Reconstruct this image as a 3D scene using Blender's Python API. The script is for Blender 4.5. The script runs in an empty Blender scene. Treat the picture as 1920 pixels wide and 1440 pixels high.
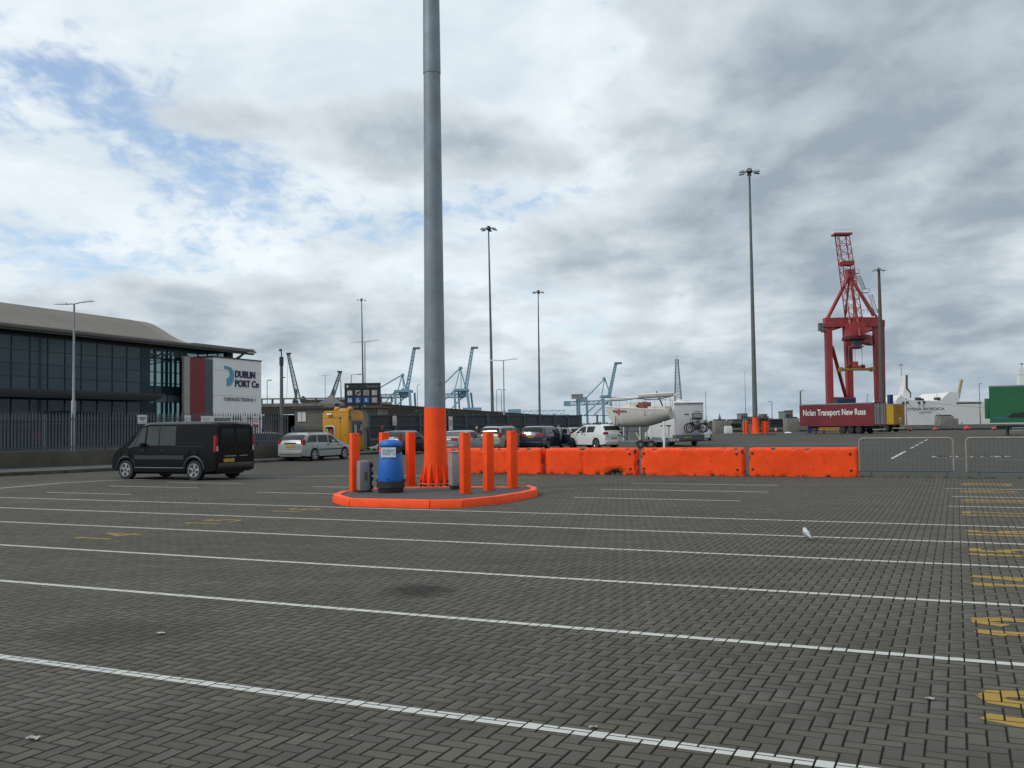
import bpy, bmesh, math, random
import numpy as np
from mathutils import Vector, Matrix
R = math.radians
random.seed(7); rng = np.random.default_rng(7)
SC = bpy.context.scene
COL = SC.collection

# ------------------------------------------------------------------ camera
FPX, EYE = 1800.0, 1.72                     # focal length in photo pixels (1920 wide), eye height in metres
PITCH, ROLL = math.atan(77 / FPX), 0.0128
cam = bpy.data.cameras.new('camera'); cam.sensor_fit = 'HORIZONTAL'; cam.sensor_width = 36.0
cam.lens = FPX / 1920 * 36; cam.clip_start = 0.1; cam.clip_end = 8000
camo = bpy.data.objects.new('camera', cam); COL.objects.link(camo)
camo.matrix_world = Matrix.Translation((0, 0, EYE)) @ Matrix.Rotation(math.pi / 2 + PITCH, 4, 'X') @ Matrix.Rotation(-ROLL, 4, 'Z')
SC.camera = camo

def ray(px, py):
    a, b = px - 960.0, 720.0 - py
    c, s = math.cos(-ROLL), math.sin(-ROLL)
    a, b = c * a - s * b, s * a + c * b
    z = b / FPX
    return Vector((a / FPX, math.cos(PITCH) - z * math.sin(PITCH), math.sin(PITCH) + z * math.cos(PITCH)))
def G(px, py, z=0.0):                        # where that line of sight meets the height z
    d = ray(px, py); t = (z - EYE) / d.z
    return Vector((d.x * t, d.y * t, z))
def at(px, py, Y):                           # the point on that line of sight at the depth Y
    d = ray(px, py); t = Y / d.y
    return Vector((d.x * t, Y, EYE + d.z * t))
def gx(px, Y, z=0.0):                        # ground point at depth Y seen in column px (near the horizon)
    p = at(px, 797 - 0.0128 * (px - 960), Y); return Vector((p.x, Y, z))

# ------------------------------------------------------------------ sky, sun, exposure
SUN_AZ, SUN_EL = R(246), R(44)               # compass angle from +Y clockwise: from the left, a little behind
w = bpy.data.worlds.new('World'); SC.world = w; w.use_nodes = True
def build_sky():
    nt = w.node_tree; N = nt.nodes; L = nt.links
    for n in list(N): N.remove(n)
    def node(t, **k):
        n = N.new(t)
        for a, b in k.items(): setattr(n, a, b)
        return n
    def math_(op, a, b=None, c=None, clamp=False):
        n = node('ShaderNodeMath', operation=op, use_clamp=clamp)
        for i, v in enumerate((a, b, c)):
            if v is None: continue
            if isinstance(v, (int, float)): n.inputs[i].default_value = v
            else: L.new(v, n.inputs[i])
        return n.outputs[0]
    def vmath(op, a, b=None):
        n = node('ShaderNodeVectorMath', operation=op)
        for i, v in enumerate((a, b)):
            if v is None: continue
            if isinstance(v, (tuple, Vector)): n.inputs[i].default_value = v
            else: L.new(v, n.inputs[i])
        return n
    def smooth(v, a, b, lo=0.0, hi=1.0):
        n = node('ShaderNodeMapRange', interpolation_type='SMOOTHSTEP')
        L.new(v, n.inputs['Value'])
        for k, q in zip(('From Min', 'From Max', 'To Min', 'To Max'), (a, b, lo, hi)): n.inputs[k].default_value = q
        return n.outputs[0]
    def noise(vec, scale, detail, rough=.55, dist=0.0):
        n = node('ShaderNodeTexNoise'); L.new(vec, n.inputs['Vector'])
        n.inputs['Scale'].default_value = scale; n.inputs['Detail'].default_value = detail
        n.inputs['Roughness'].default_value = rough; n.inputs['Distortion'].default_value = dist
        return n.outputs['Fac']
    def mix(f, a, b):
        n = node('ShaderNodeMix', data_type='RGBA'); n.clamp_factor = True
        L.new(f, n.inputs['Factor'])
        for s, v in ((6, a), (7, b)):
            if isinstance(v, tuple): n.inputs[s].default_value = (*v, 1)
            else: L.new(v, n.inputs[s])
        return n.outputs[2]
    sky = node('ShaderNodeTexSky', sky_type='NISHITA', sun_disc=False)
    sky.sun_elevation = SUN_EL; sky.sun_rotation = SUN_AZ; sky.air_density = 1.0; sky.dust_density = .6; sky.ozone_density = 1.5
    sc = vmath('SCALE', sky.outputs[0]); sc.inputs['Scale'].default_value = 1.0
    tc = node('ShaderNodeTexCoord'); d = vmath('NORMALIZE', tc.outputs['Generated']).outputs[0]
    sep = node('ShaderNodeSeparateXYZ'); L.new(d, sep.inputs[0])
    z = math_('MAXIMUM', sep.outputs['Z'], 0.0)
    inv = math_('DIVIDE', 1.0, math_('ADD', z, 0.24))
    comb = node('ShaderNodeCombineXYZ')                        # a flat cloud deck overhead
    L.new(math_('MULTIPLY', sep.outputs['X'], inv), comb.inputs[0]); L.new(math_('MULTIPLY', sep.outputs['Y'], inv), comb.inputs[1])
    P = comb.outputs[0]
    def blob(px, py, sx, sz, amp):                              # one cloud bank or gap, in its own direction of the sky
        c = ray(px, py).normalized()
        v = vmath('SUBTRACT', d, c).outputs[0]
        v = vmath('MULTIPLY', v, (1 / sx, 1 / sx, 1 / sz)).outputs[0]
        ln = vmath('LENGTH', v).outputs['Value']
        return math_('MULTIPLY', smooth(ln, 0.0, 1.0, 1.0, 0.0), amp)
    def total(lst):
        t = lst[0]
        for q in lst[1:]: t = math_('ADD', t, q)
        return t
    # high, thin broken cloud over blue
    pa = vmath('ADD', P, (3.1, 7.7, 0.0)).outputs[0]
    a1 = noise(pa, 2.6, 4, .55, .3)
    a2 = noise(vmath('MULTIPLY', pa, (1.0, .75, 1)).outputs[0], 15.0, 3, .6, .3)
    ga = total([blob(150, 150, .17, .09, -.13), blob(400, 330, .15, .075, -.15), blob(250, 480, .12, .04, -.06), blob(700, 40, .45, .25, .22), blob(100, 330, .22, .07, .16), blob(200, 0, .3, .06, .10), blob(1150, 300, .14, .13, -.04)])
    da = math_('ADD', math_('ADD', math_('MULTIPLY', a1, .48), math_('MULTIPLY', a2, .62)), ga)
    ma = smooth(da, .36, .62, .16, 1.0)
    hi = mix(smooth(a1, .3, .7), (.58, .665, .735), (.79, .85, .885))
    c1 = mix(ma, sc.outputs[0], hi)
    # lower, heavier banks: bright tops, grey undersides
    pb = vmath('ADD', P, (11.3, 1.9, 0.0)).outputs[0]
    pb = vmath('MULTIPLY', pb, (1.0, .8, 1)).outputs[0]
    b1 = noise(pb, 2.0, 8, .56, .2)
    up = vmath('ADD', vmath('MULTIPLY', vmath('MULTIPLY', P, (.93, .93, 1)).outputs[0], (1.0, .8, 1)).outputs[0], (11.3, 1.52, 0.0)).outputs[0]
    b1u = noise(up, 2.0, 3, .50, .2)
    b2 = noise(pb, 5.0, 5, .55, .15)
    lowf = math_('MULTIPLY', smooth(sep.outputs['X'], -.15, .50), .19)
    gb = total([blob(820, 255, .18, .075, .27), blob(960, 300, .09, .04, .08), blob(420, 220, .24, .055, .17), blob(480, 600, .38, .07, .20), blob(250, 560, .22, .05, .10), blob(740, 470, .2, .05, .10),
                blob(1150, 450, .24, .10, .17), blob(1750, 120, .45, .24, .28), blob(1700, 520, .36, .18, .14), blob(60, 420, .22, .10, -.14), blob(120, 150, .26, .12, -.22),
                blob(1120, 150, .2, .13, -.16), blob(700, 60, .3, .12, -.18), blob(420, 330, .12, .06, -.16), blob(820, 390, .3, .03, -.06)])
    hz = smooth(z, .0, .16, .15, 0.0)
    db = total([math_('MULTIPLY', b1, .80), math_('MULTIPLY', b2, .24), lowf, gb, hz])
    mb = smooth(db, .51, .63)
    thick = smooth(db, .56, .98)
    lit = math_('MULTIPLY', math_('SUBTRACT', b1, b1u), 1.3)          # more cloud here than just above: a bright top
    tone = math_('SUBTRACT', math_('ADD', math_('MULTIPLY', thick, .72), math_('MULTIPLY', smooth(b2, .3, .7), .34)), lit, None, True)
    grey = mix(tone, (.69, .755, .805), (.29, .35, .405))
    c2 = mix(mb, c1, grey)
    # the air near the horizon
    c3 = mix(smooth(z, -.02, .10, .55, 0.0), c2, (.36, .45, .53))
    bg = node('ShaderNodeBackground'); out = node('ShaderNodeOutputWorld')
    L.new(c3, bg.inputs['Color']); bg.inputs['Strength'].default_value = 1.0
    # the Sky Texture is physically bright: scale it to the 0.05 to 0.15 range before the clouds cover it
    sc.inputs['Scale'].default_value = 0.145
    L.new(bg.outputs[0], out.inputs['Surface'])
build_sky()
w.cycles.sampling_method = 'MANUAL'; w.cycles.sample_map_resolution = 256
sun = bpy.data.lights.new('sun', 'SUN'); sun.energy = 1.5; sun.angle = R(11); sun.color = (1, .96, .9)
suno = bpy.data.objects.new('sun', sun); COL.objects.link(suno)
sd = Vector((math.sin(SUN_AZ) * math.cos(SUN_EL), math.cos(SUN_AZ) * math.cos(SUN_EL), math.sin(SUN_EL)))
suno.rotation_euler = sd.to_track_quat('Z', 'Y').to_euler(); suno.location = (0, 0, 60)
SC.view_settings.view_transform = 'Standard'; SC.view_settings.look = 'None'
SC.view_settings.exposure = 0.2; SC.view_settings.gamma = 1.0; SC.view_settings.use_curve_mapping = False
SC.render.engine = 'CYCLES'; SC.cycles.use_denoising = True; SC.cycles.max_bounces = 6
SC.cycles.caustics_reflective = False; SC.cycles.caustics_refractive = False; SC.cycles.transparent_max_bounces = 12

# ------------------------------------------------------------------ materials
def mat(name, rgb, rough=.6, metal=0.0, var=.18, scale=2.5, bump=0.0, bscale=30.0, coat=0.0, spec=.5, dirt=None, dirt_amt=.35):
    m = bpy.data.materials.get(name)
    if m: return m
    m = bpy.data.materials.new(name); m.use_nodes = True
    nt = m.node_tree; b = nt.nodes['Principled BSDF']; L = nt.links
    b.inputs['Roughness'].default_value = rough; b.inputs['Metallic'].default_value = metal
    b.inputs['Specular IOR Level'].default_value = spec; b.inputs['Coat Weight'].default_value = coat
    b.inputs['Coat Roughness'].default_value = .06
    tc = nt.nodes.new('ShaderNodeTexCoord')
    n = nt.nodes.new('ShaderNodeTexNoise'); L.new(tc.outputs['Object'], n.inputs['Vector'])
    n.inputs['Scale'].default_value = scale; n.inputs['Detail'].default_value = 7; n.inputs['Roughness'].default_value = .65
    mr = nt.nodes.new('ShaderNodeMapRange'); L.new(n.outputs['Fac'], mr.inputs['Value'])
    mr.inputs['From Min'].default_value = .3; mr.inputs['From Max'].default_value = .7
    mr.inputs['To Min'].default_value = 1 - var; mr.inputs['To Max'].default_value = 1 + var * .4
    mx = nt.nodes.new('ShaderNodeMix'); mx.data_type = 'RGBA'; mx.blend_type = 'MULTIPLY'; mx.inputs['Factor'].default_value = 1
    mx.inputs[6].default_value = (*rgb, 1); L.new(mr.outputs[0], mx.inputs[7])
    col = mx.outputs[2]
    if dirt:
        n2 = nt.nodes.new('ShaderNodeTexNoise'); L.new(tc.outputs['Object'], n2.inputs['Vector'])
        n2.inputs['Scale'].default_value = scale * 1.7; n2.inputs['Detail'].default_value = 9; n2.inputs['Roughness'].default_value = .7
        r2 = nt.nodes.new('ShaderNodeMapRange'); L.new(n2.outputs['Fac'], r2.inputs['Value'])
        r2.inputs['From Min'].default_value = .5; r2.inputs['From Max'].default_value = .78; r2.inputs['To Max'].default_value = dirt_amt
        m2 = nt.nodes.new('ShaderNodeMix'); m2.data_type = 'RGBA'; L.new(r2.outputs[0], m2.inputs['Factor'])
        L.new(col, m2.inputs[6]); m2.inputs[7].default_value = (*dirt, 1); col = m2.outputs[2]
    L.new(col, b.inputs['Base Color'])
    if bump:
        n3 = nt.nodes.new('ShaderNodeTexNoise'); L.new(tc.outputs['Object'], n3.inputs['Vector'])
        n3.inputs['Scale'].default_value = bscale; n3.inputs['Detail'].default_value = 5
        bp = nt.nodes.new('ShaderNodeBump'); bp.inputs['Strength'].default_value = bump; bp.inputs['Distance'].default_value = .02
        L.new(n3.outputs['Fac'], bp.inputs['Height']); L.new(bp.outputs[0], b.inputs['Normal'])
    return m

def mat_glass(name, tint=(.03, .05, .055), clear=.35, rough=.03):
    m = bpy.data.materials.new(name); m.use_nodes = True; nt = m.node_tree; L = nt.links
    out = nt.nodes['Material Output']; b = nt.nodes['Principled BSDF']
    b.inputs['Base Color'].default_value = (*tint, 1); b.inputs['Roughness'].default_value = rough; b.inputs['IOR'].default_value = 1.5
    t = nt.nodes.new('ShaderNodeBsdfTransparent'); t.inputs[0].default_value = (.62, .76, .77, 1)
    mx = nt.nodes.new('ShaderNodeMixShader'); mx.inputs[0].default_value = clear
    L.new(b.outputs[0], mx.inputs[1]); L.new(t.outputs[0], mx.inputs[2]); L.new(mx.outputs[0], out.inputs['Surface'])
    return m

ORANGE = mat('orange_paint', (.97, .078, .008), .6, var=.22, scale=1.6, bump=.25, bscale=22, dirt=(.30, .035, .01), dirt_amt=.30, spec=.25)
ORANGE2 = mat('orange_post_paint', (.98, .085, .010), .55, var=.14, scale=2.6, dirt=(.45, .05, .012), dirt_amt=.35, spec=.25)
GALV = mat('galvanised_steel', (.23, .27, .30), .5, .35, var=.28, scale=1.3, dirt=(.10, .10, .10), dirt_amt=.3)
GALVD = mat('weathered_steel', (.13, .135, .13), .6, .2, var=.3, scale=.6)
DARKST = mat('dark_steel', (.035, .045, .05), .5, .2)
CONC = mat('concrete', (.21, .20, .18), .9, var=.3, scale=1.2, bump=.3, bscale=14, dirt=(.06, .06, .045), dirt_amt=.6)
CONCD = mat('old_concrete', (.095, .088, .07), .95, var=.35, scale=.7, bump=.3, dirt=(.035, .04, .02), dirt_amt=.7)
BLACKP = mat('black_plastic', (.018, .018, .019), .5)
RUBBER = mat('tyre_rubber', (.016, .016, .017), .8)
GREYBOX = mat('grey_plastic', (.24, .225, .225), .55, var=.1, dirt=(.08, .08, .08))
CABIN = mat('grey_cabinet', (.27, .28, .275), .5, var=.12, dirt=(.10, .09, .08))
BLUEBIN = mat('blue_bin_plastic', (.005, .125, .47), .5, var=.12, scale=3)
WHITEP = mat('white_paint', (.70, .71, .70), .5, var=.1, dirt=(.3, .28, .25), dirt_amt=.25)
WHITED = mat('white_dull', (.68, .68, .65), .7, var=.15, scale=.5, dirt=(.22, .2, .17), dirt_amt=.3)
REDP = mat('red_panel', (.19, .012, .016), .5, var=.2)
NAVY = mat('navy_letter', (.03, .02, .10), .5)
LOGO = mat('logo_blue', (.10, .33, .48), .45)
GLASSR = mat_glass('curtain_glass_dark', tint=(.026, .062, .078), clear=.22)
GLASS = mat_glass('curtain_glass', tint=(.02, .055, .068), clear=.62)
CARGL = mat('car_glass', (.010, .014, .014), .08, 0, var=.3, scale=1.2, spec=.4)
CARGL2 = mat('car_glass_pale', (.022, .034, .032), .08, 0, var=.6, scale=2.6, spec=.5)
CHROME = mat('alloy', (.55, .56, .57), .25, .85, var=.2)
REDLENS = mat('red_lens', (.30, .010, .012), .4, spec=.3)
LENS = mat('clear_lens', (.5, .5, .48), .1, .3)
PLATE = mat('amber_plate', (.42, .26, .02), .5)
PLATEW = mat('white_plate', (.6, .6, .58), .5)
YELLOW = mat('yellow_booth', (.50, .23, .006), .45, var=.22, scale=1.1, dirt=(.2, .1, .02), dirt_amt=.45)
CRANER = mat('crane_red', (.33, .040, .038), .6, var=.3, scale=.25, dirt=(.10, .03, .03), dirt_amt=.4)
CRANEB = mat('crane_blue_hazed', (.20, .36, .45), .6, var=.25, scale=.2)  # blue paint made paler: the distance haze is put into the colour
LATT = mat('lattice_grey', (.17, .19, .20), .6)
BLUEST = mat('blue_steel', (.05, .085, .115), .55, .1)
PALE = mat('palisade_paint', (.085, .098, .105), .6, .15, var=.35, scale=1.4)
SIGNW = mat('sign_white', (.62, .63, .62), .5, var=.06)
SIGNB = mat('sign_black', (.008, .010, .011), .35)
SIGNBL = mat('sign_blue', (.02, .13, .50), .4)
SIGNG = mat('sign_grey', (.33, .33, .30), .5)
SIGNR = mat('sign_red', (.45, .012, .02), .5)
GREEN = mat('green_letter', (.01, .10, .02), .5)
TREEG = mat('foliage', (.035, .065, .02), .8, var=.5, scale=.8)

# ------------------------------------------------------------------ mesh builder
class MB:
    def __init__(s): s.v = []; s.f = []
    def add(s, vs, fs):
        o = len(s.v); s.v += [tuple(p) for p in vs]; s.f += [tuple(i + o for i in f) for f in fs]; return s
    def box(s, c, d, rz=0.0, top=None):                       # centre, size, turn about z; top = scale of the top face
        x, y, z = d[0] / 2, d[1] / 2, d[2] / 2; t = top or (1, 1)
        cs, sn = math.cos(rz), math.sin(rz); vs = []
        for k, zz in ((0, -z), (1, z)):
            for a, b in ((-x, -y), (x, -y), (x, y), (-x, y)):
                if k: a, b = a * t[0], b * t[1]
                vs.append((c[0] + a * cs - b * sn, c[1] + a * sn + b * cs, c[2] + zz))
        return s.add(vs, [(3, 2, 1, 0), (4, 5, 6, 7), (0, 1, 5, 4), (1, 2, 6, 5), (2, 3, 7, 6), (3, 0, 4, 7)])
    def bar(s, p, q, r, r2=None, n=4, caps=True):             # a rod; radius r at p, r2 at q
        p, q = Vector(p), Vector(q); r2 = r if r2 is None else r2
        d = (q - p)
        if d.length < 1e-6: return s
        d.normalize(); a = d.orthogonal() if abs(d.z) < .9 else Vector((1, 0, 0))
        if abs(d.z) < .999: a = d.cross(Vector((0, 0, 1))).normalized()
        b = d.cross(a).normalized(); a = b.cross(d).normalized()
        vs = []; off = math.pi / 4 if n == 4 else 0; k = math.sqrt(2) if n == 4 else 1
        for c, rr in ((p, r), (q, r2)):
            for i in range(n):
                t = off + i * math.tau / n
                vs.append(c + (a * math.cos(t) + b * math.sin(t)) * rr * k)
        fs = [(i, (i + 1) % n, n + (i + 1) % n, n + i) for i in range(n)]
        if caps: fs += [tuple(range(n - 1, -1, -1)), tuple(range(n, 2 * n))]
        return s.add(vs, fs)
    def tube(s, pts, r, n=6):
        for a, b in zip(pts, pts[1:]): s.bar(a, b, r, n=n)
        return s
    def lathe(s, prof, n=24, c=(0, 0, 0)):                    # prof: (radius, z) from bottom to top
        vs = []; m = len(prof)
        for r, z in prof:
            for i in range(n):
                t = i * math.tau / n; vs.append((c[0] + r * math.cos(t), c[1] + r * math.sin(t), c[2] + z))
        fs = []
        for k in range(m - 1):
            for i in range(n):
                j = (i + 1) % n; fs.append((k * n + i, k * n + j, (k + 1) * n + j, (k + 1) * n + i))
        fs += [tuple(range(n - 1, -1, -1)), tuple(range((m - 1) * n, m * n))]
        return s.add(vs, fs)
    def prism(s, poly, h0, h1, f=None):                       # polygon extruded between h0 and h1; f maps (a, b, h) to a point
        f = f or (lambda a, b, h: (a, b, h)); n = len(poly)
        vs = [f(a, b, h0) for a, b in poly] + [f(a, b, h1) for a, b in poly]
        fs = [tuple(range(n - 1, -1, -1)), tuple(range(n, 2 * n))] + [(i, (i + 1) % n, n + (i + 1) % n, n + i) for i in range(n)]
        return s.add(vs, fs)
    def grid(s, rows, closed=False):
        m, n = len(rows), len(rows[0]); fs = []
        for i in range(m - 1):
            for j in range(n - 1 + (1 if closed else 0)):
                k = (j + 1) % n; fs.append((i * n + j, i * n + k, (i + 1) * n + k, (i + 1) * n + j))
        return s.add([p for r in rows for p in r], fs)
    def mesh(s, name, material, smooth=False, bevel=0.0, seg=2, ang=35):
        me = bpy.data.meshes.new(name); me.from_pydata(s.v, [], s.f)
        bm = bmesh.new(); bm.from_mesh(me)
        bmesh.ops.recalc_face_normals(bm, faces=bm.faces)
        if bevel:
            bmesh.ops.bevel(bm, geom=[e for e in bm.edges if len(e.link_faces) == 2 and e.calc_face_angle(0) > .4], offset=bevel, segments=seg, affect='EDGES', profile=.6)
        bm.to_mesh(me); bm.free()
        if smooth or bevel:
            me.polygons.foreach_set('use_smooth', [True] * len(me.polygons)); me.set_sharp_from_angle(angle=R(ang))
        me.materials.append(material); me.update()
        return me

def link(name, me, parent=None, loc=None, rz=0.0):
    o = bpy.data.objects.new(name, me); COL.objects.link(o)
    if parent is not None: o.parent = parent
    if loc is not None: o.location = loc
    if rz: o.rotation_euler = (0, 0, rz)
    return o
def tag(o, label=None, cat=None, group=None, kind=None):
    if label: o['label'] = label
    if cat: o['category'] = cat
    if group: o['group'] = group
    if kind: o['kind'] = kind
    return o
def thing(name, label, cat, loc=(0, 0, 0), rz=0.0, group=None):
    o = bpy.data.objects.new(name, None); COL.objects.link(o); o.empty_display_size = .3
    o.location = loc; o.rotation_euler = (0, 0, rz); return tag(o, label, cat, group)
def part(name, mb, material, parent, smooth=False, bevel=0.0, loc=None, rz=0.0, seg=2, ang=35):
    return link(name, mb.mesh(name, material, smooth, bevel, seg, ang), parent, loc, rz)
def solo(name, mb, material, label, cat, group=None, loc=None, rz=0.0, **k):
    return tag(link(name, mb.mesh(name, material, **k), None, loc, rz), label, cat, group)
def copy_tree(o, parent=None):
    c = o.copy(); COL.objects.link(c); c.parent = parent
    for ch in [x for x in bpy.data.objects if x.parent == o]: copy_tree(ch, c)
    return c
def text_mesh(body, size, depth, material, sx=1.0, align='LEFT', bold=0.0):
    cu = bpy.data.curves.new('t', 'FONT'); cu.body = body; cu.size = size; cu.extrude = depth; cu.align_x = align; cu.offset = bold
    cu.resolution_u = 3
    o = bpy.data.objects.new('t', cu); COL.objects.link(o)
    dg = bpy.context.evaluated_depsgraph_get(); dg.update()
    me = bpy.data.meshes.new_from_object(o.evaluated_get(dg))
    bpy.data.objects.remove(o); me.name = 'lettering'; me.materials.clear(); me.materials.append(material)
    if sx != 1.0:
        for v in me.vertices: v.co.x *= sx
    return me
def lettering(body, size, parent, loc, material, rz=0.0, sx=1.0, align='LEFT', depth=.01, bold=0.0, name='lettering', width=None):
    me = text_mesh(body, size, depth, material, sx, align, bold)
    if width:
        x0 = min(v.co.x for v in me.vertices); k = width / (max(v.co.x for v in me.vertices) - x0)
        for v in me.vertices: v.co.x = (v.co.x - x0) * k
    o = link(name, me, parent, loc)
    o.rotation_euler = (math.pi / 2, 0, rz); return o

# ------------------------------------------------------------------ ground
TH = R(24.8); UX, UY = math.cos(TH), -math.sin(TH); VX, VY = math.sin(TH), math.cos(TH)
def W(u, v, z=0.0): return Vector((u * UX + v * VX, u * UY + v * VY, z))
def UV(p): return (p.x * UX + p.y * UY, p.x * VX + p.y * VY)
LANE_RZ = -TH
def heading(vec): return math.atan2(vec[1], vec[0])

def paving_material(name, single=False, sheet=False):
    m = bpy.data.materials.new(name); m.use_nodes = True; nt = m.node_tree; L = nt.links; N = nt.nodes
    b = N['Principled BSDF']; b.inputs['Roughness'].default_value = .88; b.inputs['Specular IOR Level'].default_value = .3
    geo = N.new('ShaderNodeNewGeometry'); P = geo.outputs['Position']
    def noise(scale, detail, rough=.6):
        n = N.new('ShaderNodeTexNoise'); L.new(P, n.inputs['Vector']); n.inputs['Scale'].default_value = scale
        n.inputs['Detail'].default_value = detail; n.inputs['Roughness'].default_value = rough; return n.outputs['Fac']
    def rangef(v, a, b_, lo, hi):
        n = N.new('ShaderNodeMapRange'); L.new(v, n.inputs['Value'])
        for k, q in zip(('From Min', 'From Max', 'To Min', 'To Max'), (a, b_, lo, hi)): n.inputs[k].default_value = q
        return n.outputs[0]
    def mul(a, v):
        n = N.new('ShaderNodeMix'); n.data_type = 'RGBA'; n.blend_type = 'MULTIPLY'; n.inputs['Factor'].default_value = 1
        L.new(a, n.inputs[6]); L.new(v, n.inputs[7]); return n.outputs[2]
    def mixc(f, a, c):
        n = N.new('ShaderNodeMix'); n.data_type = 'RGBA'; L.new(f, n.inputs['Factor']); L.new(a, n.inputs[6]); n.inputs[7].default_value = (*c, 1); return n.outputs[2]
    base = N.new('ShaderNodeRGB'); base.outputs[0].default_value = (.092, .085, .068, 1) if not sheet else (.064, .060, .048, 1); col = base.outputs[0]
    if single:
        oi = N.new('ShaderNodeObjectInfo'); tone = oi.outputs['Random']
    elif not sheet:
        at_ = N.new('ShaderNodeAttribute'); at_.attribute_name = 'tone'; tone = at_.outputs['Fac']
    if not sheet: col = mul(col, rangef(tone, 0, 1, .84, 1.14))
    col = mul(col, rangef(noise(.35, 6), .3, .7, .82, 1.12))
    col = mul(col, rangef(noise(2.1, 6, .7), .25, .75, .86, 1.10))
    col = mul(col, rangef(noise(160, 3, .7), .2, .8, .72, 1.22))
    mpt = N.new('ShaderNodeMapping'); L.new(P, mpt.inputs['Vector']); mpt.inputs['Rotation'].default_value = (0, 0, TH); mpt.inputs['Scale'].default_value = (.06, 1.5, 1)   # worn wheel tracks along the lanes
    nt_ = N.new('ShaderNodeTexNoise'); L.new(mpt.outputs[0], nt_.inputs['Vector']); nt_.inputs['Scale'].default_value = 1.0; nt_.inputs['Detail'].default_value = 4
    col = mul(col, rangef(nt_.outputs['Fac'], .3, .7, .86, 1.10))
    # pale spots of gum and droppings
    vo = N.new('ShaderNodeTexVoronoi'); L.new(P, vo.inputs['Vector']); vo.inputs['Scale'].default_value = 1.7
    sp = rangef(vo.outputs['Distance'], .012, .022, 1, 0)
    col = mixc(sp, col, (.20, .20, .19))
    # oil stains, each where it lies
    def stain(px, py, ru, rv, amt, c):
        nonlocal col
        g = G(px, py); 
        sub = N.new('ShaderNodeVectorMath'); sub.operation = 'SUBTRACT'; L.new(P, sub.inputs[0]); sub.inputs[1].default_value = g
        rot = N.new('ShaderNodeVectorRotate'); rot.rotation_type = 'Z_AXIS'; rot.inputs['Angle'].default_value = 0.0; L.new(sub.outputs[0], rot.inputs['Vector'])
        sc = N.new('ShaderNodeVectorMath'); sc.operation = 'MULTIPLY'; L.new(rot.outputs[0], sc.inputs[0]); sc.inputs[1].default_value = (1 / ru, 1 / rv, 0)
        ln = N.new('ShaderNodeVectorMath'); ln.operation = 'LENGTH'; L.new(sc.outputs[0], ln.inputs[0])
        ad = N.new('ShaderNodeMath'); ad.operation = 'MULTIPLY_ADD'; L.new(noise(5.5, 5, .7), ad.inputs[0]); ad.inputs[1].default_value = 1.3; L.new(ln.outputs['Value'], ad.inputs[2])
        f = rangef(ad.outputs[0], 1.15, 1.75, amt, 0)
        col = mixc(f, col, c)
    stain(787, 1107, .40, .48, .92, (.018, .016, .014))
    stain(215, 1190, 1.0, .6, .5, (.035, .026, .018))
    stain(1590, 1018, .35, .12, .5, (.03, .028, .025))
    stain(960, 1052, .8, .35, .35, (.035, .032, .028))
    stain(560, 1010, 1.2, .5, .3, (.04, .036, .03))
    if sheet:      # beyond the built pavers: rows too fine to tell apart
        mp = N.new('ShaderNodeMapping'); L.new(P, mp.inputs['Vector']); mp.inputs['Rotation'].default_value = (0, 0, TH)
        br = N.new('ShaderNodeTexBrick'); L.new(mp.outputs[0], br.inputs['Vector']); br.inputs['Scale'].default_value = 1.0
        br.inputs['Brick Width'].default_value = .2; br.inputs['Row Height'].default_value = .1; br.inputs['Mortar Size'].default_value = .006
        br.inputs['Color1'].default_value = (1, 1, 1, 1); br.inputs['Color2'].default_value = (.86, .86, .86, 1); br.inputs['Mortar'].default_value = (.45, .45, .4, 1)
        col = mul(col, br.outputs['Color'])
        mo = rangef(noise(.12, 5, .6), .55, .72, 0, .5); col = mixc(mo, col, (.055, .06, .03))
    L.new(col, b.inputs['Base Color'])
    bp = N.new('ShaderNodeBump'); bp.inputs['Strength'].default_value = .5; bp.inputs['Distance'].default_value = .003
    L.new(noise(240, 3), bp.inputs['Height']); L.new(bp.outputs[0], b.inputs['Normal'])
    return m
PAV1 = paving_material('paver_concrete', single=True)
PAVN = paving_material('paver_concrete_far')
PAVS = paving_material('paving_sheet', sheet=True)
PAVE = mat('dirty_paver_edge', (.044, .042, .029), 1.0, var=.6, scale=2.2, dirt=(.045, .052, .016), dirt_amt=.6)
JOINT = mat('mossy_joint', (.028, .029, .016), 1.0, var=.7, scale=1.6, dirt=(.045, .06, .012), dirt_amt=.8)
ASPH = mat('asphalt', (.062, .062, .06), .9, var=.2, scale=.3, bump=.15, bscale=60)
FAR = mat('far_ground', (.07, .07, .065), .95, var=.3, scale=.02)

def sheet(name, poly, z, material, label=None, kind='structure'):
    o = link(name, MB().add([(p[0], p[1], z) for p in poly], [tuple(range(len(poly)))]).mesh(name, material)); o['kind'] = kind
    if label: o['label'] = label
    return o
sheet('ground', [(-4000, -300), (4000, -300), (4000, 6000), (-4000, 6000)], -.06, FAR)

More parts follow.
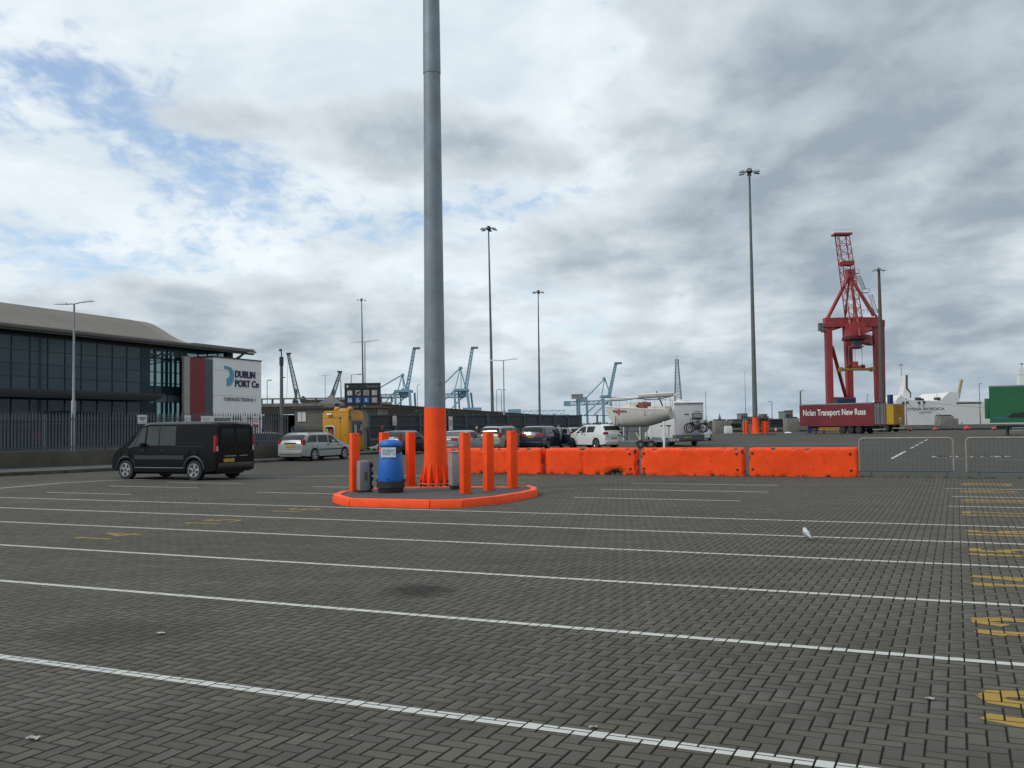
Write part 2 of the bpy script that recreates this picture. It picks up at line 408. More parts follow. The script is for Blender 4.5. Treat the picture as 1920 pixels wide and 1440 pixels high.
# paved yard: cells of one metre in lane directions; near cells carry real pavers, the rest one textured sheet
def in_zone(u, v):
    x, y = u * UX + v * VX, u * UY + v * VY
    return (np.abs(x) < .56 * y + 1.6) & (y > 3.2) & (y < 33.5) & (v < 30.6)
MOSS = []; NEARV = []; NEARF = []; FARV = []; FARF = []
def quad(vl, fl, u0, u1, v0, v1, z):
    o = len(vl); vl += [W(u0, v0, z), W(u1, v0, z), W(u1, v1, z), W(u0, v1, z)]; fl.append((o, o + 1, o + 2, o + 3))
zone = set()
for iu in range(-42, 26):
    for iv in range(-6, 40):
        if bool(in_zone(np.array(iu + .5), np.array(iv + .5))):
            zone.add((iu, iv)); quad(NEARV, NEARF, iu, iu + 1, iv, iv + 1, -.013)
        else:
            quad(FARV, FARF, iu, iu + 1, iv, iv + 1, -.004)
for (u0, u1, v0, v1) in ((-300, -42, -100, 400), (26, 300, -100, 400), (-42, 26, 40, 400), (-42, 26, -100, -6)):
    quad(FARV, FARF, u0, u1, v0, v1, -.004)
yard = link('paved_yard', MB().add(NEARV, NEARF).mesh('paved_yard', JOINT)); yard['kind'] = 'structure'
ysh = link('yard_surface', MB().add(FARV, FARF).mesh('yard_surface', PAVS)); ysh['kind'] = 'structure'

# herringbone block paving, 200 x 100 mm
B = .1; INS = .0038; CH, CD = .0048, .0045
I, J = np.meshgrid(np.arange(-420, 260), np.arange(-60, 400), indexing='ij'); K = (I - J) % 4
def blocks(mask, w_, h_):
    i, j = I[mask], J[mask]; return np.stack([i * B + INS, (i + w_) * B - INS, j * B + INS, (j + h_) * B - INS], 1)
rects = np.concatenate([blocks(K == 0, 2, 1), blocks(K == 3, 1, 2)])
cu, cv = (rects[:, 0] + rects[:, 1]) / 2, (rects[:, 2] + rects[:, 3]) / 2
zi = np.array([(int(math.floor(a)), int(math.floor(b))) in zone for a, b in zip(cu, cv)])
rects = rects[zi]; cu = cu[zi]; cv = cv[zi]
cx, cy = cu * UX + cv * VX, cu * UY + cv * VY
# the 300 that show largest: nearest ones inside the frame
inframe = (np.abs(cx) < .53 * cy) & (cy > 4.45)
order = np.argsort(np.where(inframe, cy, 1e6)); singles = order[:300]
rest = np.setdiff1d(np.arange(len(rects)), singles)
def block_mesh(name, lu, lv):
    m = MB(); vs = []
    for (i, z) in ((0, -.022), (0, -CD), (CH, 0)):
        x, y = lu / 2 - i, lv / 2 - i; vs += [(-x, -y, z), (x, -y, z), (x, y, z), (-x, y, z)]
    fs = [(8, 9, 10, 11)] + [(k * 4 + a, k * 4 + (a + 1) % 4, k * 4 + 4 + (a + 1) % 4, k * 4 + 4 + a) for k in (0, 1) for a in range(4)]
    me = m.add(vs, fs).mesh(name, PAV1); me.materials.append(PAVE)
    for p in me.polygons: p.material_index = 0 if p.normal.z > .95 else 1
    return me
mu, mv = block_mesh('paver', .2 - 2 * INS, .1 - 2 * INS), block_mesh('paver', .1 - 2 * INS, .2 - 2 * INS)
for k in singles:
    r = rects[k]; o = link('paver', mu if r[1] - r[0] > .15 else mv, yard, W(cu[k], cv[k], -rng.random() * .0016))
    o.rotation_euler = (rng.normal() * .006, rng.normal() * .006, LANE_RZ)
def pavers_rest(idx):
    r = rects[idx]; n = len(r); dz = -rng.random(n) * .0016
    tilt = rng.normal(size=(n, 2)) * .0035
    V = np.zeros((n, 12, 3))
    for lv, (i, z) in enumerate(((0, -.022), (0, -CD), (CH, 0))):
        for a, (su, sv) in enumerate(((0, 0), (1, 0), (1, 1), (0, 1))):
            u = np.where(su, r[:, 1] - i, r[:, 0] + i); v = np.where(sv, r[:, 3] - i, r[:, 2] + i)
            V[:, lv * 4 + a, 0] = u * UX + v * VX; V[:, lv * 4 + a, 1] = u * UY + v * VY
            V[:, lv * 4 + a, 2] = z + dz + (su - .5) * tilt[:, 0] * .1 + (sv - .5) * tilt[:, 1] * .1
    fs = [(8, 9, 10, 11)] + [(k * 4 + a, k * 4 + (a + 1) % 4, k * 4 + 4 + (a + 1) % 4, k * 4 + 4 + a) for k in (0, 1) for a in range(4)]
    F = (np.arange(n) * 12)[:, None, None] + np.array(fs)[None]
    me = bpy.data.meshes.new('pavers'); nf = n * 9
    me.vertices.add(n * 12); me.vertices.foreach_set('co', V.ravel())
    me.loops.add(nf * 4); me.loops.foreach_set('vertex_index', F.ravel().astype(np.int32))
    me.polygons.add(nf); me.polygons.foreach_set('loop_start', np.arange(0, nf * 4, 4, dtype=np.int32))
    a = me.attributes.new('tone', 'FLOAT', 'FACE'); a.data.foreach_set('value', np.repeat(rng.random(n), 9).astype(np.float32))
    me.materials.append(PAVN); me.materials.append(PAVE)
    me.polygons.foreach_set('material_index', np.tile(np.array([0] + [1] * 8, dtype=np.int32), n))
    me.update(calc_edges=True); return me
po = link('pavers', pavers_rest(rest), yard); po['kind'] = 'stuff'

# painted markings: laid on the pavers, broken at every joint
def paint_mat(name, rgb, wear):
    m = bpy.data.materials.new(name); m.use_nodes = True; nt = m.node_tree; b = nt.nodes['Principled BSDF']; L = nt.links
    b.inputs['Roughness'].default_value = .7
    g = nt.nodes.new('ShaderNodeNewGeometry'); n = nt.nodes.new('ShaderNodeTexNoise'); L.new(g.outputs['Position'], n.inputs['Vector'])
    n.inputs['Scale'].default_value = 9; n.inputs['Detail'].default_value = 9; n.inputs['Roughness'].default_value = .75
    r = nt.nodes.new('ShaderNodeMapRange'); L.new(n.outputs['Fac'], r.inputs['Value']); r.inputs['From Min'].default_value = wear; r.inputs['From Max'].default_value = wear + .22
    mx = nt.nodes.new('ShaderNodeMix'); mx.data_type = 'RGBA'; L.new(r.outputs[0], mx.inputs['Factor']); mx.inputs[6].default_value = (*rgb, 1); mx.inputs[7].default_value = (.10, .097, .085, 1)
    L.new(mx.outputs[2], b.inputs['Base Color']); return m
LINEW = paint_mat('line_paint', (.47, .475, .44), .55); NUMY = paint_mat('number_paint', (.30, .185, .022), .60); LINEF = paint_mat('faded_paint', (.34, .34, .32), .50)
NUMF = paint_mat('faded_number_paint', (.27, .18, .035), .56)
def clip(poly, a, b, axis_u, keep_greater):
    out = []
    for k in range(len(poly)):
        p, q = poly[k], poly[(k + 1) % len(poly)]; i = 0 if axis_u else 1
        ip = (p[i] >= a) == keep_greater or p[i] == a; iq = (q[i] >= a) == keep_greater or q[i] == a
        if ip: out.append(p)
        if ip != iq:
            t = (a - p[i]) / (q[i] - p[i]); out.append((p[0] + t * (q[0] - p[0]), p[1] + t * (q[1] - p[1])))
    return out
def paint_polys(polys):
    m = MB(); z = .0016
    for poly in polys:
        z += .00012
        us = [p[0] for p in poly]; vs = [p[1] for p in poly]; u0, u1, v0, v1 = min(us), max(us), min(vs), max(vs)
        idx = np.nonzero((rects[:, 1] > u0) & (rects[:, 0] < u1) & (rects[:, 3] > v0) & (rects[:, 2] < v1))[0]
        for k in idx:
            r = rects[k]; q = list(poly)
            for (a, ax, kg) in ((r[0] + .002, True, True), (r[1] - .002, True, False), (r[2] + .002, False, True), (r[3] - .002, False, False)):
                q = clip(q, a, None, ax, kg)
                if len(q) < 3: break
            if len(q) >= 3: m.add([W(a, b, z) for a, b in q], [tuple(range(len(q)))])
        # the stretches beyond the built pavers lie on the yard sheet
        n = max(1, int((u1 - u0) / .5)) if u1 - u0 > 2 else 1
        for s in range(n):
            a, b = u0 + (u1 - u0) * s / n, u0 + (u1 - u0) * (s + 1) / n
            if (int(math.floor((a + b) / 2)), int(math.floor((v0 + v1) / 2))) not in zone:
                q = clip(clip(list(poly), a, None, True, True), b, None, True, False)
                if len(q) >= 3: m.add([W(c, d, 0.0) for c, d in q], [tuple(range(len(q)))])
    return m
def marking(name, polys, material, label=None):
    m = paint_polys(polys)
    if m.v: return tag(link(name, m.mesh(name, material), yard), label)
def lane(v, u0, u1, wd=.10, material=LINEW): return marking('lane_line', [[(u0, v - wd / 2), (u1, v - wd / 2), (u1, v + wd / 2), (u0, v + wd / 2)]], material)
def vavg(*pts): return sum(UV(G(*p))[1] for p in pts) / len(pts)
LV = [vavg((330, 1268), (960, 1362), (1290, 1402)), vavg((600, 1130), (1000, 1173), (1500, 1217), (1920, 1250)), vavg((500, 1050), (1000, 1082), (1500, 1111), (1920, 1137)),
      vavg((500, 999), (1000, 1022), (1500, 1046), (1920, 1066)), vavg((500, 970), (1000, 988), (1500, 1005)), vavg((400, 945), (985, 960), (1500, 976), (1920, 990))]
for k, v in enumerate(LV): lane(v, -40, .42 if k == 1 else 8)
def seg(p, q, wd=.10, material=LINEW):
    a, b = UV(G(*p)), UV(G(*q)); v = (a[1] + b[1]) / 2; lane(v, min(a[0], b[0]), max(a[0], b[0]), wd, material)
seg((1078, 932), (1387, 940)); seg((1128, 917), (1440, 923)); seg((1183, 906), (1458, 910))
for p in ((1778, 949), (1785, 931), (1772, 916)): a = UV(G(*p)); lane(a[1], a[0], 8)
for p, q in (((75, 924), (258, 926)), ((197, 912), (380, 914)), ((293, 906), (475, 905)), ((470, 924), (690, 926)), ((580, 913), (730, 914))): seg(p, q, .09)
def oblique(name, pts, wd, material=LINEW):
    m = MB()
    for p, q in zip(pts, pts[1:]):
        a, b = Vector(p[:2]), Vector(q[:2]); n = (b - a).orthogonal().normalized() * wd / 2
        m.add([(*(a - n), .0022), (*(b - n), .0022), (*(b + n), .0022), (*(a + n), .0022)], [(0, 1, 2, 3)])
    link(name, m.mesh(name, material), yard)
oblique('edge_line', [G(-160, 927), G(0, 915.5), G(110, 906), G(200, 901)], .12); oblique('edge_line', [G(200, 901), G(300, 898), G(450, 894.5), G(640, 892.5), G(860, 892)], .12)
for k in range(6):
    a, b = G(1672, 860), G(1757, 814); f0 = 0 if k == 0 else .42 + .1 * (k - 1); ln = .30 if k == 0 else .06
    a0, a1 = at(1672 + (1757 - 1672) * f0, 0, 1), None
    p = G(1672 + 85 * f0, 860 - 46 * f0); q = G(1672 + 85 * (f0 + ln), 860 - 46 * (f0 + ln)); oblique('dash_line', [p, q], .14)
for p, q in (((1672, 861.5), (1720, 861.5)), ((1768, 861.3), (1820, 861.3)), ((1868, 861.8), (1990, 862.4)), ((800, 850), (835, 849)), ((700, 848), (716, 845))): oblique('lane_line', [G(*p), G(*q)], .10, LINEF)
oblique('crossing_line', [G(1290, 836), G(1650, 830)], .3, LINEF)
# white letters far off beyond the crowd barriers, foreshortened to dabs
for px0, px1 in ((1753, 1766), (1769, 1778), (1798, 1807), (1826, 1834), (1847, 1853), (1869, 1888)):
    oblique('road_lettering', [G(px0, 857.2), G((px0 + px1) / 2, 855.0), G(px1, 856.6)], .38, LINEF)
# lane numbers: read looking away from the viewer, tops to the left
DIG = {'1': [[(.5, 0), (.5, 1)], [(.5, 1), (.3, .86)]], '2': [[(.05, .78), (.2, .96), (.5, 1), (.8, .96), (.95, .78), (.9, .6), (.05, .02)], [(.05, .04), (.97, .04)]],
       '3': [[(.05, .85), (.3, 1), (.7, 1), (.95, .8), (.85, .6), (.45, .53)], [(.45, .53), (.9, .44), (.97, .22), (.7, 0), (.3, 0), (.04, .16)]],
       '4': [[(.72, 0), (.72, 1)], [(.72, 1), (.03, .3)], [(.03, .3), (1, .3)]], '5': [[(.9, .97), (.15, .97)], [(.15, .97), (.1, .55)], [(.1, .55), (.6, .62), (.95, .42), (.9, .15), (.55, 0), (.05, .08)]],
       '6': [[(.85, .95), (.45, 1), (.1, .7), (.06, .3), (.3, 0), (.7, 0), (.95, .25), (.75, .52), (.3, .5), (.08, .3)]], '7': [[(.03, .96), (.97, .96)], [(.95, .96), (.35, 0)]],
       '8': [[(.5, .53), (.12, .7), (.2, .95), (.5, 1), (.8, .95), (.88, .7), (.5, .53), (.06, .3), (.2, .03), (.5, 0), (.8, .03), (.94, .3), (.5, .53)]],
       '9': [[(.15, .05), (.55, 0), (.9, .3), (.94, .7), (.7, 1), (.3, 1), (.05, .75), (.25, .48), (.7, .5), (.92, .7)]],
       '0': [[(.5, 1), (.15, .85), (.04, .5), (.15, .15), (.5, 0), (.85, .15), (.96, .5), (.85, .85), (.5, 1)]]}
def lane_number(txt, u_top, v_base, h, wd, st=.085, gap=.16, material=NUMY):
    polys = []
    for k, ch in enumerate(txt):
        v0 = v_base + k * (wd + gap)
        for line in DIG[ch]:
            pts = [(u_top + (1 - y) * h, v0 + x * wd) for x, y in line]
            for a, b in zip(pts, pts[1:]):
                dx, dy = b[0] - a[0], b[1] - a[1]; ln = math.hypot(dx, dy) or 1; nx, ny = -dy / ln * st / 2, dx / ln * st / 2; ex, ey = dx / ln * st * .3, dy / ln * st * .3
                polys.append([(a[0] - ex - nx, a[1] - ey - ny), (b[0] + ex - nx, b[1] + ey - ny), (b[0] + ex + nx, b[1] + ey + ny), (a[0] - ex + nx, a[1] - ey + ny)])
    marking('lane_number', polys, material)
mids = [(LV[k] + LV[k + 1]) / 2 for k in range(5)]
for k, v in enumerate(mids): lane_number(str(12 + k), .14, v - .28, .95, .30, .15)
for px, py, t in ((1808, 965, '17'), (1808, 941, '18'), (1806, 923, '19'), (1806, 909, '20')):
    a = UV(G(px, py)); lane_number(t, a[0], a[1] - .2, 1.1, .34, .14, material=NUMY)
for px, py, t in ((130, 1009, '14'), (338, 981, '15'), (503, 959, '16')):
    a = UV(G(px, py)); lane_number(t, a[0] + .05, a[1] - .05, .72, .34, .10, .2, material=NUMF)
for px, py, t in ((965, 897, '19'), (900, 907, '18')):
    a = UV(G(px, py)); lane_number(t, a[0], a[1], 1.1, .34, .09, material=NUMF)

# ------------------------------------------------------------------ footway, kerb and road edge on the left
K0, K1, K2 = G(-260, 906), G(0, 893), G(230, 882); K3 = Vector((-12.1, 49.0, 0)); K4 = Vector((-10.4, 57.0, 0)); K45 = Vector((-7.6, 63.0, 0)); K5 = Vector((2.5, 75, 0)); K6 = Vector((13, 93, 0))
kerb_line = [Vector((p[0], p[1], 0)) for p in (K0, K1, K2, K3, K4, K45, K5, K6)]
def offset_line(pts, d):
    out = []
    for i, p in enumerate(pts):
        a = pts[max(0, i - 1)]; b = pts[min(len(pts) - 1, i + 1)]; t = (b - a).normalized(); out.append(p + Vector((-t.y, t.x, 0)) * d)
    return out
fw_in = offset_line(kerb_line, 4.5); fw_k = offset_line(kerb_line, .16)
m = MB(); n = len(kerb_line)
m.grid([[(p.x, p.y, .125) for p in fw_k], [(p.x, p.y, .13) for p in fw_in]])
fo = link('footway', m.mesh('footway', ASPH)); fo['kind'] = 'structure'
for a, b, c, d in zip(kerb_line, kerb_line[1:], fw_k, fw_k[1:]):
    ln = (b - a).length; nseg = max(1, int(ln / 1.8))
    for s in range(nseg):
        f0, f1 = s / nseg + .004, (s + 1) / nseg - .004
        q = [a.lerp(b, f0), a.lerp(b, f1), c.lerp(d, f1), c.lerp(d, f0)]
        mb = MB().add([(p.x, p.y, -.02) for p in q] + [(p.x, p.y, .135) for p in q], [(4, 5, 6, 7), (0, 1, 5, 4), (1, 2, 6, 5), (2, 3, 7, 6), (3, 0, 4, 7)])
        part('kerb_stone', mb, CONCD, fo)

# ------------------------------------------------------------------ island with the tall mast
ISZ = .15
out_px = [(625, 941), (640, 946.5), (655, 949.5), (806, 953), (867, 952), (937, 944.5), (985, 936), (1007, 930.5), (1006, 925.5), (990, 921.5)]
outer = [G(*p) for p in out_px] + [G(976, 914, ISZ), G(860, 913, ISZ), G(760, 914.5, ISZ), G(705, 917, ISZ), G(640, 922, ISZ), G(627, 927, ISZ)]
outer = [Vector((p.x, p.y, 0)) for p in outer]
ctr = sum(outer, Vector()) / len(outer)
island = thing('traffic_island', 'low kerbed island with bright orange painted kerb around the tall lamp mast', 'traffic island', ctr)
loc = [p - ctr for p in outer]
inn = []
for i, p in enumerate(loc):
    a, b = loc[i - 1], loc[(i + 1) % len(loc)]; t = (b - a).normalized(); inn.append(p + Vector((-t.y, t.x, 0)) * .16)
area = sum(a.x * b.y - a.y * b.x for a, b in zip(loc, loc[1:] + loc[:1]))
if area < 0:
    inn = [p * 2 - q for p, q in zip(loc, inn)]
for i in range(len(loc)):
    j = (i + 1) % len(loc)
    def at_(f, z, A, Bq): q = A.lerp(Bq, f); return (q.x, q.y, z)
    e0, e1 = .006, .994
    o0, o1, i0, i1 = loc[i].lerp(loc[j], e0), loc[i].lerp(loc[j], e1), inn[i].lerp(inn[j], e0), inn[i].lerp(inn[j], e1)
    bo0, bo1 = o0 + (o0 - i0) * .18, o1 + (o1 - i1) * .18
    mb = MB().add([(bo0.x, bo0.y, -.01), (bo1.x, bo1.y, -.01), (i1.x, i1.y, -.01), (i0.x, i0.y, -.01), (o0.x, o0.y, ISZ + .02), (o1.x, o1.y, ISZ + .02), (i1.x, i1.y, ISZ + .02), (i0.x, i0.y, ISZ + .02)],
                  [(3, 2, 1, 0), (4, 5, 6, 7), (0, 1, 5, 4), (1, 2, 6, 5), (2, 3, 7, 6), (3, 0, 4, 7)])
    part('kerb_stone', mb, ORANGE2, island, bevel=.018)
part('paving', MB().prism([(p.x, p.y) for p in inn], 0, ISZ), ASPH, island)

def high_mast_head(parent, z, n=6, rad=1.0, s=1.0):
    m = MB(); m.lathe([(.10 * s, -.5 * s), (.34 * s, -.35 * s), (.42 * s, -.1 * s), (.38 * s, .12 * s), (.22 * s, .30 * s), (.02, .34 * s)], 14, (0, 0, z)); part('head_ring', m, DARKST, parent, smooth=True)
    for k in range(n):
        t = k * math.tau / n + .3; c, sn = math.cos(t), math.sin(t)
        a = MB().bar((c * .2 * s, sn * .2 * s, z - .12 * s), (c * rad * .72 * s, sn * rad * .72 * s, z - .22 * s), .05 * s, n=6)
        part('arm', a, DARKST, parent)
        f = MB(); rr = rad * s
        f.add([(c * (rr * .62) - sn * q * .26 * s, sn * (rr * .62) + c * q * .26 * s, z - .30 * s) for q in (-1, 1)] + [(c * (rr * 1.22) - sn * q * .30 * s, sn * (rr * 1.22) + c * q * .30 * s, z - .40 * s) for q in (1, -1)] +
              [(c * (rr * .70) - sn * q * .14 * s, sn * (rr * .70) + c * q * .14 * s, z - .04 * s) for q in (-1, 1)] + [(c * (rr * 1.08) - sn * q * .16 * s, sn * (rr * 1.08) + c * q * .16 * s, z - .14 * s) for q in (1, -1)],
              [(3, 2, 1, 0), (4, 5, 6, 7), (0, 1, 5, 4), (1, 2, 6, 5), (2, 3, 7, 6), (3, 0, 4, 7)])
        part('floodlight', f, mat('floodlight_shell', (.22, .24, .26), .4, .4), parent, bevel=.03 * s)

mast_p = G(817, 912, ISZ)
mast = thing('lamp_mast', 'huge grey lamp mast rising out of frame, lower shaft painted bright orange', 'lamp mast', mast_p, R(10), 'high lamp masts')
ZB = 2.03
def rad_at(z): return .288 - z * .0060
part('shaft', MB().lathe([(rad_at(ZB), ZB), (rad_at(11.05), 11.05)], 20), GALV, mast, smooth=True)
part('upper_shaft', MB().lathe([(rad_at(10.9) + .012, 10.9), (rad_at(11.0) + .012, 11.0), (rad_at(22), 22), (.11, 34)], 20), GALV, mast, smooth=True)
pbm = MB().lathe([(.305, .10), (.298, .6), (rad_at(ZB) + .008, ZB + .01)], 40); pbm.v = [(x, y, z + (rng.normal() * .008 if z > 2 else 0)) for x, y, z in pbm.v]
part('painted_base', pbm, ORANGE2, mast, smooth=True, ang=50)
part('base_plate', MB().lathe([(.44, .075), (.44, .11)], 20), ORANGE2, mast)
for k in range(12):
    t = k * math.tau / 12; c, s = math.cos(t), math.sin(t); m = MB(); q = .011
    m.add([(c * r_ - s * e * q, s * r_ + c * e * q, z_) for e in (-1, 1) for r_, z_ in ((.29, .11), (.42, .11), (.42, .15), (.295, .62))], [(0, 1, 2, 3), (7, 6, 5, 4), (0, 4, 5, 1), (1, 5, 6, 2), (2, 6, 7, 3), (3, 7, 4, 0)])
    part('gusset', m, ORANGE2, mast)
    t += math.tau / 24
    part('anchor_bolt', MB().lathe([(.028, 0), (.028, .06), (.04, .06), (.04, .075)], 6, (math.cos(t) * .40, math.sin(t) * .40, 0)).lathe([(.035, .111), (.035, .15), (.018, .15), (.018, .18)], 6, (math.cos(t) * .40, math.sin(t) * .40, 0)), BLACKP, mast)
high_mast_head(mast, 34.2)
an = math.atan2(-mast_p.y, -mast_p.x) + R(28); al = an - R(10); rr_ = rad_at(2.7) + .004
nm_ = lettering('2', .14, mast, (math.cos(al) * rr_, math.sin(al) * rr_, 2.62), DARKST, align='CENTER', depth=.001); nm_.rotation_euler = (math.pi / 2, 0, al + math.pi / 2)

def bollard(px0, px1, ytop, ybase, label, rz=R(30)):
    p = G((px0 + px1) / 2, ybase - 2, ISZ); w_ = .20
    t = at((px0 + px1) / 2, ytop, p.y); h = t.z - ISZ; dx = t.x - p.x
    o = thing('bollard', label, 'bollard', p, rz, 'orange bollards on the island')
    post = part('post', MB().box((0, 0, h / 2), (w_, w_, h)), ORANGE2, o, bevel=.012)
    part('cap_hole', MB().lathe([(.018, 0), (.018, .02)], 8, (0, -w_ / 2 + .005, h - .06)), BLACKP, o)
    part('base_bolt', MB().box((w_ * .62, 0, .012), (.05, .16, .024)), BLACKP, o)
    o.rotation_euler[1] = 0
    return o
BRZ = R(31)
bollard(655, 675, 812, 924, 'leftmost orange bollard, standing behind the grey plastic box', BRZ)
bollard(711, 730, 811, 915, 'orange bollard mostly hidden behind the blue litter bin', BRZ)
bollard(761, 779, 810.5, 913, 'orange bollard between the blue bin and the tall mast', BRZ)
bollard(861, 884, 811, 927.5, 'orange bollard nearest the viewer, right beside the grey metal cabinet', BRZ)
bollard(906, 927, 811, 922, 'middle orange bollard of the three to the right of the mast', BRZ)
bollard(952, 970, 808, 917, 'rightmost orange bollard at the pointed end of the island', BRZ)

p = G(733, 923, ISZ); hb = at(733, 823.5, p.y).z - ISZ; s = hb / 1.3
bin_ = thing('litter_bin', 'round bright blue plastic litter bin with black base and white label', 'litter bin', p, R(-8))
part('base', MB().lathe([(.30 * s, 0), (.31 * s, .02 * s), (.31 * s, .11 * s), (.345 * s, .12 * s), (.345 * s, .27 * s), (.33 * s, .28 * s)], 32), BLACKP, bin_, smooth=True)
part('body', MB().lathe([(.32 * s, .28 * s), (.325 * s, .30 * s), (.275 * s, .96 * s), (.25 * s, 1.0 * s), (.22 * s, 1.12 * s)], 32), BLUEBIN, bin_, smooth=True)
part('lid', MB().lathe([(.22 * s, 1.10 * s), (.27 * s, 1.11 * s), (.285 * s, 1.15 * s), (.27 * s, 1.22 * s), (.22 * s, 1.265 * s), (.12 * s, 1.295 * s), (.01, 1.30 * s)], 32), BLUEBIN, bin_, smooth=True, ang=60)
part('opening', MB().box((.2 * s, -.14 * s, 1.045 * s), (.16 * s, .16 * s, .13 * s), R(-30)), BLACKP, bin_)
lb = part('label_plate', MB().box((.02, -.285 * s, .985 * s), (.37 * s, .012, .24 * s)), SIGNW, bin_)
lettering('DUBLIN', .085 * s, lb, (.03, -.285 * s - .009, 1.0 * s), LOGO, align='CENTER', depth=.001, bold=.002)
lettering('PORT Co', .085 * s, lb, (.05, -.285 * s - .009, .92 * s), LOGO, align='CENTER', depth=.001, bold=.002)
part('lock', MB().bar((0.02, -.325 * s, .335 * s), (.02, -.345 * s, .335 * s), .018 * s, n=8), BLACKP, bin_)
for sx in (-1, 1): part('handle', MB().box((sx * .345 * s, 0, .3 * s), (.05, .10, .06)), BLACKP, bin_, bevel=.01)

p = G(681, 922.5, ISZ); hb = at(681, 864, p.y).z - ISZ
gb = thing('grit_box', 'small grey plastic equipment box leaning beside the leftmost bollard', 'equipment box', p, R(28))
part('shell', MB().box((0, 0, hb / 2 + .02), (.27, .28, hb - .04), top=(.94, .96)), GREYBOX, gb, bevel=.03)
part('recess', MB().box((.02, -.142, hb * .52), (.075, .02, hb * .26)), mat('dull_brown', (.10, .09, .07), .7), gb, bevel=.006)
part('emblem', MB().box((.02, -.1375, hb * .82), (.06, .008, hb * .1)), CABIN, gb)
part('door', MB().box((.155, 0, hb / 2), (.06, .25, hb * .93)), BLACKP, gb, bevel=.02)
for f in (.16, .42, .6, .86): part('latch', MB().box((.165, -.13, hb * f), (.085, .05, hb * .13)), BLACKP, gb, bevel=.01)
part('foot', MB().box((.02, 0, .012), (.34, .26, .024)), BLACKP, gb)

p = G(851, 918, ISZ); hb = at(851, 848, p.y).z - ISZ
cb = thing('electrical_cabinet', 'grey metal electrical cabinet tucked against the orange mast base', 'cabinet', p + Vector((.05, .10, 0)), R(22))
part('body', MB().box((0, 0, hb / 2 + .05), (.30, .30, hb - .1)), CABIN, cb, bevel=.008)
part('door', MB().box((.01, -.158, hb / 2 + .05), (.24, .016, hb - .2)), CABIN, cb, bevel=.004)
part('lock', MB().box((.10, -.17, hb * .55), (.02, .012, .05)), BLACKP, cb)
part('plinth', MB().box((0, 0, .05), (.26, .26, .1)), BLACKP, cb)
part('lid', MB().box((0, 0, hb + .005), (.33, .33, .02)), CABIN, cb)

# ------------------------------------------------------------------ orange concrete barriers
from mathutils import noise as mnoise
def rough_block(Lb, Wb, Hb, seed, crack=None, gouge=None):
    bm = bmesh.new()
    nx, ny, nz = int(Lb / .07), 7, 13
    def sm(x, y, z):      # superellipse rounding of the box edges
        return x, y, z
    vid = {}; hurt = {}
    def vert(i, j, k):
        key = (i, j, k)
        if key in vid: return vid[key]
        x, y, z = (i / nx - .5) * Lb, (j / ny - .5) * Wb, k / nz * Hb
        # pull the edges in for a worn, rounded arris
        ex, ey, ez = Lb / 2 - abs(x), Wb / 2 - abs(y), min(Hb - z, z * 3 + .03)
        rr = .055
        def pull(a, b):
            return max(0, rr - a) * max(0, rr - b) / rr * .42
        x -= math.copysign(pull(ex, ey) + pull(ex, Hb - z), x); y -= math.copysign(pull(ey, ex) + pull(ey, Hb - z), y); z -= pull(Hb - z, ex) + pull(Hb - z, ey)
        q = Vector((x * 2.2 + seed * 7.3, y * 2.2, z * 2.2)); n1 = mnoise.noise(q); n2 = mnoise.noise(q * 4.1)
        dy = n1 * .012 + n2 * .006; y += math.copysign(dy, y) if abs(ey) < .001 else 0
        chip = max(0, mnoise.noise(q * 3.0 + Vector((9, 3, seed))) - .18)
        near = max(0, 1 - min(ex + .01, Hb - z + .02, z + .02) / .15)
        c = chip * near * .17
        if abs(ey) < .001: y -= math.copysign(c, y)
        if Hb - z < .08: z -= c * .35
        if z < .06 and abs(ey) < .001: z += max(0, n2) * .05
        if ex < .02: x -= math.copysign(c * .9 + n2 * .012, x)
        if crack is not None and abs(ey) < .001:
            g = abs(x - crack - .02 * math.sin(z * 9)); y -= math.copysign(.055 * max(0, 1 - g / .07), y)
        if gouge and ey < .001 and y < 0:
            g = math.hypot((x - gouge[0]) / gouge[2], (z - gouge[1]) / gouge[3]); y += .17 * max(0, 1 - g) * (1 + 1.5 * n2)
        if k == 0: z = 0
        v = bm.verts.new((x, y, z)); vid[key] = v; hurt[v] = c + (.06 * max(0, 1 - math.hypot((x - gouge[0]) / gouge[2], (z - gouge[1]) / gouge[3])) if gouge and y < 0 else 0); return v
    def face(*ks):
        try: bm.faces.new([vert(*k) for k in ks])
        except ValueError: pass
    for i in range(nx):
        for k in range(nz):
            face((i, 0, k), (i + 1, 0, k), (i + 1, 0, k + 1), (i, 0, k + 1)); face((i, ny, k), (i, ny, k + 1), (i + 1, ny, k + 1), (i + 1, ny, k))
        for j in range(ny): face((i, j, nz), (i + 1, j, nz), (i + 1, j + 1, nz), (i, j + 1, nz))
    for j in range(ny):
        for k in range(nz):
            face((0, j, k), (0, j, k + 1), (0, j + 1, k + 1), (0, j + 1, k)); face((nx, j, k), (nx, j + 1, k), (nx, j + 1, k + 1), (nx, j, k + 1))
    bmesh.ops.recalc_face_normals(bm, faces=bm.faces)
    for f in bm.faces: f.material_index = 1 if sum(hurt[v] for v in f.verts) / len(f.verts) > .021 else 0
    me = bpy.data.meshes.new('block'); bm.to_mesh(me); bm.free()
    me.polygons.foreach_set('use_smooth', [True] * len(me.polygons)); me.set_sharp_from_angle(angle=R(50)); me.materials.append(ORANGE); me.materials.append(CONCD); return me
bar_v = (UV(G(870, 887))[1] + UV(G(1610, 895))[1]) / 2
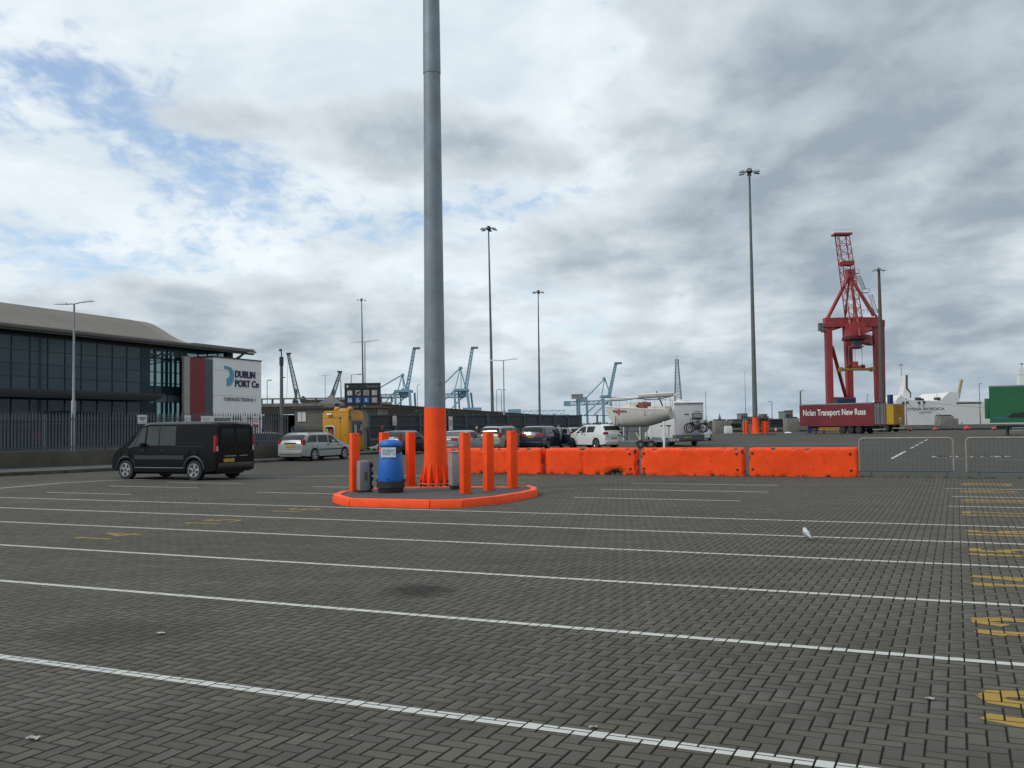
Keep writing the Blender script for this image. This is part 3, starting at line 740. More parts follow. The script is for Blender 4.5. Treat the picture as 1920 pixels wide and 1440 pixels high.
specs = [((868, 886), (1013, 889), 'orange concrete barrier with a broken right end, behind the three right bollards', None, None),
         ((1018, 889), (1196, 890), 'chipped orange concrete barrier with a vertical crack and a gouged lower corner', -.25, (.92, .06, .42, .20)),
         ((1198, 891), (1398, 892), 'orange concrete barrier in front of the boat and motorhome', None, None),
         ((1402, 893), (1610, 895), 'rightmost orange concrete barrier, next to the steel crowd barrier', None, None)]
for k, (a, b, lab, crack, gouge) in enumerate(specs):
    ua, ub = UV(G(*a))[0], UV(G(*b))[0]
    if k == 0: ua -= .9
    Lb = ub - ua - .03; p = W((ua + ub) / 2, bar_v + .25 + .05 * (k % 2)); Hb = .90
    o = thing('concrete_barrier', lab, 'barrier', p, LANE_RZ + R((.6, -.4, .3, -.2)[k]), 'orange concrete barriers in a row')
    blk = link('block', rough_block(Lb, .50, Hb, k + 1, crack, gouge), o)
    hl = ([(Lb / 2 - .22, .70), (Lb / 2 - .20, .2)] if k else []) + ([(-Lb / 2 + .12, .72), (-Lb / 2 + .12, .22)] if k >= 2 else []) + [(-Lb * .33, .45), (Lb * .2, .48)]
    for i, (hx, hz) in enumerate(hl):
        big = i < len(hl) - 2
        part('lifting_hole', MB().bar((hx, -.266, hz), (hx, -.15, hz), .042 if big else .016, n=12), BLACKP, blk)

# ------------------------------------------------------------------ steel crowd barriers
RUSTW = mat('worn_rail', (.36, .31, .27), .55, .2, var=.35, scale=2.5, dirt=(.38, .10, .04), dirt_amt=.7)
def crowd_barrier(pa, pb, label):
    a, b = G(*pa), G(*pb); d = (b - a); Lb = d.length; o = thing('crowd_barrier', label, 'crowd barrier', a, heading(d), 'steel crowd barriers')
    h, z0, r = 1.18, .19, .12
    pts = [(0, 0, z0), (0, 0, h - r)] + [(r - r * math.cos(t), 0, h - r + r * math.sin(t)) for t in (R(30), R(60), R(90))] + [(Lb - r + r * math.sin(t), 0, h - r + r * math.cos(t)) for t in (0, R(30), R(60), R(90))] + [(Lb, 0, z0)]
    part('frame', MB().tube(pts, .021, 8), RUSTW, o, smooth=True)
    part('bottom_rail', MB().bar((0, 0, z0), (Lb, 0, z0), .018, n=8), BLUEST, o, smooth=True)
    n = 21
    for k in range(1, n): part('upright', MB().bar((Lb * k / n, 0, z0), (Lb * k / n, 0, h), .0055, n=6), mat('upright_steel', (.11, .125, .11), .5, .4), o)
    for f in (.13, .93):
        part('foot', MB().bar((Lb * f, 0, z0), (Lb * f, 0, .02), .02, n=6).bar((Lb * f, -.28, .018), (Lb * f, .28, .018), .02, n=6), BLUEST, o)
    return o
crowd_barrier((1612, 894.5), (1789, 896), 'steel crowd barrier with rusty rounded ends next to the last orange barrier')
crowd_barrier((1813, 896.5), (1999, 898), 'steel crowd barrier cut off by the right edge of the view')

# weeds along the foot of the barriers and of the kerb
wb = []; wf = []
def tuft(p, n, h):
    for _ in range(n):
        a = random.random() * math.tau; r_ = random.random() * .06; hh = h * (.4 + random.random() * .8); q = p + Vector((math.cos(a) * r_, math.sin(a) * r_, 0))
        l = random.random() * math.tau; tip = q + Vector((math.cos(l) * hh * .5, math.sin(l) * hh * .5, hh)); s_ = Vector((-math.sin(l), math.cos(l), 0)) * .006
        o = len(wb); wb.extend([tuple(q - s_), tuple(q + s_), tuple(tip)]); wf.append((o, o + 1, o + 2))
for k in range(120): tuft(W(UV(G(868, 886))[0] + random.random() * 19, bar_v - .02 + random.random() * .03), 10, .06 + .10 * random.random() ** 3)
for k in range(130):
    i = random.randrange(0, 3); f = random.random(); q = kerb_line[i].lerp(kerb_line[i + 1], f); tuft(Vector((q.x + .02, q.y - .02, 0)), 9, .05 + .15 * random.random() ** 3)
m = MB(); m.v = wb; m.f = wf
tag(link('weeds', m.mesh('weeds', TREEG)), 'sparse green weeds along the foot of the barriers and kerb', 'weeds', kind='stuff')

# ------------------------------------------------------------------ palisade fence on a low wall
def line_at(px, a, b):                        # where the sight column px crosses the plan line a-b
    d = ray(px, 797 - .0128 * (px - 960)); t = (a.x * (b.y - a.y) - a.y * (b.x - a.x)) / (d.x * (b.y - a.y) - d.y * (b.x - a.x)); return Vector((d.x * t, d.y * t, 0))
FA, FB = Vector((-22.0, 41.5, 0)), Vector((-12.2, 52.4, 0)); FD = (FB - FA).normalized(); F0 = FA - FD * 9
PLZ, FTOP = .83, 2.58
def plinth(name, a, b, label, h=PLZ, base=.13):
    d = b - a; o = solo(name, MB().box((d.length / 2, 0, (h + base) / 2 - .05), (d.length, .34, h - base + .1)), CONCD, label, 'wall', None, a, heading(d), bevel=.02); return o
plinth('plinth_wall', F0, FB, 'low stained concrete wall under the near palisade fence')
pale_me = MB().add([(-.034, 0, 0), (.034, 0, 0), (.034, 0, 1.52), (.018, 0, 1.62), (0, 0, 1.72), (-.018, 0, 1.62), (-.034, 0, 1.52)] + [(-.034, .02, 0), (.034, .02, 0), (.034, .02, 1.52), (.018, .02, 1.62), (0, .02, 1.72), (-.018, .02, 1.62), (-.034, .02, 1.52)],
                   [tuple(range(6, -1, -1)), tuple(range(7, 14))] + [(i, (i + 1) % 7, 7 + (i + 1) % 7, 7 + i) for i in range(7)]).mesh('pale', PALE)
def palisade(a, b, label, base, pitch=.145, post=2.7):
    d = b - a; Lf = d.length; o = thing('palisade_fence', label, 'fence', a, heading(d), 'steel palisade fences')
    for k in range(int(Lf / pitch)):
        pl = link('pale', pale_me, o, (k * pitch + .07, -.03, base + .02)); pl.rotation_euler = (0, 0, rng.normal() * .06)
    for z in (base + .17, base + 1.42): part('rail', MB().box((Lf / 2, .03, z), (Lf, .05, .05)), BLUEST, o)
    for k in range(int(Lf / post) + 1): part('post', MB().box((k * post, .09, base + .83), (.08, .08, 1.68)), BLUEST, o)
    return o
palisade(F0, FB, 'tall dark palisade fence on the low wall in front of the glass terminal', PLZ - .02)
# fence turning away towards the booth
F2, F3, F4, F5 = Vector((-9.9, 66, 0)), Vector((-.4, 76.6, 0)), Vector((6.2, 87.5, 0)), Vector((16.5, 104, 0))
FG = Vector((-13.7, 63.0, 0))
palisade(FB + FD * .3, FG, 'dark palisade fence running away left of the yellow booth', .10, post=3.0)
palisade(FG, F2, 'short dark palisade fence right behind the yellow booth', .10, post=2.4)
def sheeted_fence(a, b, label, n, mtl):
    d = b - a; Lf = d.length; o = thing('sheeted_fence', label, 'fence', a, heading(d)); bay = Lf / n
    for k in range(n + 1): part('post', MB().box((k * bay, -.05, 1.30), (.16, .12, 2.60)), BLUEST, o)
    for k in range(n):
        if mtl: part('panel', MB().box(((k + .5) * bay, .05, 1.72), (bay - .2, .03, 1.62)), mtl, o)
        for z in (.93, 1.75, 2.52): part('rail', MB().box(((k + .5) * bay, -.02, z), (bay - .17, .05, .06)), BLUEST, o)
    return o
PANELM = mat('fence_mesh_sheet', (.052, .054, .058), .8, var=.35, scale=1.6)
plinth('plinth_wall', F2, F3, 'low concrete wall under the sheeted fence behind the parked cars', .85)
sheeted_fence(F2, F3, 'dark grey sheeted fence with blue posts behind the dark hatchback', 6, PANELM)
sheeted_fence(F3, F4, 'dark grey sheeted fence with blue posts behind the parked silver cars', 5, PANELM)
sheeted_fence(F4, F5, 'open blue railing fence behind the white car and the boat', 6, None)
# signs on the fence
def fence_sign(px0, px1, y0, y1, label, art, a=F0, b=FB, off=.12):
    p = line_at((px0 + px1) / 2, a, b); n = Vector(((b - a).y, -(b - a).x, 0)).normalized(); p = p + n * off
    top = at((px0 + px1) / 2, y0, p.y).z; bot = at((px0 + px1) / 2, y1, p.y).z
    q0, q1 = line_at(px0, a, b), line_at(px1, a, b); wd = (q1 - q0).length
    o = thing('fence_sign', label, 'sign', (p.x, p.y, bot), heading(b - a)); h = top - bot
    part('board', MB().box((0, 0, h / 2), (wd, .02, h)), SIGNW, o)
    art(o, wd, h); return o
def bars(o, wd, h, rows, c=SIGNB):
    for z, l, t in rows: part('print_bar', MB().box((0, -.012, z * h), (l * wd, .006, t * h)), c, o)
def disc(o, x, z, r, c, hole=None):
    part('print_disc', MB().bar((x, -.012, z), (x, -.016, z), r, n=20), c, o)
    if hole: part('print_disc', MB().bar((x, -.0165, z), (x, -.020, z), hole, n=20), SIGNW, o)
fence_sign(256, 273, 778, 795, 'small white notice with dark lines on the fence above the van bonnet', lambda o, w_, h: bars(o, w_, h, [(.72, .75, .07), (.58, .8, .07), (.44, .4, .1), (.12, .9, .05)]))
fence_sign(344, 355, 778.5, 798, 'narrow white sign with a black ring on the fence above the van roof', lambda o, w_, h: (disc(o, 0, h * .55, w_ * .36, SIGNB, w_ * .27), bars(o, w_, h, [(.5, .08, .3)])))
def mapart(o, wd, h):
    bars(o, wd, h, [(.82, 0.0, .0)])
    part('picture', MB().box((wd * .2, -.013, h * .45), (wd * .55, .006, h * .8)), mat('printed_map', (.16, .20, .15), .5, var=.95, scale=6), o)
    for i in range(5): part('print_bar', MB().box((-wd * .33, -.013, h * (.3 + .13 * i)), (wd * .2, .006, h * .04)), SIGNG, o)
fence_sign(375, 432, 780, 803, 'wide white information board with a printed map on the fence', mapart)
def ped(o, w_, h): disc(o, 0, h * .62, w_ * .38, SIGNR, w_ * .29); part('print_bar', MB().box((0, -.024, h * .62), (w_ * .1, .006, w_ * .4)), SIGNB, o); part('print_bar', MB().box((0, -.014, h * .13), (w_ * .95, .006, h * .24)), SIGNR, o)
fence_sign(450.5, 460.5, 779.5, 797, 'white prohibition sign with a red ring right of the information board', lambda o, w_, h: (disc(o, 0, h * .55, w_ * .4, SIGNR, w_ * .3), bars(o, w_, h, [(.55, .2, .25)])))
fence_sign(472, 482.5, 779.5, 801, 'white prohibition sign with a red panel below, near the end of the fence', ped)
fence_sign(733, 740, 780, 797.5, 'tall narrow white sign with a grey emblem on the sheeted fence', lambda o, w_, h: (disc(o, 0, h * .7, w_ * .4, SIGNG, w_ * .28), bars(o, w_, h, [(.25, .7, .3)], SIGNG)), F2, F3, .2)
fence_sign(838, 845, 781, 806, 'pale board on the sheeted fence just right of the mast', lambda o, w_, h: bars(o, w_, h, [(.5, .6, .5)], SIGNG), F3 - (F3 - F2) * .6, F3, .2)

# ------------------------------------------------------------------ terminal building
TA = Vector((-49.0, 92.0, 0)); TD = Vector((.354, .935, 0)).normalized()
def ts(px):                                   # distance along the facade seen in column px
    p = line_at(px, TA, TA + TD * 50); return (p - TA).dot(TD)
term = thing('terminal_building', 'glass fronted ferry terminal with a curved grey wing roof', 'building', TA, heading(TD))
EV = 12.0; S0 = -21.0; S1 = ts(345); SE = ts(462); SP = 2.2
FRAME = mat('facade_frame', (.02, .04, .055), .45, .3); ROOFM = mat('roof_sheet', (.20, .182, .155), .6, .1, var=.15, scale=.15)
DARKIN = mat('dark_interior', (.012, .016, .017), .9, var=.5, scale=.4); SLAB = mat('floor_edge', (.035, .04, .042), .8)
CANO = mat('canopy_dark', (.012, .014, .015), .5)
rows = [0.0, 2.5, 4.95, 5.85, 7.15, 8.45, 9.75, 11.1]
cols = [S0 + .1 + SP * k for k in range(int((S1 - S0) / SP) + 1)] + [S1]
for c0, c1 in zip(cols, cols[1:]):
    if c1 - c0 < .3: continue
    for r0, r1 in zip(rows, rows[1:]):
        if r0 == 4.95: continue
        part('pane', MB().box(((c0 + c1) / 2, 0, (r0 + r1) / 2), (c1 - c0 - .10, .03, r1 - r0 - .09)), GLASSR if c1 < ts(281) else GLASS, term)
for c in cols: part('mullion', MB().box((c, 0, 5.6), (.10, .16, 11.2)), FRAME, term)
for r in rows[1:]: part('transom', MB().box(((S0 + S1) / 2, .005, r), (S1 - S0, .13, .09)), FRAME, term)
SB = ts(283)                                  # beyond this column one sees right through
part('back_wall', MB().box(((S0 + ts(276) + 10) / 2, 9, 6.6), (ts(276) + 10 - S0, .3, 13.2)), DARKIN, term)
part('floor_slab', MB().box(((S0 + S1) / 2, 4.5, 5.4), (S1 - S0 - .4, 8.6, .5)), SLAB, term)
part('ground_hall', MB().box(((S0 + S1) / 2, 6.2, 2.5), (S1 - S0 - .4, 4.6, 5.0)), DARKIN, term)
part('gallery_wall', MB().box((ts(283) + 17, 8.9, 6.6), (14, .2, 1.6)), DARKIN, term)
part('head_panel', MB().box(((S0 + S1) / 2, .1, 11.55), (S1 - S0, .2, .9)), mat('head_dark', (.03, .032, .033), .7), term)
for c0, c1 in zip(cols, cols[1:]):
    if c1 - c0 > .3: part('spandrel', MB().box(((c0 + c1) / 2, .03, 5.4), (c1 - c0 - .10, .06, .80)), mat('spandrel_grey', (.10, .12, .125), .5), term)
for px in (272, 283, 297, 310, 318, 326, 335): part('column', MB().box((ts(px), .5, 5.7), (.2 if px != 283 else .55, .25, 11.2)), FRAME, term)
for s in np.arange(S0 + 3, S1, 4.4):          # roof trusses inside
    t = MB().bar((s, .6, 11.2), (s, 8.4, 11.6), .07).bar((s, .6, 10.3), (s, 8.4, 9.4), .06)
    for k in range(6): t.bar((s, .6 + 1.3 * k, 11.2 + .07 * k if k % 2 else 10.3 - .15 * k), (s, 1.9 + 1.3 * k, 10.3 - .15 * (k + 1) if k % 2 else 11.2 + .07 * (k + 1)), .05)
    part('truss', t, FRAME, term)
for s0, s1, z0, z1 in ((ts(283), S1, 9.6, 11.2), (ts(352), ts(443), 10.65, 11.45)):
    t = MB(); n = 8
    for k in range(n):
        a, b = s0 + (s1 - s0) * k / n, s0 + (s1 - s0) * (k + 1) / n
        t.bar((a, 6, z0 if k % 2 else z1), (b, 6, z1 if k % 2 else z0), .07)
    t.bar((s0, 6, z0), (s1, 6, z0), .09); part('truss', t, FRAME, term)
for k, px in enumerate((30, 62, 105, 132, 202)): part('ceiling_lamp', MB().lathe([(.02, .3), (.16, .05), (.02, 0)], 10, (ts(px), 2.0, 7.0 if px != 202 else 9.3)), WHITEP, term)
for k, px in enumerate((284, 310, 327)): part('hanging_lamp', MB().bar((ts(px), 5, 11), (ts(px), 5, 9.3), .03).lathe([(.3, 0), (.1, .35), (.25, .7)], 10, (ts(px), 5, 8.6 + .12 * k)), BLACKP, term)
for a, b in ((-3, 1.2), (5.0, 8.0)): part('brace', MB().bar((a, .9, 5.9), (b, .9, 8.4), .07), FRAME, term)
# the wing roof: an S-shaped profile swept along the facade
prof = [(-1.3, EV - .30), (-1.3, EV + .05), (-.4, EV + .25), (1.0, EV + .72), (2.2, EV + 1.35), (3.4, EV + 2.05), (4.6, EV + 2.68), (5.8, EV + 3.05), (7.0, EV + 3.2), (9, EV + 3.1), (11, EV + 2.6), (13, EV + 1.7), (13, EV + 1.4), (6, EV + 2.3), (1.0, EV - .1)]
SR = ts(345)
part('roof', MB().prism([(y, z) for y, z in prof], S0 - 2, SR, lambda a, b, h: (h, a, b)), ROOFM, term, smooth=True, ang=25)
for k in range(int((SR - S0) / .45)):         # standing seams
    s = S0 - 1.8 + k * .45; t = MB()
    for (a, b), (c, d) in zip(prof[1:8], prof[2:9]): t.bar((s, a, b + .01), (s, c, d + .01), .016)
    if k * .45 < 60: part('roof_seam', t, mat('roof_seam_shade', (.145, .13, .11), .6, .1), term)
part('flat_canopy', MB().box(((SR + SE) / 2, 3.2, EV + .02), (SE - SR, 9.0, .34)), ROOFM, term)
part('eave', MB().box(((S0 + SE) / 2 - .5, -1.05, EV - .42), (SE - S0 + 1, .5, .22)), mat('eave_dark', (.04, .038, .035), .7), term)
part('fascia', MB().box(((S0 + SE) / 2 - .3, -1.36, EV - .16), (SE - S0 + 1.2, .06, .22)), mat('fascia_grey', (.11, .10, .09), .6), term)
cs = ts(272); pr = [(S0, 4.95), (cs - 1.2, 4.95), (cs - .4, 5.25), (cs + .3, 5.8), (S0, 5.8)]
part('entrance_canopy', MB().prism(pr, -2.6, -.1, lambda a, b, h: (a, h, b)), CANO, term, bevel=.05)
TO = TA + Vector((TD.y, -TD.x, 0)) * 1.7
def to(px): return (line_at(px, TO, TO + TD * 50) - TO).dot(TD)
part('white_pillar', MB().box(((to(345) + to(356)) / 2, -1.55, 5.2), (to(356) - to(345), .3, 10.4)), mat('pillar_grey', (.33, .32, .29), .7), term)
part('red_panel', MB().box(((to(356) + to(385)) / 2, -1.15, 5.2), (to(385) - to(356) - .05, 1.0, 10.4)), REDP, term)
part('stair_glass', MB().box(((to(385) + to(400)) / 2, -1.1, 5.15), (to(400) - to(385) - .05, 1.0, 10.3)), mat('stair_glass', (.02, .05, .06), .1, var=.3), term)
part('clerestory_post', MB().box((ts(352), 1, 11), (1.4, .6, 1.5)), FRAME, term)
part('clerestory_post', MB().box((ts(440), 1, 11), (1.2, .6, 1.5)), FRAME, term)
for px in (383, 401, 420, 437): part('clerestory_post', MB().box((ts(px), 1, 11), (.12, .12, 1.6)), FRAME, term)
for a, b in ((357, 383), (383, 401), (401, 420), (420, 437)): part('pane', MB().box(((ts(a) + ts(b)) / 2, 1.0, 11.0), (ts(b) - ts(a) - .14, .03, 1.5)), GLASS, term)
part('roof_prop', MB().bar((SE - 1.5, 2, 10.3), (SE - 1.0, -.5, EV - .3), .08).bar((SE - .6, 2, 10.3), (SE - 1.0, -.5, EV - .3), .08), WHITED, term)
# white sign block
off = -1.7
pA = at(400, 672, 0.001 + (TA + TD * ts(401)).y - 1.2); 
sA, sB_ = to(400), to(490)
blk = part('sign_block', MB().box(((sA + sB_) / 2, off + 2.5, 5.32), (sB_ - sA, 5.0, 10.64)), mat('sign_block_white', (.82, .82, .80), .6, var=.06), term)
part('block_coping', MB().box(((sA + sB_) / 2, off + 2.5, 10.70), (sB_ - sA + .2, 5.2, .14)), SIGNB, blk)
for z in (5.9, 9.0): part('panel_joint', MB().box(((sA + sB_) / 2, off - .004, z), (sB_ - sA - .02, .012, .03)), SIGNG, blk)
def on(px): return to(px)
def zrow(px, py): d = (TO + TD * to(px)); return at(px, py, d.y).z
lw = on(484) - on(441)
lettering('DUBLIN', 1.22, blk, (on(440.5), off - .05, zrow(440, 707)), NAVY, width=on(478) - on(440.5), depth=.05, bold=.03)
lettering('PORT Co', 1.22, blk, (on(440.5), off - .05, zrow(440, 724.5)), NAVY, width=on(485) - on(440.5), depth=.05, bold=.03)
lettering('PASSENGER TERMINAL 1', .62, blk, (on(420), off - .04, zrow(420, 751)), SIGNG, width=on(479) - on(420), depth=.03, bold=.012)
# the curved blue D of the emblem
x0, z0 = on(420), zrow(420, 722.5); hD = zrow(420, 686) - z0; wD = on(438) - x0
D = [(0, 1), (.35, 1), (.72, .93), (.95, .74), (1, .5), (.93, .25), (.72, .06), (.45, 0), (.28, .0), (.28, .38), (.45, .40), (.58, .52), (.60, .68), (.52, .80), (.34, .87), (.02, .87)]
part('emblem', MB().prism([(x0 + a * wD, z0 + b * hD) for a, b in D], off - .10, off, lambda a, b, h: (a, h, b)), LOGO, blk)

# ------------------------------------------------------------------ street lamps and poles
def double_lamp(px, ytop, Y, label, base_z=0.0, arm=.82, r=.07, material=GALV):
    p = gx(px, Y); h = at(px, ytop, Y).z; o = thing('street_lamp', label, 'street lamp', (p.x, p.y, base_z), 0, 'twin armed street lamps'); h -= base_z
    part('pole', MB().lathe([(r * 1.7, 0), (r * 1.7, h * .38), (r, h * .39), (r * .7, h)], 10), material, o, smooth=True)
    for s in (-1, 1):
        a = part('arm', MB().bar((0, 0, h), (s * arm * .55, 0, h + .06 + s * .05), .035, n=6), material, o)
        part('lantern', MB().add([(s * arm * .45, -.14, h + .02 + s * .05), (s * arm * .45, .14, h + .02 + s * .05), (s * (arm + .25), .10, h + .06 + s * .07), (s * (arm + .25), -.10, h + .06 + s * .07), (s * arm * .55, -.08, h + .16 + s * .05), (s * arm * .55, .08, h + .16 + s * .05), (s * (arm), .06, h + .18 + s * .07), (s * (arm), -.06, h + .18 + s * .07)],
             [(3, 2, 1, 0), (4, 5, 6, 7), (0, 1, 5, 4), (1, 2, 6, 5), (2, 3, 7, 6), (3, 0, 4, 7)]), WHITED, a, bevel=.02)
    return o
double_lamp(137.5, 570, 51, 'twin armed street lamp in front of the glass terminal', .1)
double_lamp(685, 641, 99.5, 'twin armed street lamp beside a thin mast, behind the black direction sign', arm=1.3)
double_lamp(945.5, 676, 104, 'twin armed street lamp just right of the second tallest mast', arm=1.35)
double_lamp(610, 704, 190, 'small far twin armed street lamp between two lattice cranes', arm=1.0)
double_lamp(1324, 735, 190, 'far twin armed street lamp just right of the motorhome', arm=.5)
def single_lamp(px, ytop, Y, s, label, arm=1.2, r=.07):
    p = gx(px, Y); h = at(px, ytop, Y).z; o = thing('lamp_post', label, 'street lamp', p, 0, 'single armed lamp posts')
    part('pole', MB().lathe([(r * 1.5, 0), (r, h * .4), (r * .8, h)], 8), GALVD, o)
    part('arm', MB().bar((0, 0, h), (s * arm, 0, h + .12), .04, n=6), GALVD, o); part('lantern', MB().box((s * (arm + .2), 0, h + .1), (.7, .3, .14)), GALVD, o, bevel=.03)
    return o
single_lamp(659, 703, 160, 1, 'far single armed lamp post above the black direction sign')
single_lamp(501, 714, 160, 1, 'thin far lamp post rising just right of the white sign block', .25)
single_lamp(525.5, 709, 150, 1, 'thin far lamp post close beside the thick camera pole', .25)
single_lamp(639.5, 714, 150, -1, 'thin far lamp post just left of the black direction sign', .25)
single_lamp(932, 731, 220, 1, 'left of two thin far posts behind the sheeted fence', .5)
single_lamp(941, 732, 220, 1, 'right of two thin far posts behind the sheeted fence', .5)
single_lamp(1448, 753, 260, -1, 'thin far lamp post left of the red trailer', .4, .1)
single_lamp(1502, 733, 240, 1, 'dark far pole rising behind the front of the red trailer', .3, .22)
single_lamp(1838, 720, 260, 1, 'thin far lamp post in front of the white ship, near the green trailer', .2, .1)
single_lamp(1700, 757, 230, 1, 'short thin post in front of the ship, right of the yellow trailer', .1, .1)
single_lamp(783, 722, 300, 1, 'thin far lamp post left of the tall mast', .5, .1)
single_lamp(1627, 741, 300, 1, 'thin far post seen through the legs of the red crane', .2, .12)
p = gx(528, 76); o = thing('camera_pole', 'thick dark pole with a camera on top, right of the white sign block', 'pole', p)
h = at(528, 655, 76).z
part('pole', MB().lathe([(.16, 0), (.13, h - 1.3)], 10), GALVD, o, smooth=True); part('sleeve', MB().lathe([(.17, h - 1.3), (.17, h - .6)], 10), DARKST, o); part('camera', MB().bar((0, 0, h - .6), (0, 0, h), .05, n=6).bar((0, 0, h), (-.18, 0, h - .1), .09, n=8), DARKST, o)

# ------------------------------------------------------------------ yellow booth
pb = G(655, 851); BRz = LANE_RZ
booth = thing('ticket_booth', 'yellow control booth with rounded corners and orange beacons on its roof', 'booth', (pb.x, pb.y, 0), BRz)
bh = at(655, 771, pb.y).z; bw, bd = 2.15, 1.75
def rrect(x0, x1, y0, y1, r, n=4):
    pts = []
    for cx_, cy_, a0 in ((x1 - r, y1 - r, 0), (x0 + r, y1 - r, 90), (x0 + r, y0 + r, 180), (x1 - r, y0 + r, 270)):
        for k in range(n + 1): t = R(a0 + 90 * k / n); pts.append((cx_ + r * math.cos(t), cy_ + r * math.sin(t)))
    return pts
part('shell', MB().prism(rrect(-bw, 0, 0, bd, .16), .22, bh - .08), YELLOW, booth, smooth=True, bevel=.05)
part('roof', MB().prism(rrect(-bw + .05, -.05, .05, bd - .05, .2), bh - .09, bh + .04), YELLOW, booth, bevel=.06)
part('roof_dome', MB().lathe([(.62, bh), (.5, bh + .14), (.2, bh + .2), (.01, bh + .21)], 16, (-bw * .5, bd * .5, 0)), YELLOW, booth, smooth=True)
part('base', MB().box((-bw / 2, bd / 2, .11), (bw - .1, bd - .1, .22)), DARKST, booth)
for x in (-bw * .5 - .15, -.2): part('beacon', MB().lathe([(.16, 0), (.2, .08), (.17, .22), (.06, .28), (.01, .29)], 12, (x, .4, bh + .03)), mat('amber_beacon', (.55, .22, .01), .3), booth, smooth=True)
def booth_window(x0, x1, z0, z1, trim, gl):
    f = MB().prism(rrect(x0, x1, z0, z1, .18, 5), -.035, 0.0, lambda a, b, h: (a, h, b)); o = part('window_trim', f, trim, booth)
    part('glass', MB().prism(rrect(x0 + .06, x1 - .06, z0 + .06, z1 - .06, .14, 5), -.06, -.036, lambda a, b, h: (a, h, b)), gl, o); return o
sc_ = bh / 3.0
wdw = booth_window(-bw + .25, -bw + 1.02, 1.0 * sc_, 2.0 * sc_, WHITED, CARGL)
part('coat', MB().prism([(-bw + .36, 1.18), (-bw + .36, 1.7), (-bw + .46, 1.82), (-bw + .58, 1.7), (-bw + .58, 1.18)], -.085, -.061, lambda a, b, h: (a, h, b * sc_)), mat('hi_vis', (.22, .42, .06), .7, var=.4, scale=8), wdw)
part('coat', MB().prism([(-bw + .66, 1.1), (-bw + .64, 1.62), (-bw + .76, 1.78), (-bw + .92, 1.66), (-bw + .92, 1.1)], -.085, -.061, lambda a, b, h: (a, h, b * sc_)), mat('red_cloth', (.30, .02, .03), .8), wdw)
part('door_seam', MB().box((-bw * .32, -.004, bh * .50), (.02, .012, bh * .78)).box((-bw * .58, -.004, bh * .85), (bw * .6, .012, .02)), mat('seam_dark', (.16, .07, .004), .7), booth)
part('hinge', MB().box((-bw * .32, -.02, bh * .84), (.07, .05, .09)).box((-bw * .32, -.02, bh * .74), (.05, .04, .06)), DARKST, booth)
part('wall_lamp', MB().bar((-bw * .78, -.10, bh * .93), (-bw * .62, -.10, bh * .93), .06, n=8), WHITEP, booth, smooth=True)
# window on the right-hand side
def yz(a, b, h): return (h, a, b)
fw = part('window_trim', MB().prism(rrect(.25, bd - .25, 1.25 * sc_, 2.4 * sc_, .12, 4), .0, .035, yz), GREYBOX, booth)
part('glass', MB().prism(rrect(.32, bd - .32, 1.32 * sc_, 2.33 * sc_, .1, 4), .036, .06, yz), CARGL2, fw)
part('notice', MB().box((.064, .62, 1.75 * sc_), (.006, .3, .55)).box((.064, 1.28, 1.85 * sc_), (.006, .16, .38)), SIGNG, fw)
part('camera', MB().bar((.05, .05, bh * .92), (.18, -.1, bh * .86), .05, n=8), DARKST, booth)
part('conduit', MB().bar((.03, .06, bh * .78), (.03, .06, bh + .12), .04, n=6), DARKST, booth)

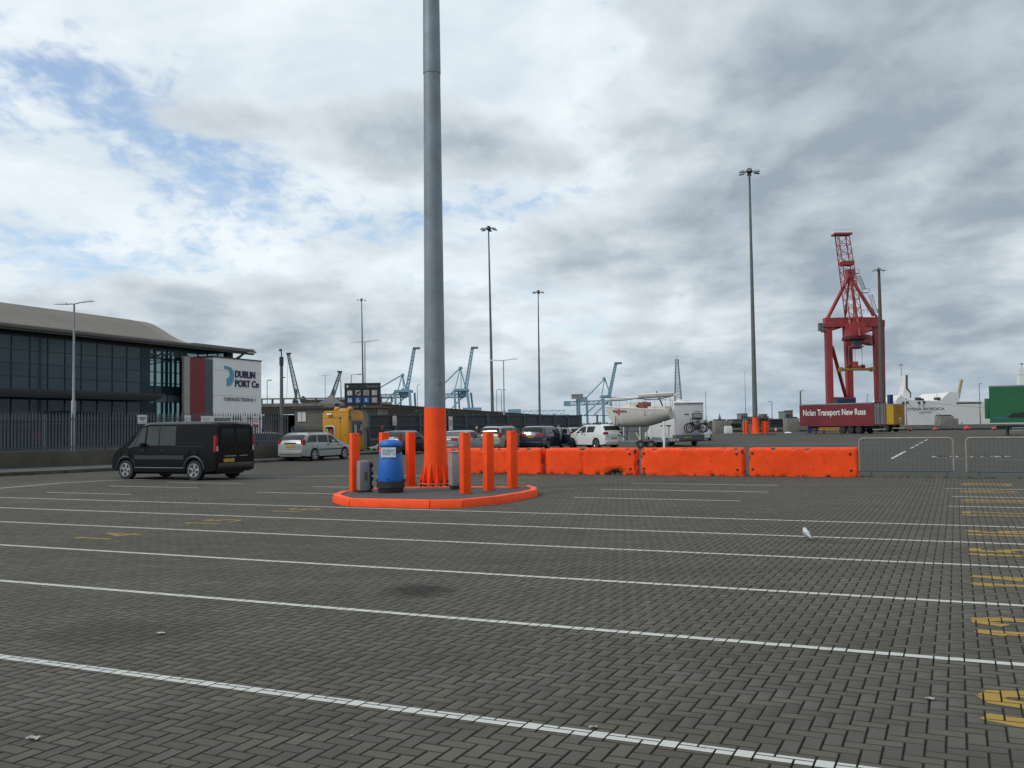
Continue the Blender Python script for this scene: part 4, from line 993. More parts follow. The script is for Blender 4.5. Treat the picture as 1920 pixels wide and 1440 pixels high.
# ------------------------------------------------------------------ black direction sign
Ys = 74; c0 = at(646, 719, Ys); c1 = at(714, 760, Ys); ws, hs = c1.x - c0.x, c0.z - c1.z
sg = thing('direction_sign', 'black direction board with arrow and two rows of pictogram squares', 'sign', ((c0.x + c1.x) / 2, Ys, 0), 0)
zb = (c1.z + at(646, 760, Ys).z) / 2
part('board', MB().box((0, 0, zb + hs / 2), (ws, .10, hs)), SIGNB, sg); part('post', MB().box((-.2, .1, zb / 2), (.22, .10, zb)), SIGNB, sg)
def sq(cx_, cz, s_, c, nm='pictogram'): return part(nm, MB().box((cx_, -.056, cz), (s_, .012, s_)), c, sg)
bs = hs * .235
for r_ in range(2):
    for k in range(4):
        cx_, cz = -ws * .5 + ws * (.145 + .228 * k), zb + hs * (.56 - .33 * r_ ) ; c = SIGNBL if (r_ == 1 and k < 3) else SIGNG; q = sq(cx_, cz, bs, c)
        wm = SIGNW if c is SIGNBL else (SIGNB if k else SIGNW); y = -.066
        if r_ == 0 and k == 0: part('print', MB().bar((cx_, y, cz), (cx_, y - .004, cz), bs * .40, n=16), SIGNW, q); part('print', MB().box((cx_, y - .006, cz - bs * .06), (bs * .12, .004, bs * .4)).box((cx_, y - .006, cz + bs * .24), (bs * .12, .004, bs * .1)), SIGNB, q)
        elif r_ == 0 and k == 1: part('print', MB().bar((cx_ - bs * .4, y, cz - bs * .4), (cx_ + bs * .4, y, cz + bs * .4), bs * .07).box((cx_, y, cz), (bs * .4, .004, bs * .26)), SIGNB, q)
        elif r_ == 0 and k == 2: part('print', MB().box((cx_ - bs * .2, y, cz), (bs * .07, .004, bs * .7)).box((cx_, y, cz), (bs * .07, .004, bs * .7)).box((cx_ + bs * .22, y, cz), (bs * .1, .004, bs * .7)), SIGNB, q)
        elif r_ == 0: part('print', MB().prism([(cx_ - bs * .3, cz - bs * .25), (cx_ - bs * .3, cz + bs * .25), (cx_ + bs * .1, cz + bs * .35), (cx_ - bs * .12, cz + bs * .1), (cx_ - bs * .12, cz - bs * .1), (cx_ + bs * .1, cz - bs * .35)], y - .004, y, lambda a, b, h: (a, h, b)), SIGNW, q)
        elif k == 0: part('print', MB().box((cx_ - bs * .2, y, cz - bs * .05), (bs * .16, .004, bs * .55)).bar((cx_ - bs * .2, y, cz + bs * .34), (cx_ - bs * .2, y - .004, cz + bs * .34), bs * .08, n=8).box((cx_ + bs * .2, y, cz - bs * .05), (bs * .22, .004, bs * .55)).bar((cx_ + bs * .2, y, cz + bs * .34), (cx_ + bs * .2, y - .004, cz + bs * .34), bs * .08, n=8).box((cx_, y, cz), (bs * .03, .004, bs * .8)), SIGNW, q)
        elif k == 1:
            ring = [(cx_ + bs * .26 * math.cos(t), y, cz - bs * .14 + bs * .26 * math.sin(t)) for t in np.linspace(R(100), R(380), 12)]
            part('print', MB().tube(ring, bs * .04, 4).bar((cx_ - bs * .08, y, cz + bs * .3), (cx_ - bs * .04, y, cz - bs * .1), bs * .05).bar((cx_ - bs * .04, y, cz - bs * .1), (cx_ + bs * .2, y, cz - bs * .12), bs * .05).bar((cx_ - bs * .09, y, cz + bs * .38), (cx_ - bs * .09, y - .004, cz + bs * .38), bs * .07, n=8), SIGNW, q)
        elif k == 2: part('print', MB().box((cx_, y, cz), (bs * .16, .004, bs * .6)).add([(cx_ - bs * .22, y - .004, cz - bs * .1), (cx_ + bs * .22, y - .004, cz - bs * .1), (cx_, y - .004, cz + bs * .25)], [(0, 1, 2)]).bar((cx_, y, cz + bs * .36), (cx_, y - .004, cz + bs * .36), bs * .08, n=8), SIGNW, q)
        else: part('print', MB().bar((cx_, y, cz), (cx_, y - .004, cz), bs * .3, n=14), mat('pale_grey', (.42, .41, .37), .6), q)
part('arrow', MB().bar((-ws * .44, -.06, zb + hs * .85), (-ws * .37, -.06, zb + hs * .85), .028).bar((-ws * .44, -.06, zb + hs * .85), (-ws * .405, -.06, zb + hs * .92), .024).bar((-ws * .44, -.06, zb + hs * .85), (-ws * .405, -.06, zb + hs * .78), .024), SIGNW, sg)
lettering('Departures', hs * .13, sg, (-ws * .31, -.056, zb + hs * .81), GREEN, sx=1.15, depth=.004)
lettering('Terminal 1', hs * .13, sg, (ws * .10, -.056, zb + hs * .81), SIGNG, sx=1.12, depth=.004)

# ------------------------------------------------------------------ flyover, ramp and low buildings behind the fence
fy = thing('flyover', 'concrete road bridge with open parapet rail, right of the white sign block', 'bridge', gx(555, 150))
xa, xb = gx(470, 150).x - fy.location.x, gx(735, 150).x - fy.location.x; zt = at(555, 762, 150).z
part('deck', MB().box(((xa + xb) / 2, 4, zt - .55), (xb - xa, 8, 1.1)), mat('bridge_dark', (.045, .043, .038), .9), fy)
part('parapet', MB().box(((xa + xb) / 2, .1, zt + .25), (xb - xa, .3, .5)), CONC, fy)
for k in range(14): part('rail_post', MB().box((xa + (xb - xa) * k / 13, .1, zt + .85), (.28, .25, .8)), CONCD, fy)
part('rail', MB().box(((xa + xb) / 2, .1, zt + 1.22), (xb - xa, .2, .22)), CONC, fy)
part('infill', MB().box((gx(625, 150).x - fy.location.x, .12, zt + .7), (9.5, .16, .7)), mat('infill_brown', (.09, .07, .04), .9), fy)
for px in (500, 560, 625, 700): part('pier', MB().box((gx(px, 150).x - fy.location.x, 4, zt / 2 - .55), (1.2, 5, zt - 1.1)), CONCD, fy)
part('shade_backing', MB().box(((xa + xb) / 2, 7.6, zt / 2 - .6), (xb - xa, .4, zt - 1.2)), mat('under_bridge_shade', (.025, .028, .03), .95), fy)  # dark sheet behind the piers, its colour stands for the shade under the deck
cw = thing('concrete_shed', 'low pale concrete building behind the gate, left of the yellow booth', 'building', gx(605, 92))
xa, xb = gx(553, 92).x - cw.location.x, gx(712, 92).x - cw.location.x; zt = at(600, 766, 92).z
part('wall', MB().box(((xa + xb) / 2, 3, zt / 2), (xb - xa, 6, zt)), mat('pale_render', (.17, .155, .13), .9, var=.3, scale=.6), cw)
part('roof', MB().box(((xa + xb) / 2, 3, zt + .08), (xb - xa + .4, 6.4, .16)), CONCD, cw)
for px in (562, 570): part('window', MB().box((gx(px, 92).x - cw.location.x, -.02, zt * .78), (.35, .06, .9)), WHITED, cw)
for k in range(5): part('vent', MB().box((gx(690 + k * 4, 92).x - cw.location.x, -.02, zt * .86), (.08, .05, .8)), SIGNB, cw)
kk = thing('gabled_kiosk', 'small grey gabled roof poking above the bridge between two cranes', 'building', gx(617, 130))
zt = at(617, 740, 130).z; zl = at(617, 757, 130).z
part('wall', MB().box((0, 1.5, zl / 2), (1.6, 3, zl)), CONC, kk); part('roof', MB().add([(-1.5, 0, zl), (1.5, 0, zl), (1.5, 3, zl), (-1.5, 3, zl), (-.15, 1.5, zt), (.15, 1.5, zt)], [(0, 1, 5, 4), (1, 2, 5), (2, 3, 4, 5), (3, 0, 4), (3, 2, 1, 0)]), GALVD, kk)
# embankment: a brown retaining wall that falls to the right, with bushes
e0, e1 = gx(716, 110), gx(1080, 150); d = e1 - e0; em = thing('ramp_wall', 'brown ramp wall sloping down to the right behind the sheeted fence', 'wall', e0, heading(d)); Lr = d.length
z0, z1 = at(716, 757, 110).z, at(1050, 782, 146).z
part('wall', MB().add([(0, 0, 0), (Lr, 0, 0), (Lr, 0, z1), (0, 0, z0), (0, 4, 0), (Lr, 4, 0), (Lr, 4, z1), (0, 4, z0)], [(3, 2, 1, 0), (4, 5, 6, 7), (0, 1, 5, 4), (1, 2, 6, 5), (2, 3, 7, 6), (3, 0, 4, 7)]), mat('ramp_brown', (.062, .05, .036), .9, var=.3, scale=.2), em)
def bush(px, py, Y, wd, hh, label, n=900, grp=None):
    p = gx(px, Y); top = at(px, py, Y).z; o = thing('bush', label, 'bush', (p.x, Y, 0), 0, grp); m = MB(); st = MB()
    cs_ = [(rng.uniform(-wd / 2, wd / 2), rng.uniform(-wd / 4, wd / 4), rng.uniform(top - hh, top - hh * .25), rng.uniform(.16, .30) * hh + .2) for _ in range(12)]
    for k in range(n):
        c = cs_[k % 12]; v = rng.normal(size=3); v = v / np.linalg.norm(v) * c[3] * rng.uniform(.55, 1.1); q = Vector((c[0] + v[0], c[1] + v[1], min(top, c[2] + v[2]))); a = Vector(rng.normal(size=3)).normalized() * .10; b = a.orthogonal().normalized() * .08
        m.add([q - a, q + b, q + a, q - b], [(0, 1, 2, 3)])
    for c in cs_[:5]: st.bar((c[0] * .4, 0, 0), (c[0], c[1], c[2]), .08, .03, n=5)
    part('leaves', m, TREEG, o); part('stem', st, CONCD, o)
bush(755, 768, 100, 9, 2.0, 'dark green bush on the ramp behind the sheeted fence, left of the mast', 2600)
bush(880, 777, 116, 5, 1.2, 'dark green bush on the ramp just right of the mast', 1200)
bush(1327, 786, 170, 2.2, 1.8, 'small dark tree just right of the motorhome', 600)

# ------------------------------------------------------------------ vehicles
def lerp_list(pts, x):
    if x <= pts[0][0]: return pts[0][1]
    for (a, b), (c, d) in zip(pts, pts[1:]):
        if x <= c:
            t = (x - a) / (c - a) if c > a else 0; return b + (d - b) * t
    return pts[-1][1]
def smooth_list(pts, x, e=.06): return (lerp_list(pts, x - e) + 2 * lerp_list(pts, x) + lerp_list(pts, x + e)) / 4
def make_vehicle(name, label, cat, loc, hd, paint, Lv, Wv, prof, belt, axles, wr, side_glass, screen, rear_glass, tails, tumble=.30, clear=.20, group=None, glass=None, rear_gl=None,
                 plate=True, tail_len=.20, plate_z=.75, rails=False, trim=None, lights=True, rim=CHROME, mirror=True, nose=.16, tail_t=.08):
    glass = glass or CARGL; o = thing(name, label, cat, loc, hd, group); h2 = Lv / 2
    def sec(x):
        zt = smooth_list(prof, x); zb = min(smooth_list(belt, x), zt - .035)
        fx = max(0, (x - h2 * .55) / (h2 * .45)); bx = max(0, (-x - h2 * .62) / (h2 * .38))
        wb = Wv / 2 * (1 - nose * fx ** 2.2 - tail_t * bx ** 2.5); wt = max(wb * .55, wb - (zt - zb) * tumble)
        zf = clear + .10 * (fx ** 3) + .06 * bx ** 3
        arch = 0
        for ax in axles:
            d = abs(x - ax)
            if d < wr * 1.16: arch = max(arch, math.sqrt((wr * 1.16) ** 2 - d * d) + wr * .98)
        zl = max(zf, arch); zm = max(zl + .02, (zf + zb) * .55); zb2 = max(zb, zm + .02)
        k = min(.09, (zt - zb) * .3)
        return [(0, zl), (wb * .80, zl), (wb * .985, zl + .005 if arch > zf else zl + .05), (wb, zm), (wb * .975, zb2), (wt + (wb * .975 - wt) * .10, zt - k), (wt * .86, zt - k * .18), (0, zt)]
    xs = sorted(set([round(-h2 + i * .055, 4) for i in range(int(Lv / .055) + 1)] + [h2] + [p[0] for p in prof] + [a + s * wr * 1.16 for a in axles for s in (-1, 1)]))
    rows = []
    for x in xs:
        s = sec(x); rows.append([(x, -y, z) for y, z in s] + [(x, y, z) for y, z in reversed(s[1:-1])])
    m = MB().grid(rows, closed=True); n = len(rows[0]); m.f.append(tuple(range(n))); m.f.append(tuple(range((len(rows) - 1) * n, len(rows) * n)))
    body = part('body', m, paint, o, smooth=True, ang=40)
    part('underbody', MB().box((0, 0, clear + .12), (Lv * .9, Wv * .72, .30)), BLACKP, o)
    def surf(x, t):
        s = sec(x); i = min(int(t), 6); f = t - i; return s[i][0] + (s[i + 1][0] - s[i][0]) * f, s[i][1] + (s[i + 1][1] - s[i][1]) * f
    for sd in (-1, 1):
        for (b0, b1, t0, t1) in side_glass:            # bottom x-range, top x-range
            R_ = []
            for k in range(5):
                f = k / 4; xa, xb = b0 + (t0 - b0) * f, b1 + (t1 - b1) * f; row = []
                for i in range(9):
                    x = xa + (xb - xa) * i / 8; y, z = surf(x, 4.10 + .82 * f); row.append((x, sd * (y + .008), z + .002))
                R_.append(row)
            part('side_window', MB().grid(R_), glass, o, smooth=True)
    def band(nm, xa, xb, gl, ox, t0=5.25):
        R_ = []
        for i in range(9):
            x = xa + (xb - xa) * i / 8; row = []
            for k in range(-6, 7):
                t = 7 - abs(k) / 6 * (7 - t0); y, z = surf(x, t); row.append((x + ox, math.copysign(y, k) if k else 0, z + .010))
            R_.append(row)
        part(nm, MB().grid(R_), gl, o, smooth=True)
    band('windscreen', screen[0], screen[1], glass, .006)
    if rear_glass: band('rear_window', rear_glass[0], rear_glass[1], rear_gl or glass, -.012)
    for ax in axles:
        for sd in (-1, 1):
            w_ = part('wheel', MB().bar((ax, sd * (Wv / 2 - .215), wr), (ax, sd * (Wv / 2 - .012), wr), wr, n=22), RUBBER, o, smooth=True)
            y1 = sd * (Wv / 2 - .004); rm = MB().bar((ax, sd * (Wv / 2 - .05), wr), (ax, y1 - sd * .012, wr), wr * .30, n=12)
            for k in range(5):
                t = k * math.tau / 5 + .4; c, s_ = math.cos(t), math.sin(t)
                rm.add([(ax + c * r_ - s_ * q, y1 - sd * .006, wr + s_ * r_ + c * q) for r_, q in ((wr * .12, -wr * .10), (wr * .66, -wr * .16), (wr * .66, wr * .16), (wr * .12, wr * .10))], [(0, 1, 2, 3)])
            ring = [(ax + math.cos(t) * wr * .66, y1 - sd * .004, wr + math.sin(t) * wr * .66) for t in np.linspace(0, math.tau, 19)]
            rm.tube(ring, wr * .045, 4); part('rim', rm, rim, w_)
    for (z0, z1, yi, yo, dx) in tails:
        for sd in (-1, 1):
            s = sec(-h2 + .02 + dx); ww = s[3][0]
            part('tail_light', MB().add([(-h2 - .015 + dx * .25, sd * (ww - yi), z0), (-h2 - .015 + dx * .25, sd * (ww - yo), z0), (-h2 - .015 + dx * .75, sd * (ww - yo), z1), (-h2 - .015 + dx * .75, sd * (ww - yi - .01), z1),
                                         (-h2 + tail_len + dx, sd * (ww - yi + .004), z0 + .02), (-h2 + tail_len + .02 + dx, sd * (ww - yo), z0), (-h2 + tail_len + .02 + dx, sd * (ww - yo), z1), (-h2 + tail_len + .02 + dx, sd * (ww - yi - .03), z1 - .02)],
                                        [(0, 1, 2, 3), (4, 7, 6, 5), (0, 4, 5, 1), (1, 5, 6, 2), (2, 6, 7, 3), (3, 7, 4, 0)]), REDLENS, o)
    if lights:
        for sd in (-1, 1):
            x = h2 - .16; s = sec(x); part('headlight', MB().box((x + .03, sd * s[4][0] * .80, s[4][1] - .05), (.24, .30, .14), -sd * .5), LENS, o, bevel=.04)
    if plate:
        part('number_plate', MB().box((-h2 - .012, 0, plate_z), (.02, .50, .115)), PLATE, o)
    part('bumper', MB().box((-h2 + .01, 0, clear + .26), (.16, Wv * .86, .20)), trim or paint, o, bevel=.05)
    if mirror:
        for sd in (-1, 1):
            x = screen[0] - .15; s = sec(x); part('mirror', MB().box((x, sd * (s[4][0] + .10), s[4][1] + .10), (.12, .20, .14)), BLACKP if trim else paint, o, bevel=.04)
    for sd in (-1, 1):
        for x in (-.15, .75):
            if abs(x) < h2: y, z = surf(x, 3.75); part('door_handle', MB().box((x, sd * (y + .012), z), (.17, .03, .035)), BLACKP, o)
    if rails:
        for sd in (-1, 1):
            pts = [(x, sd * surf(x, 5.6)[0], surf(x, 5.6)[1] + .05) for x in np.linspace(-h2 * .72, h2 * .18, 7)]; part('roof_rail', MB().tube(pts, .02, 5), rim, o)
    return o, body, sec
def paint(name, rgb, rough=.32, metal=.0): return mat(name, rgb, rough, metal, var=.08, scale=1.0, coat=.55, dirt=tuple(c * .5 + .02 for c in rgb), dirt_amt=.18)
P_VAN = mat('van_black', (.0060, .0068, .0078), .30, var=.2, scale=1, spec=.14, dirt=(.012, .012, .012), dirt_amt=.3); P_SIL = paint('silver_paint', (.31, .32, .305), .4, .2); P_WHT = paint('white_car', (.66, .67, .65)); P_GRY = paint('grey_silver', (.26, .275, .285), .35, .3)
P_CHA = paint('champagne', (.29, .275, .24), .35, .25); P_DRK = paint('black_car', (.012, .013, .018)); P_NAV = paint('navy_car', (.012, .02, .04))
# the black van
vp = (G(230, 900) + G(380, 898)) / 2; hv = Vector((-UX, -UY, 0))
pr = gx(339, 33.8); VAN_H = heading(hv)
van, vbody, vsec = make_vehicle('passenger_van', 'black passenger van with tall red tail lights and bright alloy wheels', 'van', pr, VAN_H, P_VAN, 4.85, 2.0,
    [(-2.425, 1.86), (-2.36, 1.95), (-2.2, 1.975), (.62, 1.985), (.86, 1.93), (1.15, 1.70), (1.62, 1.29), (1.75, 1.20), (2.15, 1.0), (2.36, .84), (2.425, .66)],
    [(-2.425, 1.08), (.9, 1.10), (1.7, 1.05), (2.2, .86), (2.425, .6)], (-1.53, 1.57), .335,
    [(-.70, .02, -.68, .04), (.07, .62, .06, .60), (.72, 1.24, .68, .84), (1.28, 1.52, .88, .95)], (.90, 1.60), None, [(.95, 1.50, .0, .11, .0)], tumble=.13, clear=.22, glass=CARGL2, plate=False, trim=BLACKP, nose=.20, tail_t=.03, lights=False, tail_len=.07)
CLAD = mat('van_cladding', (.020, .023, .026), .55)
for sd in (-1, 1):
    part('side_moulding', MB().grid([[(x, sd * (vsec(x)[3][0] + .018), z) for x in np.linspace(-1.1, 1.15, 12)] for z in (.70, .84)]), CLAD, van)
    part('sill_strip', MB().box((0, sd * .985, .42), (2.3, .012, .02)), GALV, van)
    for ax in (-1.53, 1.57):
        arcp = [(ax + .44 * math.cos(t), sd * (.985 if ax < 0 else .955), .335 + .46 * math.sin(t)) for t in np.linspace(R(5), R(175), 13)]; part('wheel_arch', MB().tube(arcp, .045, 6), CLAD, van, smooth=True)
    part('headlight', MB().add([(2.05, sd * .80, .93), (2.32, sd * .62, .80), (2.30, sd * .80, .76), (1.85, sd * .90, .98), (1.80, sd * .84, 1.06)], [(0, 1, 2, 3, 4)]).add([(2.07, sd * .82, .94), (2.34, sd * .64, .82), (1.82, sd * .86, 1.08)], [(0, 1, 2)]), LENS, van)
    part('sliding_rail', MB().box((-1.3, sd * .985, 1.13), (1.5, .012, .018)), BLACKP, van)
part('number_plate', MB().box((-2.44, .32, .66), (.02, .52, .12)), PLATE, van); part('rear_handle', MB().box((-2.445, .25, .80), (.02, .55, .035)).box((-2.445, -.4, .80), (.02, .4, .03)), GALV, van)
part('door_split', MB().box((-2.432, 0, 1.3), (.012, .015, 1.05)), BLACKP, van); part('brake_light', MB().box((-2.40, 0, 1.90), (.03, .16, .03)), REDLENS, van)
part('rear_window', MB().add([(-2.436, y, z) for y, z in ((-.74, 1.22), (-.06, 1.22), (-.06, 1.72), (-.68, 1.72))], [(0, 1, 2, 3)]).add([(-2.436, -y, z) for y, z in ((-.74, 1.22), (-.06, 1.22), (-.06, 1.72), (-.68, 1.72))], [(0, 1, 2, 3)]), CARGL, van)
for sd in (-1, 1): part('tail_lens', MB().box((-2.452, sd * .90, 1.06), (.012, .08, .16)), LENS, van)

NV = Vector((VX, VY, 0)); HN = heading(NV)
def place(px, Y): return gx(px, Y)
# silver estate car near the booth
est_prof = [(-2.22, .82), (-2.18, 1.0), (-2.05, 1.22), (-1.80, 1.40), (-1.4, 1.445), (.1, 1.44), (.5, 1.34), (1.15, .98), (1.3, .93), (2.0, .78), (2.15, .66), (2.22, .52)]
est_belt = [(-2.22, .80), (-1.9, .93), (0, .90), (1.15, .86), (2.22, .5)]
est, eb, es = make_vehicle('estate_car', 'silver estate car driving away next to the yellow booth', 'car', place(594, 51.6), HN - R(1), P_SIL, 4.44, 1.74, est_prof, est_belt, (-1.30, 1.33), .31,
    [(-1.95, -1.10, -1.62, -1.02), (-1.0, -.15, -.95, -.10), (-.05, .95, -.02, .38)], (.30, 1.08), (-2.12, -1.86), [(.82, 1.12, .0, .16, .06)], clear=.19, plate_z=.78, rails=True, glass=CARGL, rear_gl=CARGL2)
for sd in (-1, 1): part('side_strip', MB().box((.1, sd * .87, .58), (2.2, .02, .05)), BLACKP, est)
part('handle_strip', MB().box((-2.235, 0, .93), (.02, .75, .05)), BLACKP, est)
hat_prof = [(-2.0, .80), (-1.96, .98), (-1.80, 1.25), (-1.55, 1.43), (-1.2, 1.47), (.2, 1.46), (.55, 1.36), (1.15, 1.0), (1.3, .95), (1.85, .78), (1.97, .66), (2.0, .5)]
hat_belt = [(-2.0, .78), (-1.7, .95), (0, .90), (1.1, .88), (2.0, .5)]
hatw = [(-1.25, -.35, -1.15, -.32), (-.22, .95, -.18, .42)]
make_vehicle('hatchback', 'dark hatchback parked behind the bollards left of the mast', 'car', place(761, 61), HN, P_DRK, 4.0, 1.70, hat_prof, hat_belt, (-1.22, 1.25), .30, hatw, (.35, 1.08), (-1.90, -1.62), [(.85, 1.15, .0, .13, .05)], rear_gl=CARGL2)
sal_prof = [(-2.4, .72), (-2.36, .92), (-2.25, 1.0), (-1.75, 1.06), (-1.0, 1.36), (-.7, 1.42), (.1, 1.43), (.5, 1.33), (1.2, .97), (1.4, .92), (2.1, .76), (2.3, .62), (2.4, .48)]
sal_belt = [(-2.4, .7), (-1.9, .97), (0, .90), (1.2, .86), (2.4, .46)]
salw = [(-1.45, -.55, -.98, -.5), (-.45, 1.0, -.42, .42)]
sal, sb, ss = make_vehicle('saloon_car', 'grey silver saloon parked just right of the mast', 'car', place(868, 62.5), HN - R(2), P_GRY, 4.8, 1.82, sal_prof, sal_belt, (-1.40, 1.45), .32, salw, (.35, 1.15), (-1.72, -1.06), [(.78, .95, .0, .35, .03)], plate_z=.66)
part('chrome_strip', MB().box((-2.41, 0, .84), (.02, 1.1, .05)), mat('bright_trim', (.42, .43, .43), .5), sal)
s2, b2_, _ = make_vehicle('saloon_car', 'light silver saloon further back, its roof showing above the grey saloon', 'car', place(852, 74), HN - R(2), P_SIL, 4.7, 1.80, sal_prof, sal_belt, (-1.40, 1.45), .32, salw, (.35, 1.15), (-1.72, -1.06), [(.78, .95, .0, .35, .03)])
make_vehicle('saloon_car', 'pale silver saloon between the grey saloon and the champagne minivan', 'car', place(906, 80), HN, P_WHT, 4.6, 1.80, sal_prof, sal_belt, (-1.40, 1.45), .32, salw, (.35, 1.15), (-1.72, -1.06), [(.78, .95, .0, .35, .03)])
mpv_prof = [(-2.25, .85), (-2.22, 1.05), (-2.12, 1.35), (-1.95, 1.58), (-1.6, 1.65), (.2, 1.64), (.6, 1.52), (1.45, 1.02), (1.55, .97), (2.05, .80), (2.2, .66), (2.25, .5)]
mpv_belt = [(-2.25, .84), (-1.9, 1.0), (0, .97), (1.3, .92), (2.25, .5)]
mpvw = [(-2.0, -1.15, -1.80, -1.08), (-1.05, -.15, -1.0, -.12), (-.05, 1.15, -.02, .48)]
mpv, mb_, _ = make_vehicle('minivan', 'champagne coloured minivan parked behind the right bollards', 'car', place(945, 67), HN - R(2), P_CHA, 4.5, 1.80, mpv_prof, mpv_belt, (-1.32, 1.38), .32, mpvw, (.40, 1.38), (-2.18, -1.97), [(.88, 1.22, .0, .16, .05)], rails=True, plate_z=.80)
part('chrome_strip', MB().box((-2.265, 0, .93), (.02, .9, .05)), mat('bright_trim', (.42, .43, .43), .5), mpv)
smx, sb2, ssec = make_vehicle('people_carrier', 'dark navy people carrier with its driver door open', 'car', place(1019, 69), HN + R(1), P_NAV, 4.75, 1.88, mpv_prof[:0] + [(-2.375, .85), (-2.34, 1.05), (-2.2, 1.35), (-1.95, 1.57), (-1.5, 1.64), (.2, 1.63), (.65, 1.5), (1.45, 1.02), (1.6, .96), (2.15, .78), (2.3, .64), (2.375, .5)],
    [(-2.375, .84), (-1.9, 1.05), (0, .98), (1.3, .92), (2.375, .5)], (-1.40, 1.45), .34, [(-2.0, -1.2, -1.75, -1.1), (-1.1, -.2, -1.0, -.15)], (.40, 1.38), (-2.26, -1.98), [(.92, 1.10, .0, .50, .06)], plate_z=.88)
part('chrome_strip', MB().box((-2.39, .0, .985), (.02, .62, .05)), mat('bright_trim', (.42, .43, .43), .5), smx)
dr = part('open_door', MB().add([(0, 0, .32), (1.05, 0, .32), (1.05, 0, 1.0), (.1, 0, 1.05), (0, .05, .32), (1.05, .05, .32), (1.05, .05, 1.0), (.1, .05, 1.05)], [(3, 2, 1, 0), (4, 5, 6, 7), (0, 1, 5, 4), (1, 2, 6, 5), (2, 3, 7, 6), (3, 0, 4, 7)]), P_NAV, smx, loc=(.95, -.95, 0), rz=R(180 + 62), bevel=.02)
part('window_frame', MB().tube([(1.0, .025, 1.0), (.75, .025, 1.50), (.3, .025, 1.42), (.05, .025, 1.05)], .025, 5), P_NAV, dr)
part('door_opening', MB().add([(x, -ssec(x)[3][0] - .004, z) for x, z in ((-.1, .35), (.95, .35), (1.0, 1.0), (.45, 1.45), (-.1, 1.45))], [(0, 1, 2, 3, 4)]), BLACKP, smx)
make_vehicle('hatchback', 'silver hatchback further back between the people carrier and the white car', 'car', place(1064, 79), R(118), P_SIL, 3.9, 1.70, hat_prof, hat_belt, (-1.22, 1.25), .30, hatw, (.35, 1.08), (-1.90, -1.62), [(.85, 1.15, .0, .13, .05)])
make_vehicle('estate_car', 'grey estate car mostly hidden behind the white car', 'car', place(1103, 84), R(150), P_GRY, 4.4, 1.76, [(a, b * 1.12) for a, b in est_prof], est_belt, (-1.30, 1.33), .31, [(-1.95, -1.10, -1.62, -1.02), (-1.0, -.15, -.95, -.10), (-.05, .95, -.02, .38)], (.30, 1.08), (-2.12, -1.86), [(.82, 1.12, .0, .16, .06)])
suv_prof = [(-2.2, .95), (-2.16, 1.15), (-2.05, 1.40), (-1.85, 1.62), (-1.4, 1.69), (.1, 1.68), (.5, 1.56), (1.2, 1.12), (1.35, 1.08), (2.0, .95), (2.15, .82), (2.2, .6)]
suv_belt = [(-2.2, .95), (-1.8, 1.12), (0, 1.06), (1.15, 1.03), (2.2, .6)]
suv, sbd, _ = make_vehicle('sport_utility', 'white sport utility car with dark windows towing the boat trailer', 'car', place(1112, 68.8), R(126), P_WHT, 4.42, 1.81, suv_prof, suv_belt, (-1.30, 1.32), .355, [(-1.05, -.30, -1.12, -.28), (-.18, 1.02, -.14, .42)], (.34, 1.12), (-2.10, -1.88), [(.98, 1.16, .0, .32, .05)], clear=.22, plate_z=.72, rails=True)
make_vehicle('hatchback', 'white hatchback mostly hidden behind the motorhome, one dark wheel showing', 'car', place(1309, 92), R(60), P_WHT, 3.9, 1.70, hat_prof, hat_belt, (-1.22, 1.25), .30, hatw, (.35, 1.08), (-1.90, -1.62), [(.85, 1.15, .0, .13, .05)])
make_vehicle('hatchback', 'dark blue car seen through the fence left of the silver estate', 'car', place(510, 62), R(20), P_NAV, 3.9, 1.70, hat_prof, hat_belt, (-1.22, 1.25), .30, hatw, (.35, 1.08), (-1.90, -1.62), [(.85, 1.15, .0, .13, .05)])

# ------------------------------------------------------------------ sailing boat on its trailer
bp_ = gx(1204, 67.0); BH = R(153); BSC = .84
boat = thing('sailing_boat', 'small cream sailing boat with lowered mast and rails, strapped on a trailer', 'boat', bp_, BH)
HULLW = mat('gelcoat', (.55, .53, .48), .35, var=.1, scale=1, dirt=(.3, .27, .2), dirt_amt=.3)
Lb2 = 5.5; secs = []
for i in range(25):
    f = i / 24; x = -2.5 + Lb2 * f
    wd = 1.02 * (1 - max(0, (f - .45) / .55) ** 2.2) * (.86 + .14 * min(1, f / .35)) + .015
    zs = 2.36 + .16 * f + .10 * f * f; zk = 1.30 + .28 * max(0, (f - .62) / .38) ** 2 + .62 * max(0, (f - .88) / .12) ** 1.6 + .50 * max(0, (.42 - f) / .42) ** 1.25
    secs.append([(x + (.0 if f < .9 else .10 * (f - .9) / .1 * q), wd * math.sin(min(1, q * 1.08) * math.pi / 2) ** .75 if q > 0 else 0, zk + (zs - zk) * (q ** 1.9)) for q in np.linspace(0, 1, 9)])
rows = [[(x, -y, z) for x, y, z in reversed(s[1:])] + [s[0]] + [(x, y, z) for x, y, z in s[1:]] for s in secs]
hm = MB().grid(rows); n = len(rows[0]); hm.f.append(tuple(range(n))); part('hull', hm, HULLW, boat, smooth=True, ang=60)
dk = MB().grid([[(r[0][0], r[0][1] * k_, r[0][2] + .05 * (1 - abs(k_))) for k_ in (1, .5, 0, -.5, -1)] for r in rows]); part('deck', dk, HULLW, boat, smooth=True)
part('gunwale', MB().tube([r[0] for r in rows], .03, 5).tube([r[-1] for r in rows], .03, 5), WHITEP, boat)
